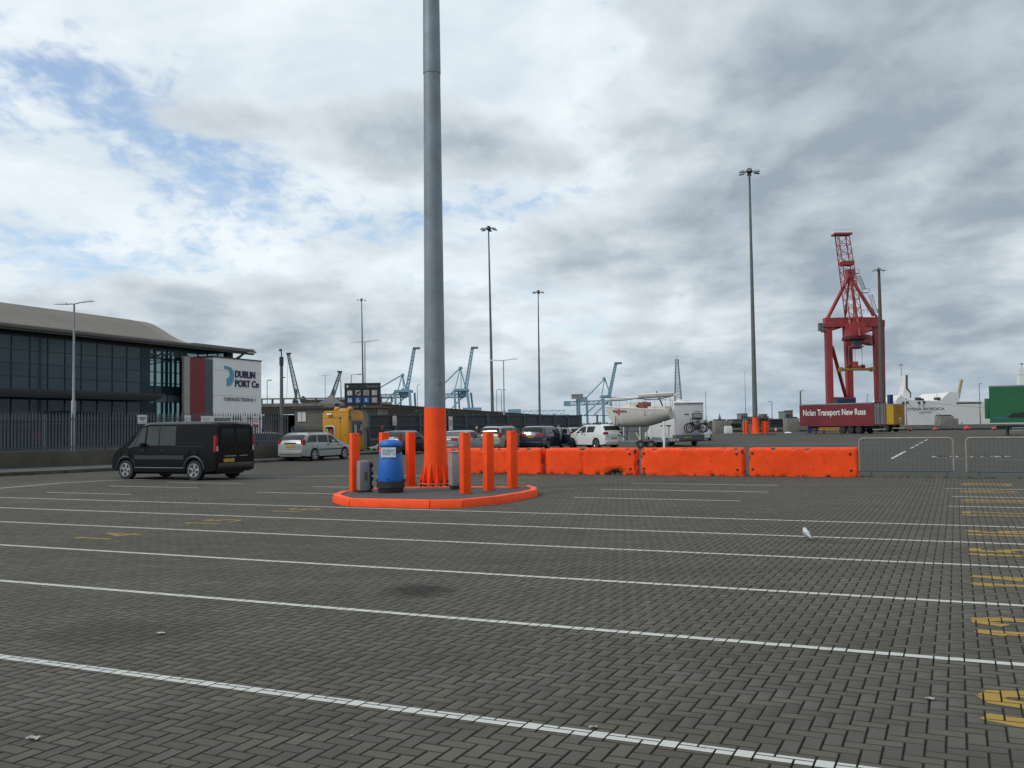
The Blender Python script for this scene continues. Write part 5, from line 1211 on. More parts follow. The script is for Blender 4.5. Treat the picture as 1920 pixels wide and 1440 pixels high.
cab = MB().grid([[(x, -w_, z0), (x, -w_ * .85, z1), (x, 0, z1 + .06), (x, w_ * .85, z1), (x, w_, z0)] for x, w_, z0, z1 in ((-.3, .68, 2.40, 2.86), (.6, .68, 2.45, 2.86), (1.3, .58, 2.5, 2.74), (1.75, .42, 2.54, 2.57))]); cab.f.append((0, 1, 2, 3, 4)); part('cabin', cab, HULLW, boat, smooth=True)
part('companionway', MB().box((-.36, .35, 2.58), (.8, .9, .52)), mat('varnished_wood', (.20, .055, .025), .5), boat, bevel=.02)
part('porthole', MB().bar((.15, .66, 2.62), (.15, .70, 2.62), .09, n=12), BLACKP, boat)
part('cockpit_coaming', MB().box((-1.5, .72, 2.46), (1.6, .12, .22)).box((-1.5, -.72, 2.46), (1.6, .12, .22)), HULLW, boat, bevel=.03)
part('mast', MB().bar((-3.0, 0, 3.26), (3.1, 0, 3.06), .075, n=8), WHITED, boat, smooth=True)
part('boom', MB().bar((-2.8, .12, 3.40), (.3, .12, 3.30), .055, n=8), WHITED, boat, smooth=True)
part('furled_sail', MB().bar((-2.6, .12, 3.24), (.2, .10, 3.14), .085, n=8), mat('sail_cover', (.30, .27, .22), .9), boat, smooth=True)
part('mast_crutch', MB().bar((-1.85, .1, 2.45), (-1.25, .0, 3.50), .055, n=5), mat('dark_wood', (.06, .035, .025), .8), boat)
rl = MB()
for x in (-2.3, -1.4, -.4, .6, 1.6, 2.4):
    i = min(24, max(0, int((x + 2.5) / Lb2 * 24))); y = abs(rows[i][0][1]) * .96; z = rows[i][0][2]
    for s in (-1, 1): rl.bar((x, s * y, z), (x, s * y, z + .62), .014, n=5)
for s in (-1, 1):
    rl.tube([(x, s * abs(rows[min(24, max(0, int((x + 2.5) / Lb2 * 24)))][0][1]) * .96, rows[min(24, max(0, int((x + 2.5) / Lb2 * 24)))][0][2] + .60) for x in (-2.3, -1.4, -.4, .6, 1.6, 2.4)], .011, 4)
part('guard_rail', rl.bar((2.4, -.5, 3.2), (2.95, 0, 3.28), .014, n=5).bar((2.4, .5, 3.2), (2.95, 0, 3.28), .014, n=5).bar((2.9, 0, 2.6), (2.95, 0, 3.3), .014, n=5).bar((-2.4, 0, 2.4), (-2.4, 0, 3.2), .02, n=5), GALV, boat)
part('rope', MB().tube([(2.6, .1, 3.0), (1.6, .3, 2.98), (.5, .3, 3.08), (-.2, .2, 3.15)], .03, 5).tube([(-.3, .3, 3.0), (-1.4, .3, 3.02), (-2.2, .2, 3.12), (-2.5, 0, 3.2)], .035, 5), BLUEST, boat)
part('rudder', MB().add([(-2.52, -.02, 2.5), (-2.52, .02, 2.5), (-2.75, .02, 1.55), (-2.75, -.02, 1.55), (-2.62, -.02, 2.5), (-2.62, .02, 2.5), (-3.0, .02, 1.5), (-3.0, -.02, 1.5)], [(0, 1, 2, 3), (4, 7, 6, 5), (0, 4, 5, 1), (1, 5, 6, 2), (2, 6, 7, 3), (3, 7, 4, 0)]), WHITEP, boat)
0 and part('outboard', MB().box((-2.72, .45, 2.25), (.22, .26, .42)).box((-2.72, .45, 1.75), (.10, .12, .7)), BLACKP, boat, bevel=.04)
boat.scale = (.86, .86, 1.12)
REDT = mat('red_script', (.16, .015, .02), .5)
def hull_side(x, z):
    i = min(24, max(0, (x + 2.5) / Lb2 * 24)); i0 = int(i); s = secs[i0]
    for a, b in zip(s, s[1:]):
        if a[2] <= z <= b[2] + 1e-6: f = (z - a[2]) / max(1e-6, b[2] - a[2]); return a[1] + (b[1] - a[1]) * f
    return s[-1][1]
def hull_text(body, x, z, size, mt):
    me = text_mesh(body, size, .0, mt, 1.0, 'LEFT', .004)
    for v in me.vertices:
        xx = x - v.co.x; zz = z + v.co.y; v.co = (xx, hull_side(xx, zz) + .02, zz)
    return link('lettering', me, boat)
hull_text('Mia', 2.30, 2.24, .26, REDT); hull_text('artina', 1.55, 2.24, .26, REDT)
em_ = MB()
for k in range(14):
    t = k / 13 * math.tau * 1.4; r_ = .05 + .012 * k; x = 1.74 + math.cos(t) * r_; z = 2.26 + math.sin(t) * r_ * .9; em_.bar((x, hull_side(x, z) + .02, z), (x, hull_side(x, z) + .03, z), .045, n=8)
part('emblem', em_, SIGNR, boat)
part('vent_panel', MB().add([(x, hull_side(x, z) + .012, z) for x, z in ((-.55, 2.02), (-.95, 2.02), (-.95, 2.28), (-.55, 2.28))], [(0, 1, 2, 3)]), GALVD, boat)
trl = thing('boat_trailer', 'galvanised boat trailer with uprights and blue winch post under the sailing boat', 'trailer', bp_, BH); trl.scale = (.9, .9, .9)
part('frame', MB().box((0, .62, .55), (5.0, .10, .14)).box((0, -.62, .55), (5.0, .10, .14)).box((-2.4, 0, .55), (.1, 1.5, .14)).box((-.6, 0, .55), (.1, 1.2, .12)).box((1.6, 0, .55), (.1, 1.2, .12)).bar((2.4, .6, .55), (4.3, 0, .52), .06).bar((2.4, -.6, .55), (4.3, 0, .52), .06), GALV, trl)
for x, y in ((-1.9, .75), (-1.9, -.75), (-.1, .8), (-.1, -.8), (1.3, .62), (1.3, -.62)):
    u_ = part('upright', MB().bar((x, y, .6), (x, y, 1.66), .045, n=6).bar((x, y, .62), (x + .35, y * .9, 1.2), .028, n=5), WHITED, trl); part('pad', MB().box((x, y * .92, 1.70), (.35, .16, .10), 0), BLACKP, u_, bevel=.03)
part('mast_post', MB().box((-2.05, .95, 1.05), (.13, .13, 2.0)), WHITEP, trl)
part('winch_post', MB().bar((2.75, 0, .5), (2.35, 0, 1.55), .06).bar((3.3, 0, .5), (2.45, 0, 1.45), .05).bar((2.5, 0, 1.5), (2.6, .15, 1.9), .04), mat('winch_blue', (.02, .07, .13), .5), trl)
part('strap', MB().tube([(2.3, .5, 1.2), (1.95, .62, 1.9), (1.9, .70, 2.5)], .025, 4).tube([(1.0, .7, .8), (1.4, .75, 1.0), (2.3, .4, 1.1)], .03, 4), BLUEST, trl)
for x in (-1.0, -.2):
    for s in (-1, 1):
        w_ = part('wheel', MB().bar((x, s * .82, .30), (x, s * 1.0, .30), .30, n=18), RUBBER, trl, smooth=True); part('rim', MB().bar((x, s * 1.0, .30), (x, s * 1.01, .30), .14, n=14), GALVD, w_)
for s in (-1, 1): part('mudguard', MB().grid([[(-.6 + .82 * math.cos(t), s * (.78 + .26 * q), .32 + .40 * math.sin(t)) for t in np.linspace(0, math.pi, 9)] for q in (0, 1)]), GALVD, trl)
part('light_board', MB().box((-2.65, 0, .62), (.05, 1.9, .16)), WHITEP, trl); part('rear_light', MB().box((-2.69, .8, .62), (.03, .22, .13)).box((-2.69, -.8, .62), (.03, .22, .13)), SIGNR, trl)
part('number_plate', MB().box((-2.69, 0, .60), (.02, .5, .12)), PLATE, trl)
part('jerry_can', MB().box((3.2, .30, .68), (.34, .22, .42)), mat('red_plastic', (.22, .02, .03), .5), trl, bevel=.05)

# ------------------------------------------------------------------ motorhome with bicycles
mp = gx(1292, 70.3); MH = R(101)
mhm = thing('motorhome', 'white motorhome with a bicycle rack on its back, behind the boat', 'motorhome', mp, MH)
MW, MHt, ML = 2.28, 3.30, 6.6
CARAV = mat('motorhome_white', (.66, .67, .66), .45, var=.06, scale=.8, dirt=(.36, .35, .32), dirt_amt=.25)
part('body', MB().prism([(0, .62), (0, MHt - .08), (.10, MHt), (ML - 1.6, MHt), (ML - .9, MHt - .35), (ML - .5, MHt - 1.15), (ML - 1.3, 1.7), (ML - 1.3, .62)], -MW / 2, MW / 2, lambda a, b, h: (a, h, b)), CARAV, mhm, bevel=.03)
part('cab', MB().prism([(ML - 1.31, .45), (ML - 1.31, 1.75), (ML - .9, 1.72), (ML - .1, 1.1), (ML + .55, 1.0), (ML + .65, .45)], -MW * .42, MW * .42, lambda a, b, h: (a, h, b)), CARAV, mhm, bevel=.05)
part('skirt', MB().box((ML * .4, 0, .52), (ML * .78, MW - .06, .34)), mat('skirt_grey', (.16, .165, .17), .6), mhm)
rb = part('rear_bumper', MB().prism(rrect(-.16, .45, -MW / 2 - .02, MW / 2 + .02, .14), .42, .86), mat('bumper_grey', (.10, .105, .115), .5), mhm, bevel=.04)
part('number_plate', MB().box((-.18, .15, .66), (.02, .52, .12)), PLATE, rb)
for y in (-1.0, .98): part('tail_light', MB().box((-.165, y, .64), (.02, .10, .10)), REDLENS, rb)
wn = part('rear_window', MB().prism(rrect(-.98, -.25, 1.98, 2.42, .05), -.05, .01, lambda a, b, h: (h, a, b)), BLACKP, mhm); part('blind', MB().prism(rrect(-.93, -.30, 2.10, 2.37, .04), -.06, -.045, lambda a, b, h: (h, a, b)), SIGNG, wn)
part('roof_edge', MB().box((-.02, 0, MHt - .16), (.04, MW - .02, .10)), mat('edge_grey', (.33, .33, .33), .5), mhm); part('logo_strip', MB().box((-.03, -.35, MHt - .15), (.03, 1.3, .05)), GALVD, mhm); part('vent', MB().box((-.02, .18, 2.36), (.03, .36, .05)), BLACKP, mhm)
part('badge', MB().box((-.012, -.62, 2.56), (.02, .5, .07)), SIGNG, mhm)
part('roof_box', MB().box((1.6, -.2, MHt + .08), (.9, .8, .16)), WHITED, mhm, bevel=.05); part('roof_vent', MB().box((3.5, .2, MHt + .07), (.5, .5, .14)), WHITED, mhm, bevel=.04)
for x in (1.6, ML - .35):
    for s in (-1, 1): part('wheel', MB().bar((x, s * (MW / 2 - .24), .34), (x, s * (MW / 2 - .03), .34), .34, n=18), RUBBER, mhm, smooth=True)
part('rack', MB().bar((-.45, -.95, .98), (-.45, .7, .98), .02, n=6).bar((-.30, -.95, .98), (-.30, .7, .98), .02, n=6).bar((0, -.5, 1.0), (-.5, -.5, .96), .02, n=6).bar((0, .4, 1.0), (-.5, .4, .96), .02, n=6).bar((-.02, -.5, 1.6), (-.4, -.5, 1.5), .02, n=6), GALV, mhm)
def bicycle(loc, rz, label, col):
    o = thing('bicycle', label, 'bicycle', loc, rz, 'bicycles on the rack')
    for x in (-.52, .52):
        w_ = part('wheel', MB().tube([(x + .33 * math.cos(t), 0, .34 + .33 * math.sin(t)) for t in np.linspace(0, math.tau, 25)], .036, 6), RUBBER, o, smooth=True); sp = MB()
        for k in range(10): t = k * math.tau / 10; sp.bar((x, 0, .34), (x + .32 * math.cos(t), 0, .34 + .32 * math.sin(t)), .003, n=3)
        part('spokes', sp.bar((x, -.04, .34), (x, .04, .34), .025, n=8), GALV, w_)
    part('frame', MB().tube([(-.52, 0, .34), (-.1, 0, .30), (.38, 0, .72), (-.18, 0, .80), (-.1, 0, .30)], .034, 6).bar((-.52, 0, .34), (-.18, 0, .80), .014, n=6).bar((-.18, 0, .8), (-.2, 0, .92), .014, n=6), col, o, smooth=True)
    part('fork', MB().bar((.52, 0, .34), (.37, 0, .78), .02, n=6).bar((.37, 0, .78), (.35, 0, .98), .016, n=6), col, o); part('handlebar', MB().bar((.36, -.30, 1.0), (.36, .30, 1.0), .014, n=6).box((.36, .27, 1.0), (.05, .12, .04)), BLACKP, o)
    part('saddle', MB().add([(-.34, -.07, .94), (-.34, .07, .94), (-.06, .02, .95), (-.06, -.02, .95), (-.34, -.07, .90), (-.34, .07, .90), (-.06, .02, .92), (-.06, -.02, .92)], [(0, 1, 2, 3), (7, 6, 5, 4), (0, 4, 5, 1), (1, 5, 6, 2), (2, 6, 7, 3), (3, 7, 4, 0)]), BLACKP, o, bevel=.015)
    part('crank', MB().bar((-.1, -.03, .30), (-.1, .03, .30), .09, n=14).bar((-.1, .05, .30), (.05, .05, .22), .012, n=5).bar((-.1, -.05, .30), (-.25, -.05, .38), .012, n=5), BLACKP, o)
    return o
bx_ = Vector((math.cos(MH), math.sin(MH), 0)); by_ = Vector((-math.sin(MH), math.cos(MH), 0))
def mh(x, y, z): return mp + bx_ * x + by_ * y + Vector((0, 0, z))
bicycle(mh(-.42, -.30, 1.0), MH + R(90), 'dark bicycle hung outermost on the motorhome rack, handlebar to the left', mat('bike_black', (.012, .013, .02), .4))
bicycle(mh(-.27, -.52, 1.02), MH + R(90), 'dark blue bicycle hung innermost on the motorhome rack, shifted to the right', mat('bike_blue', (.015, .03, .12), .4))

# ------------------------------------------------------------------ people, dog, gull
def skin_body(name, joints, edges, material, parent, sub=2):
    me = bpy.data.meshes.new(name); me.from_pydata([j[0] for j in joints], edges, []); ob = link(name, me, parent)
    md = ob.modifiers.new('skin', 'SKIN'); md.use_smooth_shade = True
    for i, sv in enumerate(me.skin_vertices[0].data): sv.radius = joints[i][1]; sv.use_root = (i == 0)
    ss_ = ob.modifiers.new('sub', 'SUBSURF'); ss_.levels = sub; ss_.render_levels = sub
    dg = bpy.context.evaluated_depsgraph_get(); dg.update(); m2 = bpy.data.meshes.new_from_object(ob.evaluated_get(dg)); ob.modifiers.clear(); ob.data = m2; m2.materials.clear(); m2.materials.append(material); return ob
SKIN = mat('skin', (.42, .24, .17), .6)
def person(loc, rz, label, top, legs, hair, hat=None, h=1.72):
    k = h / 1.72; o = thing('person', label, 'person', loc, rz)
    J = [((0, 0, .94), (.15, .12)), ((0, 0, 1.15), (.15, .11)), ((0, 0, 1.36), (.18, .12)), ((0, 0, 1.46), (.07, .07)), ((0, 0, 1.52), (.055, .055)),
         ((0, .19, 1.38), (.06, .06)), ((.02, .25, 1.12), (.048, .048)), ((.10, .24, .90), (.04, .04)), ((0, -.19, 1.38), (.06, .06)), ((.02, -.25, 1.12), (.048, .048)), ((.10, -.24, .90), (.04, .04)),
         ((0, .09, .86), (.09, .09)), ((.02, .10, .48), (.065, .065)), ((0, .10, .09), (.05, .05)), ((.14, .11, .045), (.045, .04)), ((0, -.09, .86), (.09, .09)), ((-.02, -.10, .48), (.065, .065)), ((-.05, -.10, .09), (.05, .05)), ((.09, -.11, .045), (.045, .04))]
    E = [(0, 1), (1, 2), (2, 3), (3, 4), (2, 5), (5, 6), (6, 7), (2, 8), (8, 9), (9, 10), (0, 11), (11, 12), (12, 13), (13, 14), (0, 15), (15, 16), (16, 17), (17, 18)]
    J = [((a[0] * k, a[1] * k, a[2] * k), (r[0] * k, r[1] * k)) for a, r in J]
    b = skin_body('body', J, E, top, o)
    hd = MB().lathe([(.045, 0), (.07, .04), (.083, .10), (.085, .15), (.07, .20), (.03, .232), (.005, .236)], 16, (.01, 0, 1.50 * k)); 
    part('head', hd.bar((.075, 0, 1.595 * k), (.115, 0, 1.585 * k), .016, n=6).bar((.01, .08, 1.6 * k), (.01, .10, 1.6 * k), .03, n=6).bar((.01, -.08, 1.6 * k), (.01, -.10, 1.6 * k), .03, n=6), SKIN, o, smooth=True, ang=70)
    part('hair', MB().lathe([(.088, .04), (.098, .10), (.097, .16), (.08, .215), (.04, .25), (.005, .256)], 16, (-.012, 0, 1.50 * k)), hair, o, smooth=True, ang=70)
    for s in (-1, 1):
        hn = part('hand', MB().box((.11 * k, s * .24 * k, .855 * k), (.05, .035, .09)), SKIN, o, bevel=.012)
        for q in range(4): part('finger', MB().bar((.09 * k + q * .014, s * .24 * k, .82 * k), (.10 * k + q * .014, s * .235 * k, (.752 + .008 * abs(q - 1)) * k), .008, n=6), SKIN, hn)
        part('thumb', MB().bar((.13 * k, s * .23 * k, .86 * k), (.155 * k, s * .22 * k, .80 * k), .009, n=6), SKIN, hn)
    tr = MB()
    for s, x in ((1, 0), (-1, -.03)): tr.bar((x, s * .095 * k, .90 * k), (x, s * .10 * k, .46 * k), .105 * k, .082 * k, n=10).bar((x, s * .10 * k, .46 * k), (x - .01, s * .10 * k, .10 * k), .082 * k, .066 * k, n=10)
    part('trousers', tr, legs, o, smooth=True)
    if hat: part('cap', MB().lathe([(.105, .14), (.108, .20), (.08, .26), (.005, .275)], 16, (-.01, 0, 1.50 * k)).box((.12, 0, 1.645 * k), (.12, .15, .015)), hat, o, smooth=True, ang=70)
    return o
CLD = mat('dark_cloth', (.012, .012, .014), .9); CLJ = mat('denim', (.03, .04, .06), .9)
person(G(717, 847), R(250), 'person in dark clothes and a red cap standing beside the small white dog', CLD, CLD, mat('dark_hair', (.02, .012, .01), .8), mat('red_cap', (.28, .02, .025), .8), 1.74)
person(gx(893.5, 73), R(200), 'person with light blond hair standing between the parked silver cars', CLJ, CLJ, mat('blond_hair', (.45, .33, .20), .8), None, 1.62)
person(gx(1047.5, 75), R(100), 'person with a dark cap behind the open car door', mat('pale_cloth', (.4, .38, .36), .9), CLJ, mat('grey_hair', (.25, .23, .22), .8), CLD, 1.78)
dg_ = thing('dog', 'small white dog standing on the road by the yellow booth', 'dog', G(701, 848), R(20))
FUR = mat('white_fur', (.60, .57, .52), .95, var=.2, scale=9, bump=.5, bscale=60)
skin_body('body', [((-.18, 0, .30), (.085, .085)), ((0, 0, .31), (.095, .09)), ((.16, 0, .33), (.10, .095)), ((.24, 0, .42), (.07, .07)), ((.30, 0, .52), (.08, .08)), ((.39, 0, .50), (.04, .04)), ((.17, .07, .18), (.04, .04)), ((.18, .07, .03), (.03, .03)), ((.17, -.07, .18), (.04, .04)), ((.20, -.07, .03), (.03, .03)),
    ((-.17, .07, .20), (.055, .055)), ((-.24, .07, .12), (.032, .032)), ((-.20, .07, .03), (.03, .03)), ((-.17, -.07, .20), (.055, .055)), ((-.26, -.07, .12), (.032, .032)), ((-.22, -.07, .03), (.03, .03)), ((-.28, 0, .34), (.035, .035)), ((-.38, 0, .30), (.03, .03))],
    [(0, 1), (1, 2), (2, 3), (3, 4), (4, 5), (2, 6), (6, 7), (2, 8), (8, 9), (0, 10), (10, 11), (11, 12), (0, 13), (13, 14), (14, 15), (0, 16), (16, 17)], FUR, dg_)
for s in (-1, 1): part('ear', MB().add([(.27, s * .05, .58), (.33, s * .06, .58), (.30, s * .10, .46), (.29, s * .08, .58)], [(0, 1, 2), (0, 2, 3), (1, 3, 2), (0, 3, 1)]), FUR, dg_)
part('nose', MB().lathe([(.018, -.015), (.02, 0), (.012, .015)], 8, (.425, 0, .505)), BLACKP, dg_)
gp = G(1512, 1013); hg = at(1512, 986, gp.y).z; gs = hg / .39
gull = thing('gull', 'small white gull with a grey back standing on the paving', 'gull', gp, R(120)); gull.scale = (gs * 1.05, gs * 1.55, gs)
WF = mat('white_feather', (.62, .64, .64), .8, var=.1); GF = mat('grey_feather', (.24, .27, .29), .8)
skin_body('body', [((-.085, 0, .125), (.04, .035)), ((-.025, 0, .18), (.075, .07)), ((.03, 0, .245), (.065, .06)), ((.05, 0, .305), (.038, .036)), ((.062, 0, .345), (.036, .034)), ((-.15, 0, .075), (.024, .012))], [(0, 1), (1, 2), (2, 3), (3, 4), (0, 5)], WF, gull)
for s in (-1, 1):
    part('wing', MB().grid([[(.03, s * .060, .285), (-.03, s * .076, .25), (-.10, s * .060, .17), (-.19, s * .02, .07)], [(.05, s * .064, .25), (-.005, s * .088, .20), (-.08, s * .072, .135), (-.175, s * .025, .062)], [(.045, s * .056, .21), (.01, s * .074, .165), (-.06, s * .060, .115), (-.16, s * .02, .058)]]), GF, gull, smooth=True)
    part('leg', MB().bar((-.01, s * .028, .12), (-.005, s * .03, .0), .006, n=5).box((.015, s * .03, .004), (.05, .035, .008)), mat('leg_orange', (.25, .10, .05), .7), gull)
    part('eye', MB().lathe([(.004, -.004), (.005, 0), (.004, .004)], 6, (.085, s * .03, .355)), BLACKP, gull)
part('beak', MB().bar((.092, 0, .342), (.14, 0, .33), .009, .003, n=6), mat('beak_dark', (.12, .05, .03), .6), gull)
def scrap(px, py, w_, label):
    p = G(px, py); m = MB(); n = 5; pts = [[(w_ * (i / n - .5), w_ * .6 * (j / n - .5), .004 + .012 * rng.random()) for i in range(n + 1)] for j in range(n + 1)]
    solo('paper_scrap', m.grid(pts), SIGNG, label, 'litter', 'scraps of litter on the paving', (p.x, p.y, .003), rng.uniform(0, 3))
scrap(62, 1387, .07, 'pale scrap of litter near the bottom left corner'); scrap(302, 1189, .08, 'white scrap of litter between the two nearest lane lines at left'); scrap(1744, 1313, .05, 'tiny white scrap beside the nearest yellow lane number'); scrap(1112, 1366, .05, 'small pale scrap just below the nearest lane line')

# ------------------------------------------------------------------ other high masts
def far_mast(px, pxb, ytop, Y, label, n=6, s=1.0, r0=.30, dark=GALVD, zbase=0.0):
    p = gx(pxb, Y); t = at(px, ytop + 6 * 130 / Y, Y); o = thing('lamp_mast', label, 'lamp mast', (p.x, Y, zbase), 0, 'high lamp masts'); h = t.z - zbase; dx = t.x - p.x
    m = MB().lathe([(r0, 0), (r0 * .35, h)], 10); m.v = [(x + dx * z / h, y, z) for x, y, z in m.v]; part('shaft', m, dark, o, smooth=True)
    hd = bpy.data.objects.new('head_tmp', None); k0 = len(o.children)
    high_mast_head(o, h + .25, n, 1.25, s)
    for c in o.children:
        if c.name.split('.')[0] in ('head_ring', 'arm', 'floodlight'): c.location.x = dx
    bpy.data.objects.remove(hd)
    return o
far_mast(916, 924, 425, 164, 'second tallest lamp mast, right of the big grey mast', 6)
far_mast(1009, 1012, 545, 241, 'thin lamp mast standing between the two central lamp masts and the boat', 6, 1.05, .32)
far_mast(678, 682, 560, 250, 'thin lamp mast directly above the black direction sign', 4, .85, .32)
fm = far_mast(1405, 1416, 317, 129, 'tall lamp mast with orange painted foot, left of the red trailer', 6, 1.0, .36)
p = gx(1416, 129); part('painted_base', MB().lathe([(.62, .05), (.42, .9), (.38, 2.3)], 12), ORANGE2, fm, smooth=True)
far_mast(1648, 1655, 503, 212, 'lamp mast rising in front of the right leg of the red crane', 6, 1.0, .78, mat('brown_grey_mast', (.085, .07, .062), .7))
far_mast(1689.5, 1693, 683, 420, 'far thin lamp mast above the ship, right of the red crane', 6, .9, .25)
far_mast(1916, 1919, 681, 420, 'far thin lamp mast at the right edge above the green trailer', 6, .9, .25)
fi = thing('mast_island', 'low dark round island carrying the orange footed far lamp mast', 'traffic island', (p.x, 129, 0)); part('kerb', MB().lathe([(2.6, 0), (2.55, .16), (2.3, .17)], 20), CONCD, fi); part('top', MB().lathe([(2.28, .0), (2.28, .165)], 20), ASPH, fi)
def far_bollard(px, Y, label): 
    q = gx(px, Y, .16); solo('bollard', MB().box((0, 0, .80), (.22, .22, 1.6)).box((0, 0, 1.61), (.16, .16, .03)), ORANGE2, label, 'bollard', 'orange bollards around the far mast', q, R(25))
far_bollard(1395, 128.2, 'leftmost orange bollard around the far mast'); far_bollard(1399.5, 129.6, 'second orange bollard from the left around the far mast')
far_bollard(1430, 129.6, 'orange bollard just right of the far mast foot'); far_bollard(1434.5, 128.6, 'second orange bollard right of the far mast foot'); far_bollard(1438.5, 129.8, 'rightmost orange bollard around the far mast')
solo('roadside_cabinet', MB().box((0, 0, .6), (.5, .4, 1.2)).box((0, 0, 1.23), (.56, .46, .06)), CABIN, 'small pale cabinet between the far orange bollards', 'cabinet', None, gx(1404.5, 129.9, .16))

# ------------------------------------------------------------------ red dockside crane
CY = 240; u = CY / FPX
crane = thing('dockside_crane', 'red dockside container crane with raised lattice boom and yellow spreader', 'crane', gx(1600, CY))
def cp(px, py, dy=0.0):
    q = at(px, py, CY + dy) - crane.location; return Vector((q.x, dy, q.z))
def beam(nm, a, b, w_, mt=CRANER, d=None):
    return part(nm, MB().bar(a, b, w_ / 2, n=4), mt, crane)
def legbox(nm, pxt, pyt, pxb, dyt, w0, w1):
    t, b = cp(pxt, pyt, dyt), cp(pxb, 790, dyt); b.z = 1.5
    part(nm, MB().bar(b, t, w1 / 2, w0 / 2, 4), CRANER, crane)
    part('bogie', MB().box((b.x, dyt, .8), (3.2, 1.2, 1.4)), CRANER, crane, bevel=.1)
legbox('leg', 1552.5, 600, 1557, 0, 1.5, 1.5); legbox('leg', 1589, 612, 1595, 12, 1.8, 1.5); legbox('leg', 1642, 600, 1648, 0, 1.45, 1.45); legbox('leg', 1652, 600, 1655, 12, 1.3, 1.3)
a, b = cp(1545, 604), cp(1650, 599); part('portal_beam', MB().box(((a.x + b.x) / 2, 0, (a.z + b.z) / 2 - .4), (b.x - a.x, 2.2, 2.3)), CRANER, crane)
a, b = cp(1578, 606, 12), cp(1657, 602, 12); part('portal_beam', MB().box(((a.x + b.x) / 2, 12, (a.z + b.z) / 2 - .4), (b.x - a.x, 1.6, 1.7)), CRANER, crane)
for px in (1553, 1650): a = cp(px, 604); part('side_beam', MB().box((a.x + (2.6 if px < 1600 else .3), 6, a.z - .6), (1.4, 12, 1.8)), CRANER, crane)
beam('brace', cp(1560, 650, .5), cp(1586, 745, 11.5), .7); beam('brace', cp(1645, 640, .5), cp(1654, 745, 11.5), .6)
a, b = cp(1558, 750), cp(1600, 750, 12); beam('sill_beam', a, b, 1.4); a, b = cp(1645, 752), cp(1655, 752, 12); beam('sill_beam', a, b, 1.2)
ap = cp(1593, 516, 4)
beam('apex_leg', cp(1551, 598), ap, .65); beam('apex_leg', cp(1638, 592), ap, .7); beam('apex_leg', cp(1584, 600, 12), ap, .45); beam('apex_leg', cp(1646, 598, 12), ap, .4)
part('apex_block', MB().box((ap.x, 4, ap.z + .2), (1.7, 2.6, 2.4)), CRANER, crane)
def lattice(parent, nm, base, tip, wb, wt, n, r, mt, side=Vector((1, 0, 0)), up=Vector((0, 1, 0))):
    m = MB(); P = []
    for k in range(n + 1):
        f = k / n; c = base.lerp(tip, f); q = wb + (wt - wb) * f; P.append([c + side * sx * q / 2 + up * sy * q / 2 for sx, sy in ((-1, -1), (1, -1), (1, 1), (-1, 1))])
    for i in range(4): m.bar(P[0][i], P[-1][i], r * 1.5)
    for k in range(n):
        for i in range(4):
            j = (i + 1) % 4; m.bar(P[k][i], P[k][j], r * .8); m.bar(P[k][i], P[k + 1][j], r * .8)
    return part(nm, m, mt, parent)
lattice(crane, 'boom', cp(1603, 612, -2), cp(1579, 442, -2), 3.2, 2.6, 10, .065, CRANER)
a = cp(1578, 439, -2); part('boom_head', MB().box((a.x, -2, a.z - .1), (4.4, 3.0, .45)), CRANER, crane); part('head_rail', MB().tube([(a.x - 2.2, -3.4, a.z + .1), (a.x - 2.2, -3.4, a.z + .9), (a.x + 2.2, -3.4, a.z + .9), (a.x + 2.2, -3.4, a.z + .1)], .06, 4), WHITED, crane)
beam('stay', cp(1571, 452, -2), cp(1583, 512, -2), .22, WHITED); beam('stay', cp(1583, 512, -2), cp(1594, 615, -2), .22, WHITED); part('boom_trolley', MB().box(cp(1588, 494, -2), (2.8, 2.8, 1.0)), CRANER, crane)
beam('backstay', ap, cp(1612, 630, -6), .5); beam('backstay', ap + Vector((.7, 0, 0)), cp(1602, 620, -3), .3)
part('machinery_house', MB().box(cp(1601, 620, -2), (3.7, 6.0, 3.6)), CRANER, crane); part('house_floor', MB().box(cp(1602, 634, -2), (4.2, 6.4, 1.0)), mat('crane_dark_red', (.09, .012, .016), .7), crane, bevel=.2)
a, b = cp(1612, 634, -4), cp(1636, 640, 8); part('rear_girder', MB().bar(a, b, 1.1), CRANER, crane); part('girder_rail', MB().bar(a + Vector((0, -1.2, 1.6)), b + Vector((0, -1.2, 1.6)), .06).bar(a + Vector((0, -1.2, .8)), b + Vector((0, -1.2, .8)), .06), CRANER, crane)
part('cab', MB().box(cp(1606, 645, -3), (2.0, 2.2, 2.4)), BLUEST, crane, bevel=.15); part('cab_walk', MB().box(cp(1606, 650, -3), (2.8, 3.0, .25)), CRANER, crane)
for px in (1591.5, 1603.5, 1616.5): part('hoist_rope', MB().bar(cp(px - .5, 648, -3), cp(px, 686, -3), .045), LATT, crane)
a = cp(1604.5, 687.5, -3); part('head_block', MB().box((a.x, -3, a.z), (3.2, 1.2, .55)).box((a.x, -3, a.z + .7), (1.0, 1.0, 1.2)), CRANER, crane, bevel=.1); part('sheave', MB().bar((a.x - 1.6, -3.6, a.z), (a.x - 1.6, -2.4, a.z), .5, n=10).bar((a.x + 1.7, -3.6, a.z), (a.x + 1.7, -2.4, a.z), .5, n=10), mat('crane_dark_red', (.09, .012, .016), .7), crane)
a = cp(1605.5, 692.5, -3); part('spreader', MB().box((a.x, -3, a.z), (7.6, 1.2, .65)).box((a.x - 3.9, -3, a.z), (.5, 2.4, 1.1)).box((a.x + 3.9, -3, a.z), (.5, 2.4, 1.1)), mat('spreader_yellow', (.26, .15, .02), .6), crane, bevel=.08)
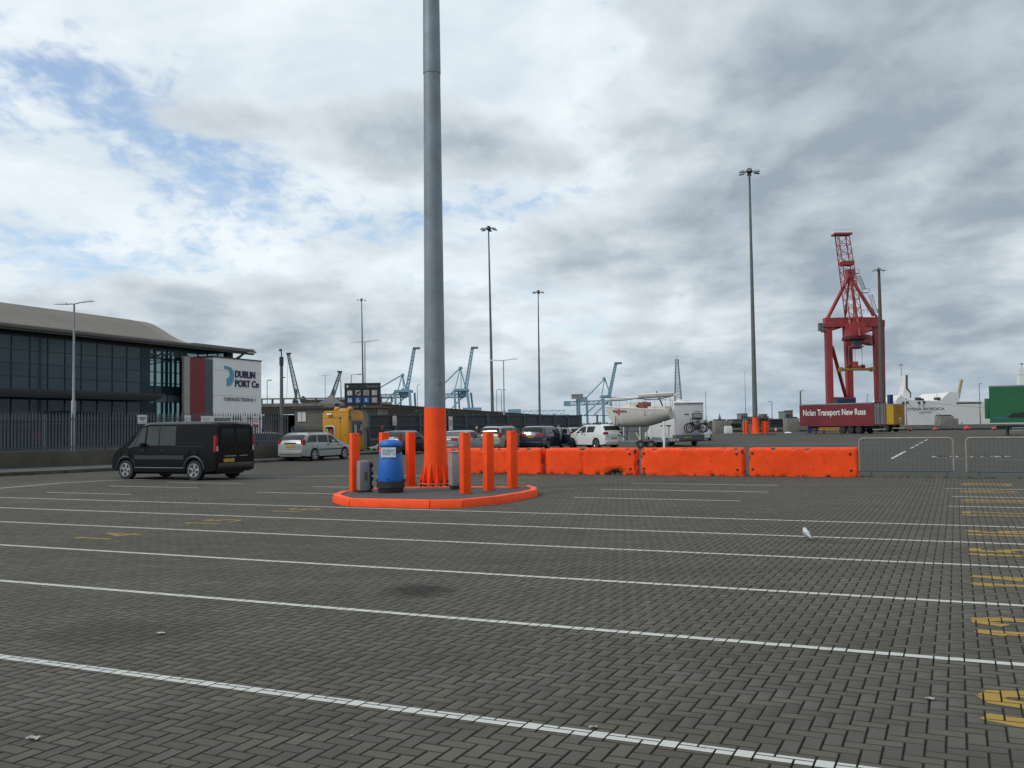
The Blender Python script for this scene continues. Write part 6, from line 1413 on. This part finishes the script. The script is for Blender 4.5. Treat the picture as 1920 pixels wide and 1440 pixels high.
def stair(p0, p1):
    m = MB().bar(p0, p1, .05).bar(p0 + Vector((.9, 0, 0)), p1 + Vector((.9, 0, 0)), .05)
    for k in range(18): q = p0.lerp(p1, k / 18); m.bar(q, q + Vector((.9, 0, .25)), .045)
    part('stair', m, GALV, crane)
stair(cp(1639, 587), cp(1629, 552)); stair(cp(1617, 543), cp(1606, 517))
for px, py in ((1622, 549), (1603, 513)): a = cp(px, py); part('landing', MB().box((a.x, 0, a.z), (1.8, 1.0, .12)).tube([(a.x - .8, -.5, a.z), (a.x - .8, -.5, a.z + 1), (a.x + .9, -.5, a.z + 1), (a.x + .9, -.5, a.z)], .05, 4), GALV, crane)
hr = MB()
for k in range(7): a = cp(1607 + 6.5 * k, 588 - .2 * k); hr.bar(a, a + Vector((0, 0, .9)), .05)
part('hand_rail', hr.bar(cp(1607, 588) + Vector((0, 0, .9)), cp(1646, 586.8) + Vector((0, 0, .9)), .05), GALV, crane)
a, b = cp(1545, 604), cp(1549, 760); ld = MB().bar(a, b, .06).bar(a + Vector((.5, 0, 0)), b + Vector((.5, 0, 0)), .06)
for k in range(30): q = a.lerp(b, k / 30); ld.bar(q, q + Vector((.5, 0, 0)), .04)
part('leg_ladder', ld, GALV, crane); a = cp(1538.5, 613); part('leg_platform', MB().box((a.x, 0, a.z), (1.0, 1.0, 1.9)).box((a.x + .7, 0, a.z - .9), (2.4, 1.4, .15)), GALVD, crane)

# ------------------------------------------------------------------ far blue cranes
def blue_crane(label, Y, P, flip=False):
    """P: picture anchors of one crane: legs, portal, apex, boom, back girder"""
    o = thing('container_crane', label, 'crane', gx(P['legs'][0][0], Y), 0, 'far blue container cranes')
    def c(px, py, dy=0): q = at(px, py, Y + dy) - o.location; return Vector((q.x, dy, q.z))
    s = Y / FPX
    for (x, yt, xb, w_) in P['legs']:
        t, b = c(x, yt), c(xb, 790); b.z = 0; part('leg', MB().bar(b, t, w_ * s / 2), CRANEB, o)
        part('leg', MB().bar(b + Vector((2, 16, 0)), t + Vector((2, 16, 0)), w_ * s / 2 * .8), CRANEB, o)
    x0, x1, y0, y1 = P['portal']; a, b = c(x0, y0), c(x1, y1); part('portal', MB().box(((a.x + b.x) / 2, 8, (a.z + b.z) / 2), (b.x - a.x, 18, a.z - b.z)), CRANEB, o)
    for (p, q, w_) in P['bars']: part('strut', MB().bar(c(*p, 4), c(*q, 4), w_ * s / 2), CRANEB if w_ < 3 else CRANEB, o)
    (bx0, by0), (bx1, by1), bw_ = P['boom']; lattice(o, 'boom', c(bx0, by0, 4), c(bx1, by1, 4), bw_ * s, bw_ * s * .8, 12, .24, CRANEB)
    a = c(bx1 + 4, by1 + 1, 4); part('boom_tip', MB().box((a.x, 4, a.z), (13 * s, 4, 3.5 * s)), LATT, o)
    for (x0, x1, y0, y1) in P['boxes']: a, b = c(x0, y0), c(x1, y1); part('machinery', MB().box(((a.x + b.x) / 2, 6, (a.z + b.z) / 2), (b.x - a.x, 8, a.z - b.z)), CRANEB, o)
    for (p, q) in P.get('girders', []): lattice(o, 'girder', c(*p, 6), c(*q, 6), 7 * s, 7 * s, 9, .2, CRANEB, Vector((0, 1, 0)), Vector((0, 0, 1)))
    return o
blue_crane('blue container crane with raised boom, left of the tall mast', 700, dict(legs=[(741, 735, 743, 4), (768, 735, 772, 4.5)], portal=(739, 770, 731, 735), bars=[((754, 703), (690, 740), 2.2), ((754, 703), (746, 733), 1.8), ((754, 703), (763, 736), 2.4), ((740, 735), (714, 764), 2), ((765, 738), (742, 763), 2.2), ((754, 703), (758, 735), 1.5)],
    boom=((762, 738), (777, 652), 5.0), boxes=[(752, 764, 728, 744), (752, 755, 700, 705), (747, 752, 733, 740), (690, 712, 742, 748)], girders=[((762, 742), (692, 744))]))
blue_crane('blue container crane with raised boom, just right of the tall mast', 700, dict(legs=[(852, 732, 856, 4), (876, 735, 884, 4.5)], portal=(851, 878, 729, 733), bars=[((863, 690), (820, 732), 2.2), ((863, 690), (853, 730), 1.6), ((863, 690), (874, 730), 2.2), ((852, 732), (824, 760), 2), ((872, 740), (843, 770), 2.2), ((864, 690), (865, 735), 1.3)],
    boom=((872, 738), (886, 651), 5.0), boxes=[(862, 873, 729, 744), (860, 866, 687, 691)], girders=[((870, 742), (800, 742))]))
blue_crane('blue container crane with raised boom behind the white car', 700, dict(legs=[(1130, 742, 1132, 4), (1143, 741, 1149, 3.6), (1084, 745, 1086, 2.6), (1099, 750, 1101, 2.6)], portal=(1128, 1146, 741, 745), bars=[((1134, 710), (1100, 745), 2), ((1134, 710), (1128, 742), 1.6), ((1134, 710), (1145, 742), 2), ((1131, 746), (1095, 780), 2), ((1143, 750), (1112, 780), 2)],
    boom=((1142, 742), (1155, 680), 4.5), boxes=[(1085, 1102, 744, 753), (1058, 1070, 752, 761), (1132, 1136, 707, 711)], girders=[((1140, 754), (1060, 757))]))
cbx = thing('crane_cabin_house', 'pale grey machinery cabin on the blue girder left of the boat', 'cabin', gx(1083, 690)); q = at(1083, 744, 690); part('walls', MB().box((0, 0, q.z), (8, 4, 2.8)), GREYBOX, cbx); part('roof', MB().box((0, 0, q.z + 1.6), (8.4, 4.4, .3)), GALVD, cbx); part('support', MB().box((0, 2.5, q.z / 2 - .8), (1.2, .8, q.z - 1.5)), CRANEB, cbx)
for px0, px1, py, lab in ((868, 903, 768, 'blue gantry girder above the sheeted fence right of the mast'), (953, 977, 771, 'short blue gantry girder above the sheeted fence, between two thin masts')):
    a, b = at(px0, py, 650), at(px1, py, 650); o = thing('gantry_girder', lab, 'gantry', gx((px0 + px1) / 2, 650)); part('beam', MB().box((0, 0, a.z), (b.x - a.x, 4, 2.6)), CRANEB, o)
    for s_ in (-1, 1): part('leg', MB().box((s_ * (b.x - a.x) * .45, 0, a.z / 2 - .7), (1.4, 3, a.z - 1.3)), CRANEB, o)
# a distant light rail along the fence top
a, b = at(905, 775, 640), at(1060, 779, 640); o = thing('pipe_bridge', 'thin pale blue lattice bridge low on the horizon behind the fence', 'pipe bridge', gx(980, 640))
m = MB(); x0 = a.x - o.location.x; x1 = b.x - o.location.x; zt, zb_ = a.z + 1.2, a.z - 1.2
m.bar((x0, 0, zt), (x1, 0, zt), .18).bar((x0, 0, zb_), (x1, 0, zb_), .18)
for k in range(24): m.bar((x0 + (x1 - x0) * k / 24, 0, zb_ if k % 2 else zt), (x0 + (x1 - x0) * (k + 1) / 24, 0, zt if k % 2 else zb_), .12)
part('truss', m, CRANEB, o)
for k in range(5): part('pier', MB().box((x0 + (x1 - x0) * k / 4, 0, zb_ / 2), (.8, .8, zb_)), CRANEB, o)
# lattice mobile cranes
def mobile_crane(label, Y, base, tip, lean):
    o = thing('mobile_crane', label, 'crane', gx(base[0], Y), 0, 'lattice boom harbour cranes'); s = Y / FPX
    def c(px, py, dy=0): q = at(px, py, Y + dy) - o.location; return Vector((q.x, dy, q.z))
    lattice(o, 'boom', c(*base), c(*tip), 8 * s, 4 * s, 11, .09, LATT)
    t = c(*tip); part('boom_head', MB().box((t.x + lean * 1 * s, 0, t.z + 1 * s), (8 * s, 1.5, 3 * s)), DARKST, o); part('tower', MB().bar(c(base[0] - lean * 6, 790), c(base[0] - lean * 5, base[1] - 22), 2.2 * s), LATT, o)
    part('tower_cab', MB().box(c(base[0] - lean * 6, base[1] + 2), (9 * s, 3, 7 * s)), DARKST, o, bevel=.2); part('rope', MB().bar(t, c(base[0] - lean * 5, base[1] - 20), .08).bar(t, c(tip[0] - lean * 3, 748), .06), LATT, o)
    b = c(base[0], 790); part('undercarriage', MB().box((b.x, 0, 2), (20 * s, 8, 4)), DARKST, o)
mobile_crane('grey lattice boom crane leaning left behind the bridge', 420, (560, 752), (540.5, 664), 1)
mobile_crane('smaller grey lattice boom crane leaning right, left of the black sign', 420, (620, 752), (638, 698), -1)
solo('harbour_light', MB().lathe([(.35, 0), (.25, 9), (.5, 9), (.5, 9.6)], 8).lathe([(1.0, 9.6), (1.0, 10.8), (.3, 11.6)], 8), DARKST, 'dark lantern-topped pylon rising behind the bridge rail', 'beacon', None, gx(568.5, 300))
# lattice tower
tw = thing('radio_tower', 'slim grey lattice radio tower above the motorhome', 'tower', gx(1273, 300)); z = at(1271, 676, 300).z
lattice(tw, 'tower', Vector((0, 0, 0)), Vector((-.25, 0, z)), 2.9, .75, 22, .05, LATT); part('antenna', MB().box((-.25, 0, z + .2), (1.3, .6, .25)).bar((-.25, 0, z), (-.25, 0, z + 1.6), .06).bar((.25, 0, z - 1.2), (.25, 0, z + .4), .1), LATT, tw)

# ------------------------------------------------------------------ trailers
NOLAN = mat('trailer_red', (.155, .014, .02), .6, var=.2, scale=.4, dirt=(.10, .02, .02), dirt_amt=.4)
def trailer(name, label, a, b, h, wd, curtain, rear, zdeck=1.05, axles=3, side=1, group=None, boxy=None):
    d = b - a; Lt = d.length; o = thing(name, label, 'trailer', a, heading(d), group)       # a = front corner, b = rear corner of the near side; body behind it
    zb_ = zdeck
    part('curtain', MB().box((Lt / 2, wd / 2, (zb_ + h) / 2 - .03), (Lt, wd, h - zb_ - .1)), curtain, o)
    part('roof_rail', MB().box((Lt / 2, wd / 2, h - .05), (Lt + .04, wd + .04, .14)), GALV, o)
    part('side_rave', MB().box((Lt / 2, wd / 2, zb_ + .03), (Lt + .03, wd + .03, .14)), rear, o)
    sme = MB().box((0, 0, 0), (.05, .02, .32)).mesh('strap', rear)
    for k in range(int(Lt / .6)): link('strap', sme, o, (.3 + k * .6, -.012, zb_ + .18))
    part('chassis', MB().box((Lt * .52, wd * .32, .85), (Lt * .9, .16, .34)).box((Lt * .52, wd * .68, .85), (Lt * .9, .16, .34)), DARKST, o)
    part('side_guard', MB().box((Lt * .42, .06, .78), (Lt * .30, .04, .12)).box((Lt * .42, .06, .52), (Lt * .30, .04, .12)), PLATE if axles == 3 else GALV, o)
    for k in range(axles):
        x = Lt * .70 + 1.3 * (k - 1) * (1 if axles > 1 else 0)
        for y in (.16, wd - .16):
            w_ = part('wheel', MB().bar((x, y - .16, .50), (x, y + .16, .50), .50, n=18), RUBBER, o, smooth=True); part('rim', MB().bar((x, y - .162, .50), (x, y - .17, .50), .24, n=12), DARKST, w_)
    for y in (.45, wd - .45): lg = part('landing_leg', MB().box((Lt * .2, y, .5), (.14, .14, .9)).box((Lt * .2, y, .04), (.4, .3, .08)), DARKST, o)
    part('rear_underrun', MB().box((Lt - .1, wd / 2, .55), (.1, wd - .1, .12)), PLATEW, o)
    return o, Lt
TDR = Vector((.516, -.856, 0)); tb = gx(1637.5, 124)
for _k in range(60, 200):
    ta = tb - TDR * (_k * .1)
    if 960 + 1800 * ta.x / ta.y < 1498.5: break
tr1, Lt = trailer('curtain_trailer', 'dark red curtain sided trailer with white haulier lettering', ta, tb, 4.05, 2.5, NOLAN, NOLAN)
lettering('Nolan Transport New Ross', 1.15, tr1, (.65, -.016, 2.5), WHITEP, width=Lt * .855, depth=.004, bold=.022)
RD = mat('rear_door_grey', (.22, .21, .20), .6, var=.35, scale=.8)
part('rear_door', MB().box((Lt + .02, .66, 2.55), (.05, 1.14, 2.75)), RD, tr1); part('rear_door', MB().box((Lt + .02, 1.86, 2.55), (.05, 1.14, 2.75)), RD, tr1)
for y in (.3, .75, 1.0, 1.5, 1.75, 2.2): part('lock_rod', MB().bar((Lt + .07, y, 1.25), (Lt + .07, y, 3.9), .03, n=6), WHITED, tr1)
part('rear_frame', MB().box((Lt + .03, .04, 2.5), (.10, .10, 3.0)).box((Lt + .03, 2.46, 2.5), (.10, .10, 3.0)).box((Lt + .03, 1.25, 4.0), (.10, 2.5, .14)).box((Lt + .03, 1.25, 1.08), (.1, 2.5, .24)), NOLAN, tr1)
YEL = mat('trailer_yellow', (.42, .27, .008), .55, var=.15, scale=.5); YORA = mat('trailer_amber', (.36, .17, .008), .55, var=.2, scale=.5)
yb = gx(1675.5, 141); ya = yb - TDR * 9
tr2, Ly = trailer('box_trailer', 'bright yellow trailer parked behind the dark red one', ya, yb, 4.1, 2.5, YEL, mat('trailer_maroon', (.16, .02, .01), .6))
part('rear_door', MB().box((Ly + .03, 1.25, 2.55), (.06, 2.44, 2.9)), YORA, tr2); part('sticker', MB().box((Ly + .065, 1.45, 1.75), (.012, .42, .6)), SIGNW, tr2); part('sticker_print', MB().box((Ly + .075, 1.45, 1.7), (.008, .22, .28)), NAVY, tr2)
for k, z in enumerate((3.6, 3.3, 3.0, 2.7)): part('rear_print', MB().box((Ly + .064, 1.2, z), (.008, (1.5, 1.3, 1.6, 1.2)[k], .06)), mat('print_brown', (.16, .06, .004), .6), tr2)
GRN = mat('trailer_green', (.004, .105, .034), .55, var=.2, scale=.35, dirt=(.01, .06, .03), dirt_amt=.4)
ga, gb_ = gx(1856, 100), gx(2010, 96); gz = 5.15
tr3, Lg = trailer('green_trailer', 'tall green curtain sided trailer cut off by the right edge', ga, gb_, gz, 2.5, GRN, mat('trailer_green_dark', (.006, .085, .028), .6), zdeck=1.35, axles=2)
part('front_pod', MB().box((-.24, 1.25, 2.8), (.46, 2.3, 2.1)), GRN, tr3, bevel=.03)
mt_ = [(2.0, 2.02), (2.0, 2.22), (2.25, 2.35), (2.35, 2.50), (2.8, 2.46), (3.3, 2.58), (3.8, 2.50), (4.6, 2.55), (8.5, 2.55), (8.5, 2.02)]
part('hill_print', MB().prism([(a - .25, b - .2) for a, b in mt_], -.012, -.004, lambda a, b, h: (a, h, b)), SIGNB, tr3)
part('water_print', MB().prism([(.35, 1.80), (.35, 1.88), (1.7, 1.90), (2.0, 1.82)], -.012, -.004, lambda a, b, h: (a, h, b)), SIGNBL, tr3)

# ------------------------------------------------------------------ ship, quay edge, blocks, far buildings
SY = 330; ship = thing('ferry_ship', 'long white ferry moored beyond the quay with dark lettering on its hull', 'ship', gx(1760, SY))
def sp_(px, py, dy=0.0): q = at(px, py, SY + dy) - ship.location; return (q.x, q.z)
hull_px = [(1680, 808), (1680, 752), (1684, 745), (1690, 741), (1697, 748), (1710, 750.5), (1752, 751.5), (1764, 751), (1772, 742), (1780, 735.5), (1797, 735), (1799, 752), (1850, 753), (2150, 753), (2150, 808)]
SHIPW = mat('ship_white', (.66, .675, .65), .5, var=.08, scale=.05, dirt=(.36, .30, .22), dirt_amt=.25)
part('hull', MB().prism([sp_(*q) for q in hull_px], 0, 22, lambda a, b, h: (a, h, b)), SHIPW, ship)
for px0, px1, y0, y1, mt__ in ((1793.5, 1840, 754.5, 756.5, SIGNB), (1720, 1728, 745, 751, DARKST), (1756, 1764, 745, 750, DARKST), (1730, 1733, 747, 751, DARKST)):
    a, b = sp_(px0, y0), sp_(px1, y1); part('deck_fitting', MB().box(((a[0] + b[0]) / 2, 1.2 if y1 < 752 else -.02, (a[1] + b[1]) / 2), (b[0] - a[0], 2 if y1 < 752 else .12, a[1] - b[1])), mt__, ship)
part('funnel', MB().prism([sp_(*q, 5) for q in ((1692, 746), (1697, 722), (1697, 703), (1701, 703), (1701, 726), (1707, 736), (1706, 748))], 5, 9, lambda a, b, h: (a, h, b)), WHITED, ship)
part('funnel_trim', MB().prism([sp_(*q, 5) for q in ((1698.5, 703), (1702, 703), (1702, 727), (1708.5, 737), (1708, 746), (1706.4, 745), (1706.5, 738), (1698.5, 728))], 4.9, 9.1, lambda a, b, h: (a, h, b)), mat('funnel_brown', (.07, .06, .035), .7), ship)
a, b = sp_(1796, 748, 4), sp_(1803, 712, 4); part('davit', MB().bar((a[0], 4, a[1]), (b[0], 4, b[1]), .42).bar((a[0] - .9, 4, a[1] - .5), (a[0] + .2, 4, a[1] + 1.5), .3), mat('davit_cream', (.36, .31, .18), .6), ship)
for px, py in ((1690, 745), (1755, 738), (1770, 728), (1686, 742)): a = sp_(px, py, 6); part('antenna', MB().bar((a[0], 6, a[1] - 3), (a[0] + .4, 6, a[1] + .6), .12).bar((a[0] - .6, 6, a[1]), (a[0] + .8, 6, a[1] + .3), .1), WHITED, ship)
for px, py in ((1693.5, 755.5), (1701, 754.5), (1723, 755), (1732.5, 754)): a = sp_(px, py); part('hawse', MB().bar((a[0], -.15, a[1]), (a[0], .1, a[1]), .45, n=10), BLACKP, ship)
def streak(px, y0, y1, w_): a, b = sp_(px, y0), sp_(px + 1, y1); part('rust_streak', MB().add([(a[0] - w_, -.02, a[1]), (a[0] + w_, -.02, a[1]), (b[0] + w_ * .3, -.02, b[1]), (b[0] - w_ * .3, -.02, b[1])], [(0, 1, 2, 3)]), mat('rust', (.33, .22, .12), .8), ship)
streak(1732, 757, 768, .25); streak(1757, 793, 801, .35); streak(1803, 792, 800, .25); streak(1723, 757, 765, .15)
a = sp_(1701.5, 769.5); w_ = sp_(1771, 769)[0] - a[0]
t1 = lettering('STENA NORDICA', 1.25, ship, (a[0], -.03, a[1]), NAVY, width=w_, depth=.01, bold=.02); t1.rotation_euler[1] = -ROLL * .0
a = sp_(1723, 775); lettering('LONDON', .95, ship, (a[0], -.03, a[1]), NAVY, sx=1.1, depth=.01)
for p, q in (((1733, 754.5), (1850, 780)), ((1723, 756), (1742, 802)), ((1701, 755), (1701, 804))): a, b = sp_(*p), sp_(*q); part('mooring_rope', MB().bar((a[0], -.2, a[1]), (b[0], -40 if p[0] == 1733 else -25, b[1] + .3), .07, n=5), LATT, ship)
a = at(1913, 697, SY + 30); part('bridge_mast', MB().box((a.x - ship.location.x, 30, a.z), (2.2, 2, 2.0)).bar((a.x - ship.location.x - .4, 30, 4), (a.x - ship.location.x, 30, a.z), .9), SHIPW, ship)
bf = thing('blue_fender', 'tall dark blue container stack end left of the ship, behind the yellow trailer', 'container', gx(1673, 300)); a, b = at(1670, 740, 300), at(1677, 785, 300); part('shell', MB().box((0, 1.2, a.z / 2), (b.x - a.x, 2.4, a.z)), mat('blue_container', (.012, .022, .12), .6), bf); part('rib', MB().box((-.3, -.05, a.z / 2), (.1, .1, a.z * .96)).box((.3, -.05, a.z / 2), (.1, .1, a.z * .96)), NAVY, bf)
cn = thing('blue_container', 'dark blue container standing between the legs of the red crane', 'container', gx(1589, 200)); a, b = at(1571.5, 748, 200), at(1605, 760, 200); part('shell', MB().box((0, 1.2, a.z - .75), (b.x - a.x, 2.4, 1.5)), mat('navy_container', (.015, .03, .06), .7), cn)
part('lower_stack', MB().box((0, 1.2, (a.z - 1.5) / 2), (b.x - a.x - .05, 2.38, a.z - 1.52)), mat('grey_container', (.03, .035, .04), .7), cn)
crv = MB()
for k in range(12): crv.box((-(b.x - a.x) / 2 + .2 + k * .31, -.02, a.z - .75), (.08, .06, 1.4))
part('corrugation', crv, mat('navy_container', (.015, .03, .06), .7), cn)
qa, qb = gx(1345, 168), gx(2150, 150); d = qb - qa
qe = thing('quay_barrier', 'long low grey crash barrier along the far edge of the yard', 'crash barrier', qa, heading(d)); part('beam', MB().box((d.length / 2, 0, .55), (d.length, .22, .35)), GALVD, qe); part('kerb', MB().box((d.length / 2, .5, .12), (d.length, .6, .24)), CONCD, qe)
for k in range(0, int(d.length), 4): part('post', MB().box((k, .14, .28), (.12, .12, .56)), GALVD, qe)
def conc_block(px0, px1, y0, Y, label, step=None):
    a, b = at(px0, y0, Y), at(px1, y0, Y); wd = b.x - a.x; h = a.z; o = thing('concrete_block', label, 'concrete block', gx((px0 + px1) / 2, Y)); 
    part('block', MB().box((0, 1.2, h / 2), (wd, 2.4, h)), CONC, o, bevel=.05)
    if step: part('step', MB().box((wd / 2 + step[0] / 2, 1.2, h * step[1] / 2), (step[0], 2.3, h * step[1])), CONC, o, bevel=.05)
    part('cap', MB().box((-.1, 1.2, h + .1), (wd * .8, 2.0, .2)), DARKST, o)
conc_block(1341, 1365, 788.5, 155, 'grey concrete block with a dark cap right of the motorhome', (.5, .9)); conc_block(1475.5, 1499, 784, 158, 'grey concrete block just left of the red trailer'); conc_block(1764, 1789, 780, 160, 'stepped grey concrete block in front of the white ship', (.75, .82))
DKB = mat('dark_panel', (.022, .026, .028), .8, var=.4, scale=.5)
def far_building(px0, px1, y0, Y, label, mt__, wins=0, cap=None):
    a, b = at(px0, y0, Y), at(px1, y0, Y); wd = b.x - a.x; h = a.z; o = thing('far_building', label, 'building', gx((px0 + px1) / 2, Y), 0)
    part('wall', MB().box((0, 4, h / 2), (wd, 8, h)), mt__, o); part('roof', MB().box((0, 4, h + .1), (wd + .3, 8.3, .2)), GALVD, o)
    for k in range(wins): part('window', MB().box((-wd / 2 + wd * (k + .5) / wins, -.03, h * .72), (wd / wins * .55, .08, h * .22)), CARGL, o)
far_building(1390, 1402, 776, 420, 'square grey far tower block left of the far mast', CONC, 3); far_building(1402, 1441, 782, 430, 'long grey far building behind the far mast', mat('far_grey', (.12, .13, .14), .8), 8); far_building(1431, 1439, 777, 425, 'small far rooftop tower right of the far mast', mat('far_grey', (.12, .13, .14), .8), 2)
far_building(1374, 1392, 787, 300, 'low blue grey far shed left of the far mast', mat('shed_blue', (.10, .13, .14), .8), 4); far_building(1424, 1440, 784.5, 190, 'small brown far hut behind the far bollards', mat('hut_brown', (.07, .03, .025), .8), 2)
far_building(1445, 1474, 787, 200, 'dark low shed between the far mast and the red trailer', DKB, 5); far_building(1370, 1390, 794, 180, 'dark low shed left of the far bollards', DKB, 3)
far_building(1472, 1482, 772, 330, 'pale green far silo left of the red trailer', mat('silo_green', (.16, .20, .18), .8), 1); far_building(1483, 1487, 770, 332, 'thin orange far stack beside the pale silo', mat('stack_orange', (.30, .10, .05), .8), 0)
far_building(1437, 1448, 785, 420, 'blue far shed right of the far mast', mat('shed_navy', (.03, .06, .12), .8), 2)
solo('flag_pole', MB().lathe([(.18, 0), (.06, 24)], 6).box((0, 0, 24.1), (.3, .3, .2)), LATT, 'very thin far pole just left of the far mast', 'pole', None, gx(1398.5, 420))
solo('church_spire', MB().lathe([(1.4, 0), (1.3, 5.6), (.05, 10.5)], 8).lathe([(1.5, 5.4), (1.5, 5.7)], 8), GALVD, 'tiny dark far spire above the grey block right of the motorhome', 'spire', None, gx(1349.5, 900))
# long low treeline and roofs at the horizon
tl = MB()
for k in range(2600):
    px = rng.uniform(-200, 2150); Y = rng.uniform(760, 900); p_ = gx(px, Y); hh = 1 + 2.2 * abs(math.sin(px * .013) * math.sin(px * .031 + 1)); q = Vector((p_.x, Y, rng.uniform(0, hh))); a = Vector(rng.normal(size=3)).normalized() * 1.3; b = a.orthogonal().normalized() * 1.0
    tl.add([q - a, q + b, q + a, q - b], [(0, 1, 2, 3)])
tag(link('treeline', tl.mesh('treeline', mat('far_foliage', (.035, .05, .03), .9, var=.4, scale=.05))), 'low dark line of trees along the far horizon', 'treeline', kind='stuff')
# cones and orange lumps along the quay
def cone(px, py, label, h=.75):
    p_ = G(px, py); o = thing('traffic_cone', label, 'traffic cone', p_, 0, 'traffic cones'); part('base', MB().box((0, 0, .02), (.42, .42, .04)), SIGNR, o, bevel=.01); c_ = part('cone', MB().lathe([(.16, .04), (.03, h)], 14), SIGNR, o, smooth=True); part('sleeve', MB().lathe([(.135, h * .42), (.085, h * .72)], 14), WHITEP, c_, smooth=True)
cone(1333, 820, 'red and white traffic cone just right of the motorhome', .9); cone(1455, 811.5, 'small far traffic cone right of the far orange bollards', 1.0)
BUOY = mat('orange_buoy', (.50, .06, .04), .6)
def buoy(px, Y, r_, label): solo('quay_float', MB().lathe([(.1, 0), (r_ * .9, .12), (r_, r_ * .6), (r_ * .7, r_ * 1.1), (.05, r_ * 1.35)], 12).box((0, 0, r_ * 1.4), (.12, .12, .14)), BUOY, label, 'float', 'orange floats along the quay', gx(px, Y, .05), smooth=True)
buoy(1706, 145, .35, 'orange float by the crash barrier right of the yellow trailer'); buoy(1752.5, 146, .36, 'orange float just left of the stepped concrete block'); buoy(1812.5, 147, .5, 'orange float just right of the stepped concrete block'); buoy(1863, 143, .36, 'orange float beneath the front of the green trailer')
solo('bollard_box', MB().box((0, 0, .45), (.6, .5, .9)).box((0, 0, .95), (.4, .4, .12)), mat('blue_drum', (.02, .05, .18), .6), 'small blue cabinet under the front of the red trailer', 'cabinet', None, gx(1517.5, 140))
solo('plastic_sack', MB().lathe([(.5, 0), (.6, .12), (.35, .25), (.05, .3)], 9), SIGNW, 'flat white plastic sack lying near the far bollards', 'sack', None, G(1478, 813.5), smooth=True)
solo('white_block', MB().box((0, 0, .55), (1.2, .8, 1.1), top=(.9, .9)).box((0, 0, 1.13), (.9, .6, .06)), WHITED, 'small pale block in front of the grey concrete block by the motorhome', 'block', None, gx(1365, 150), bevel=.04)
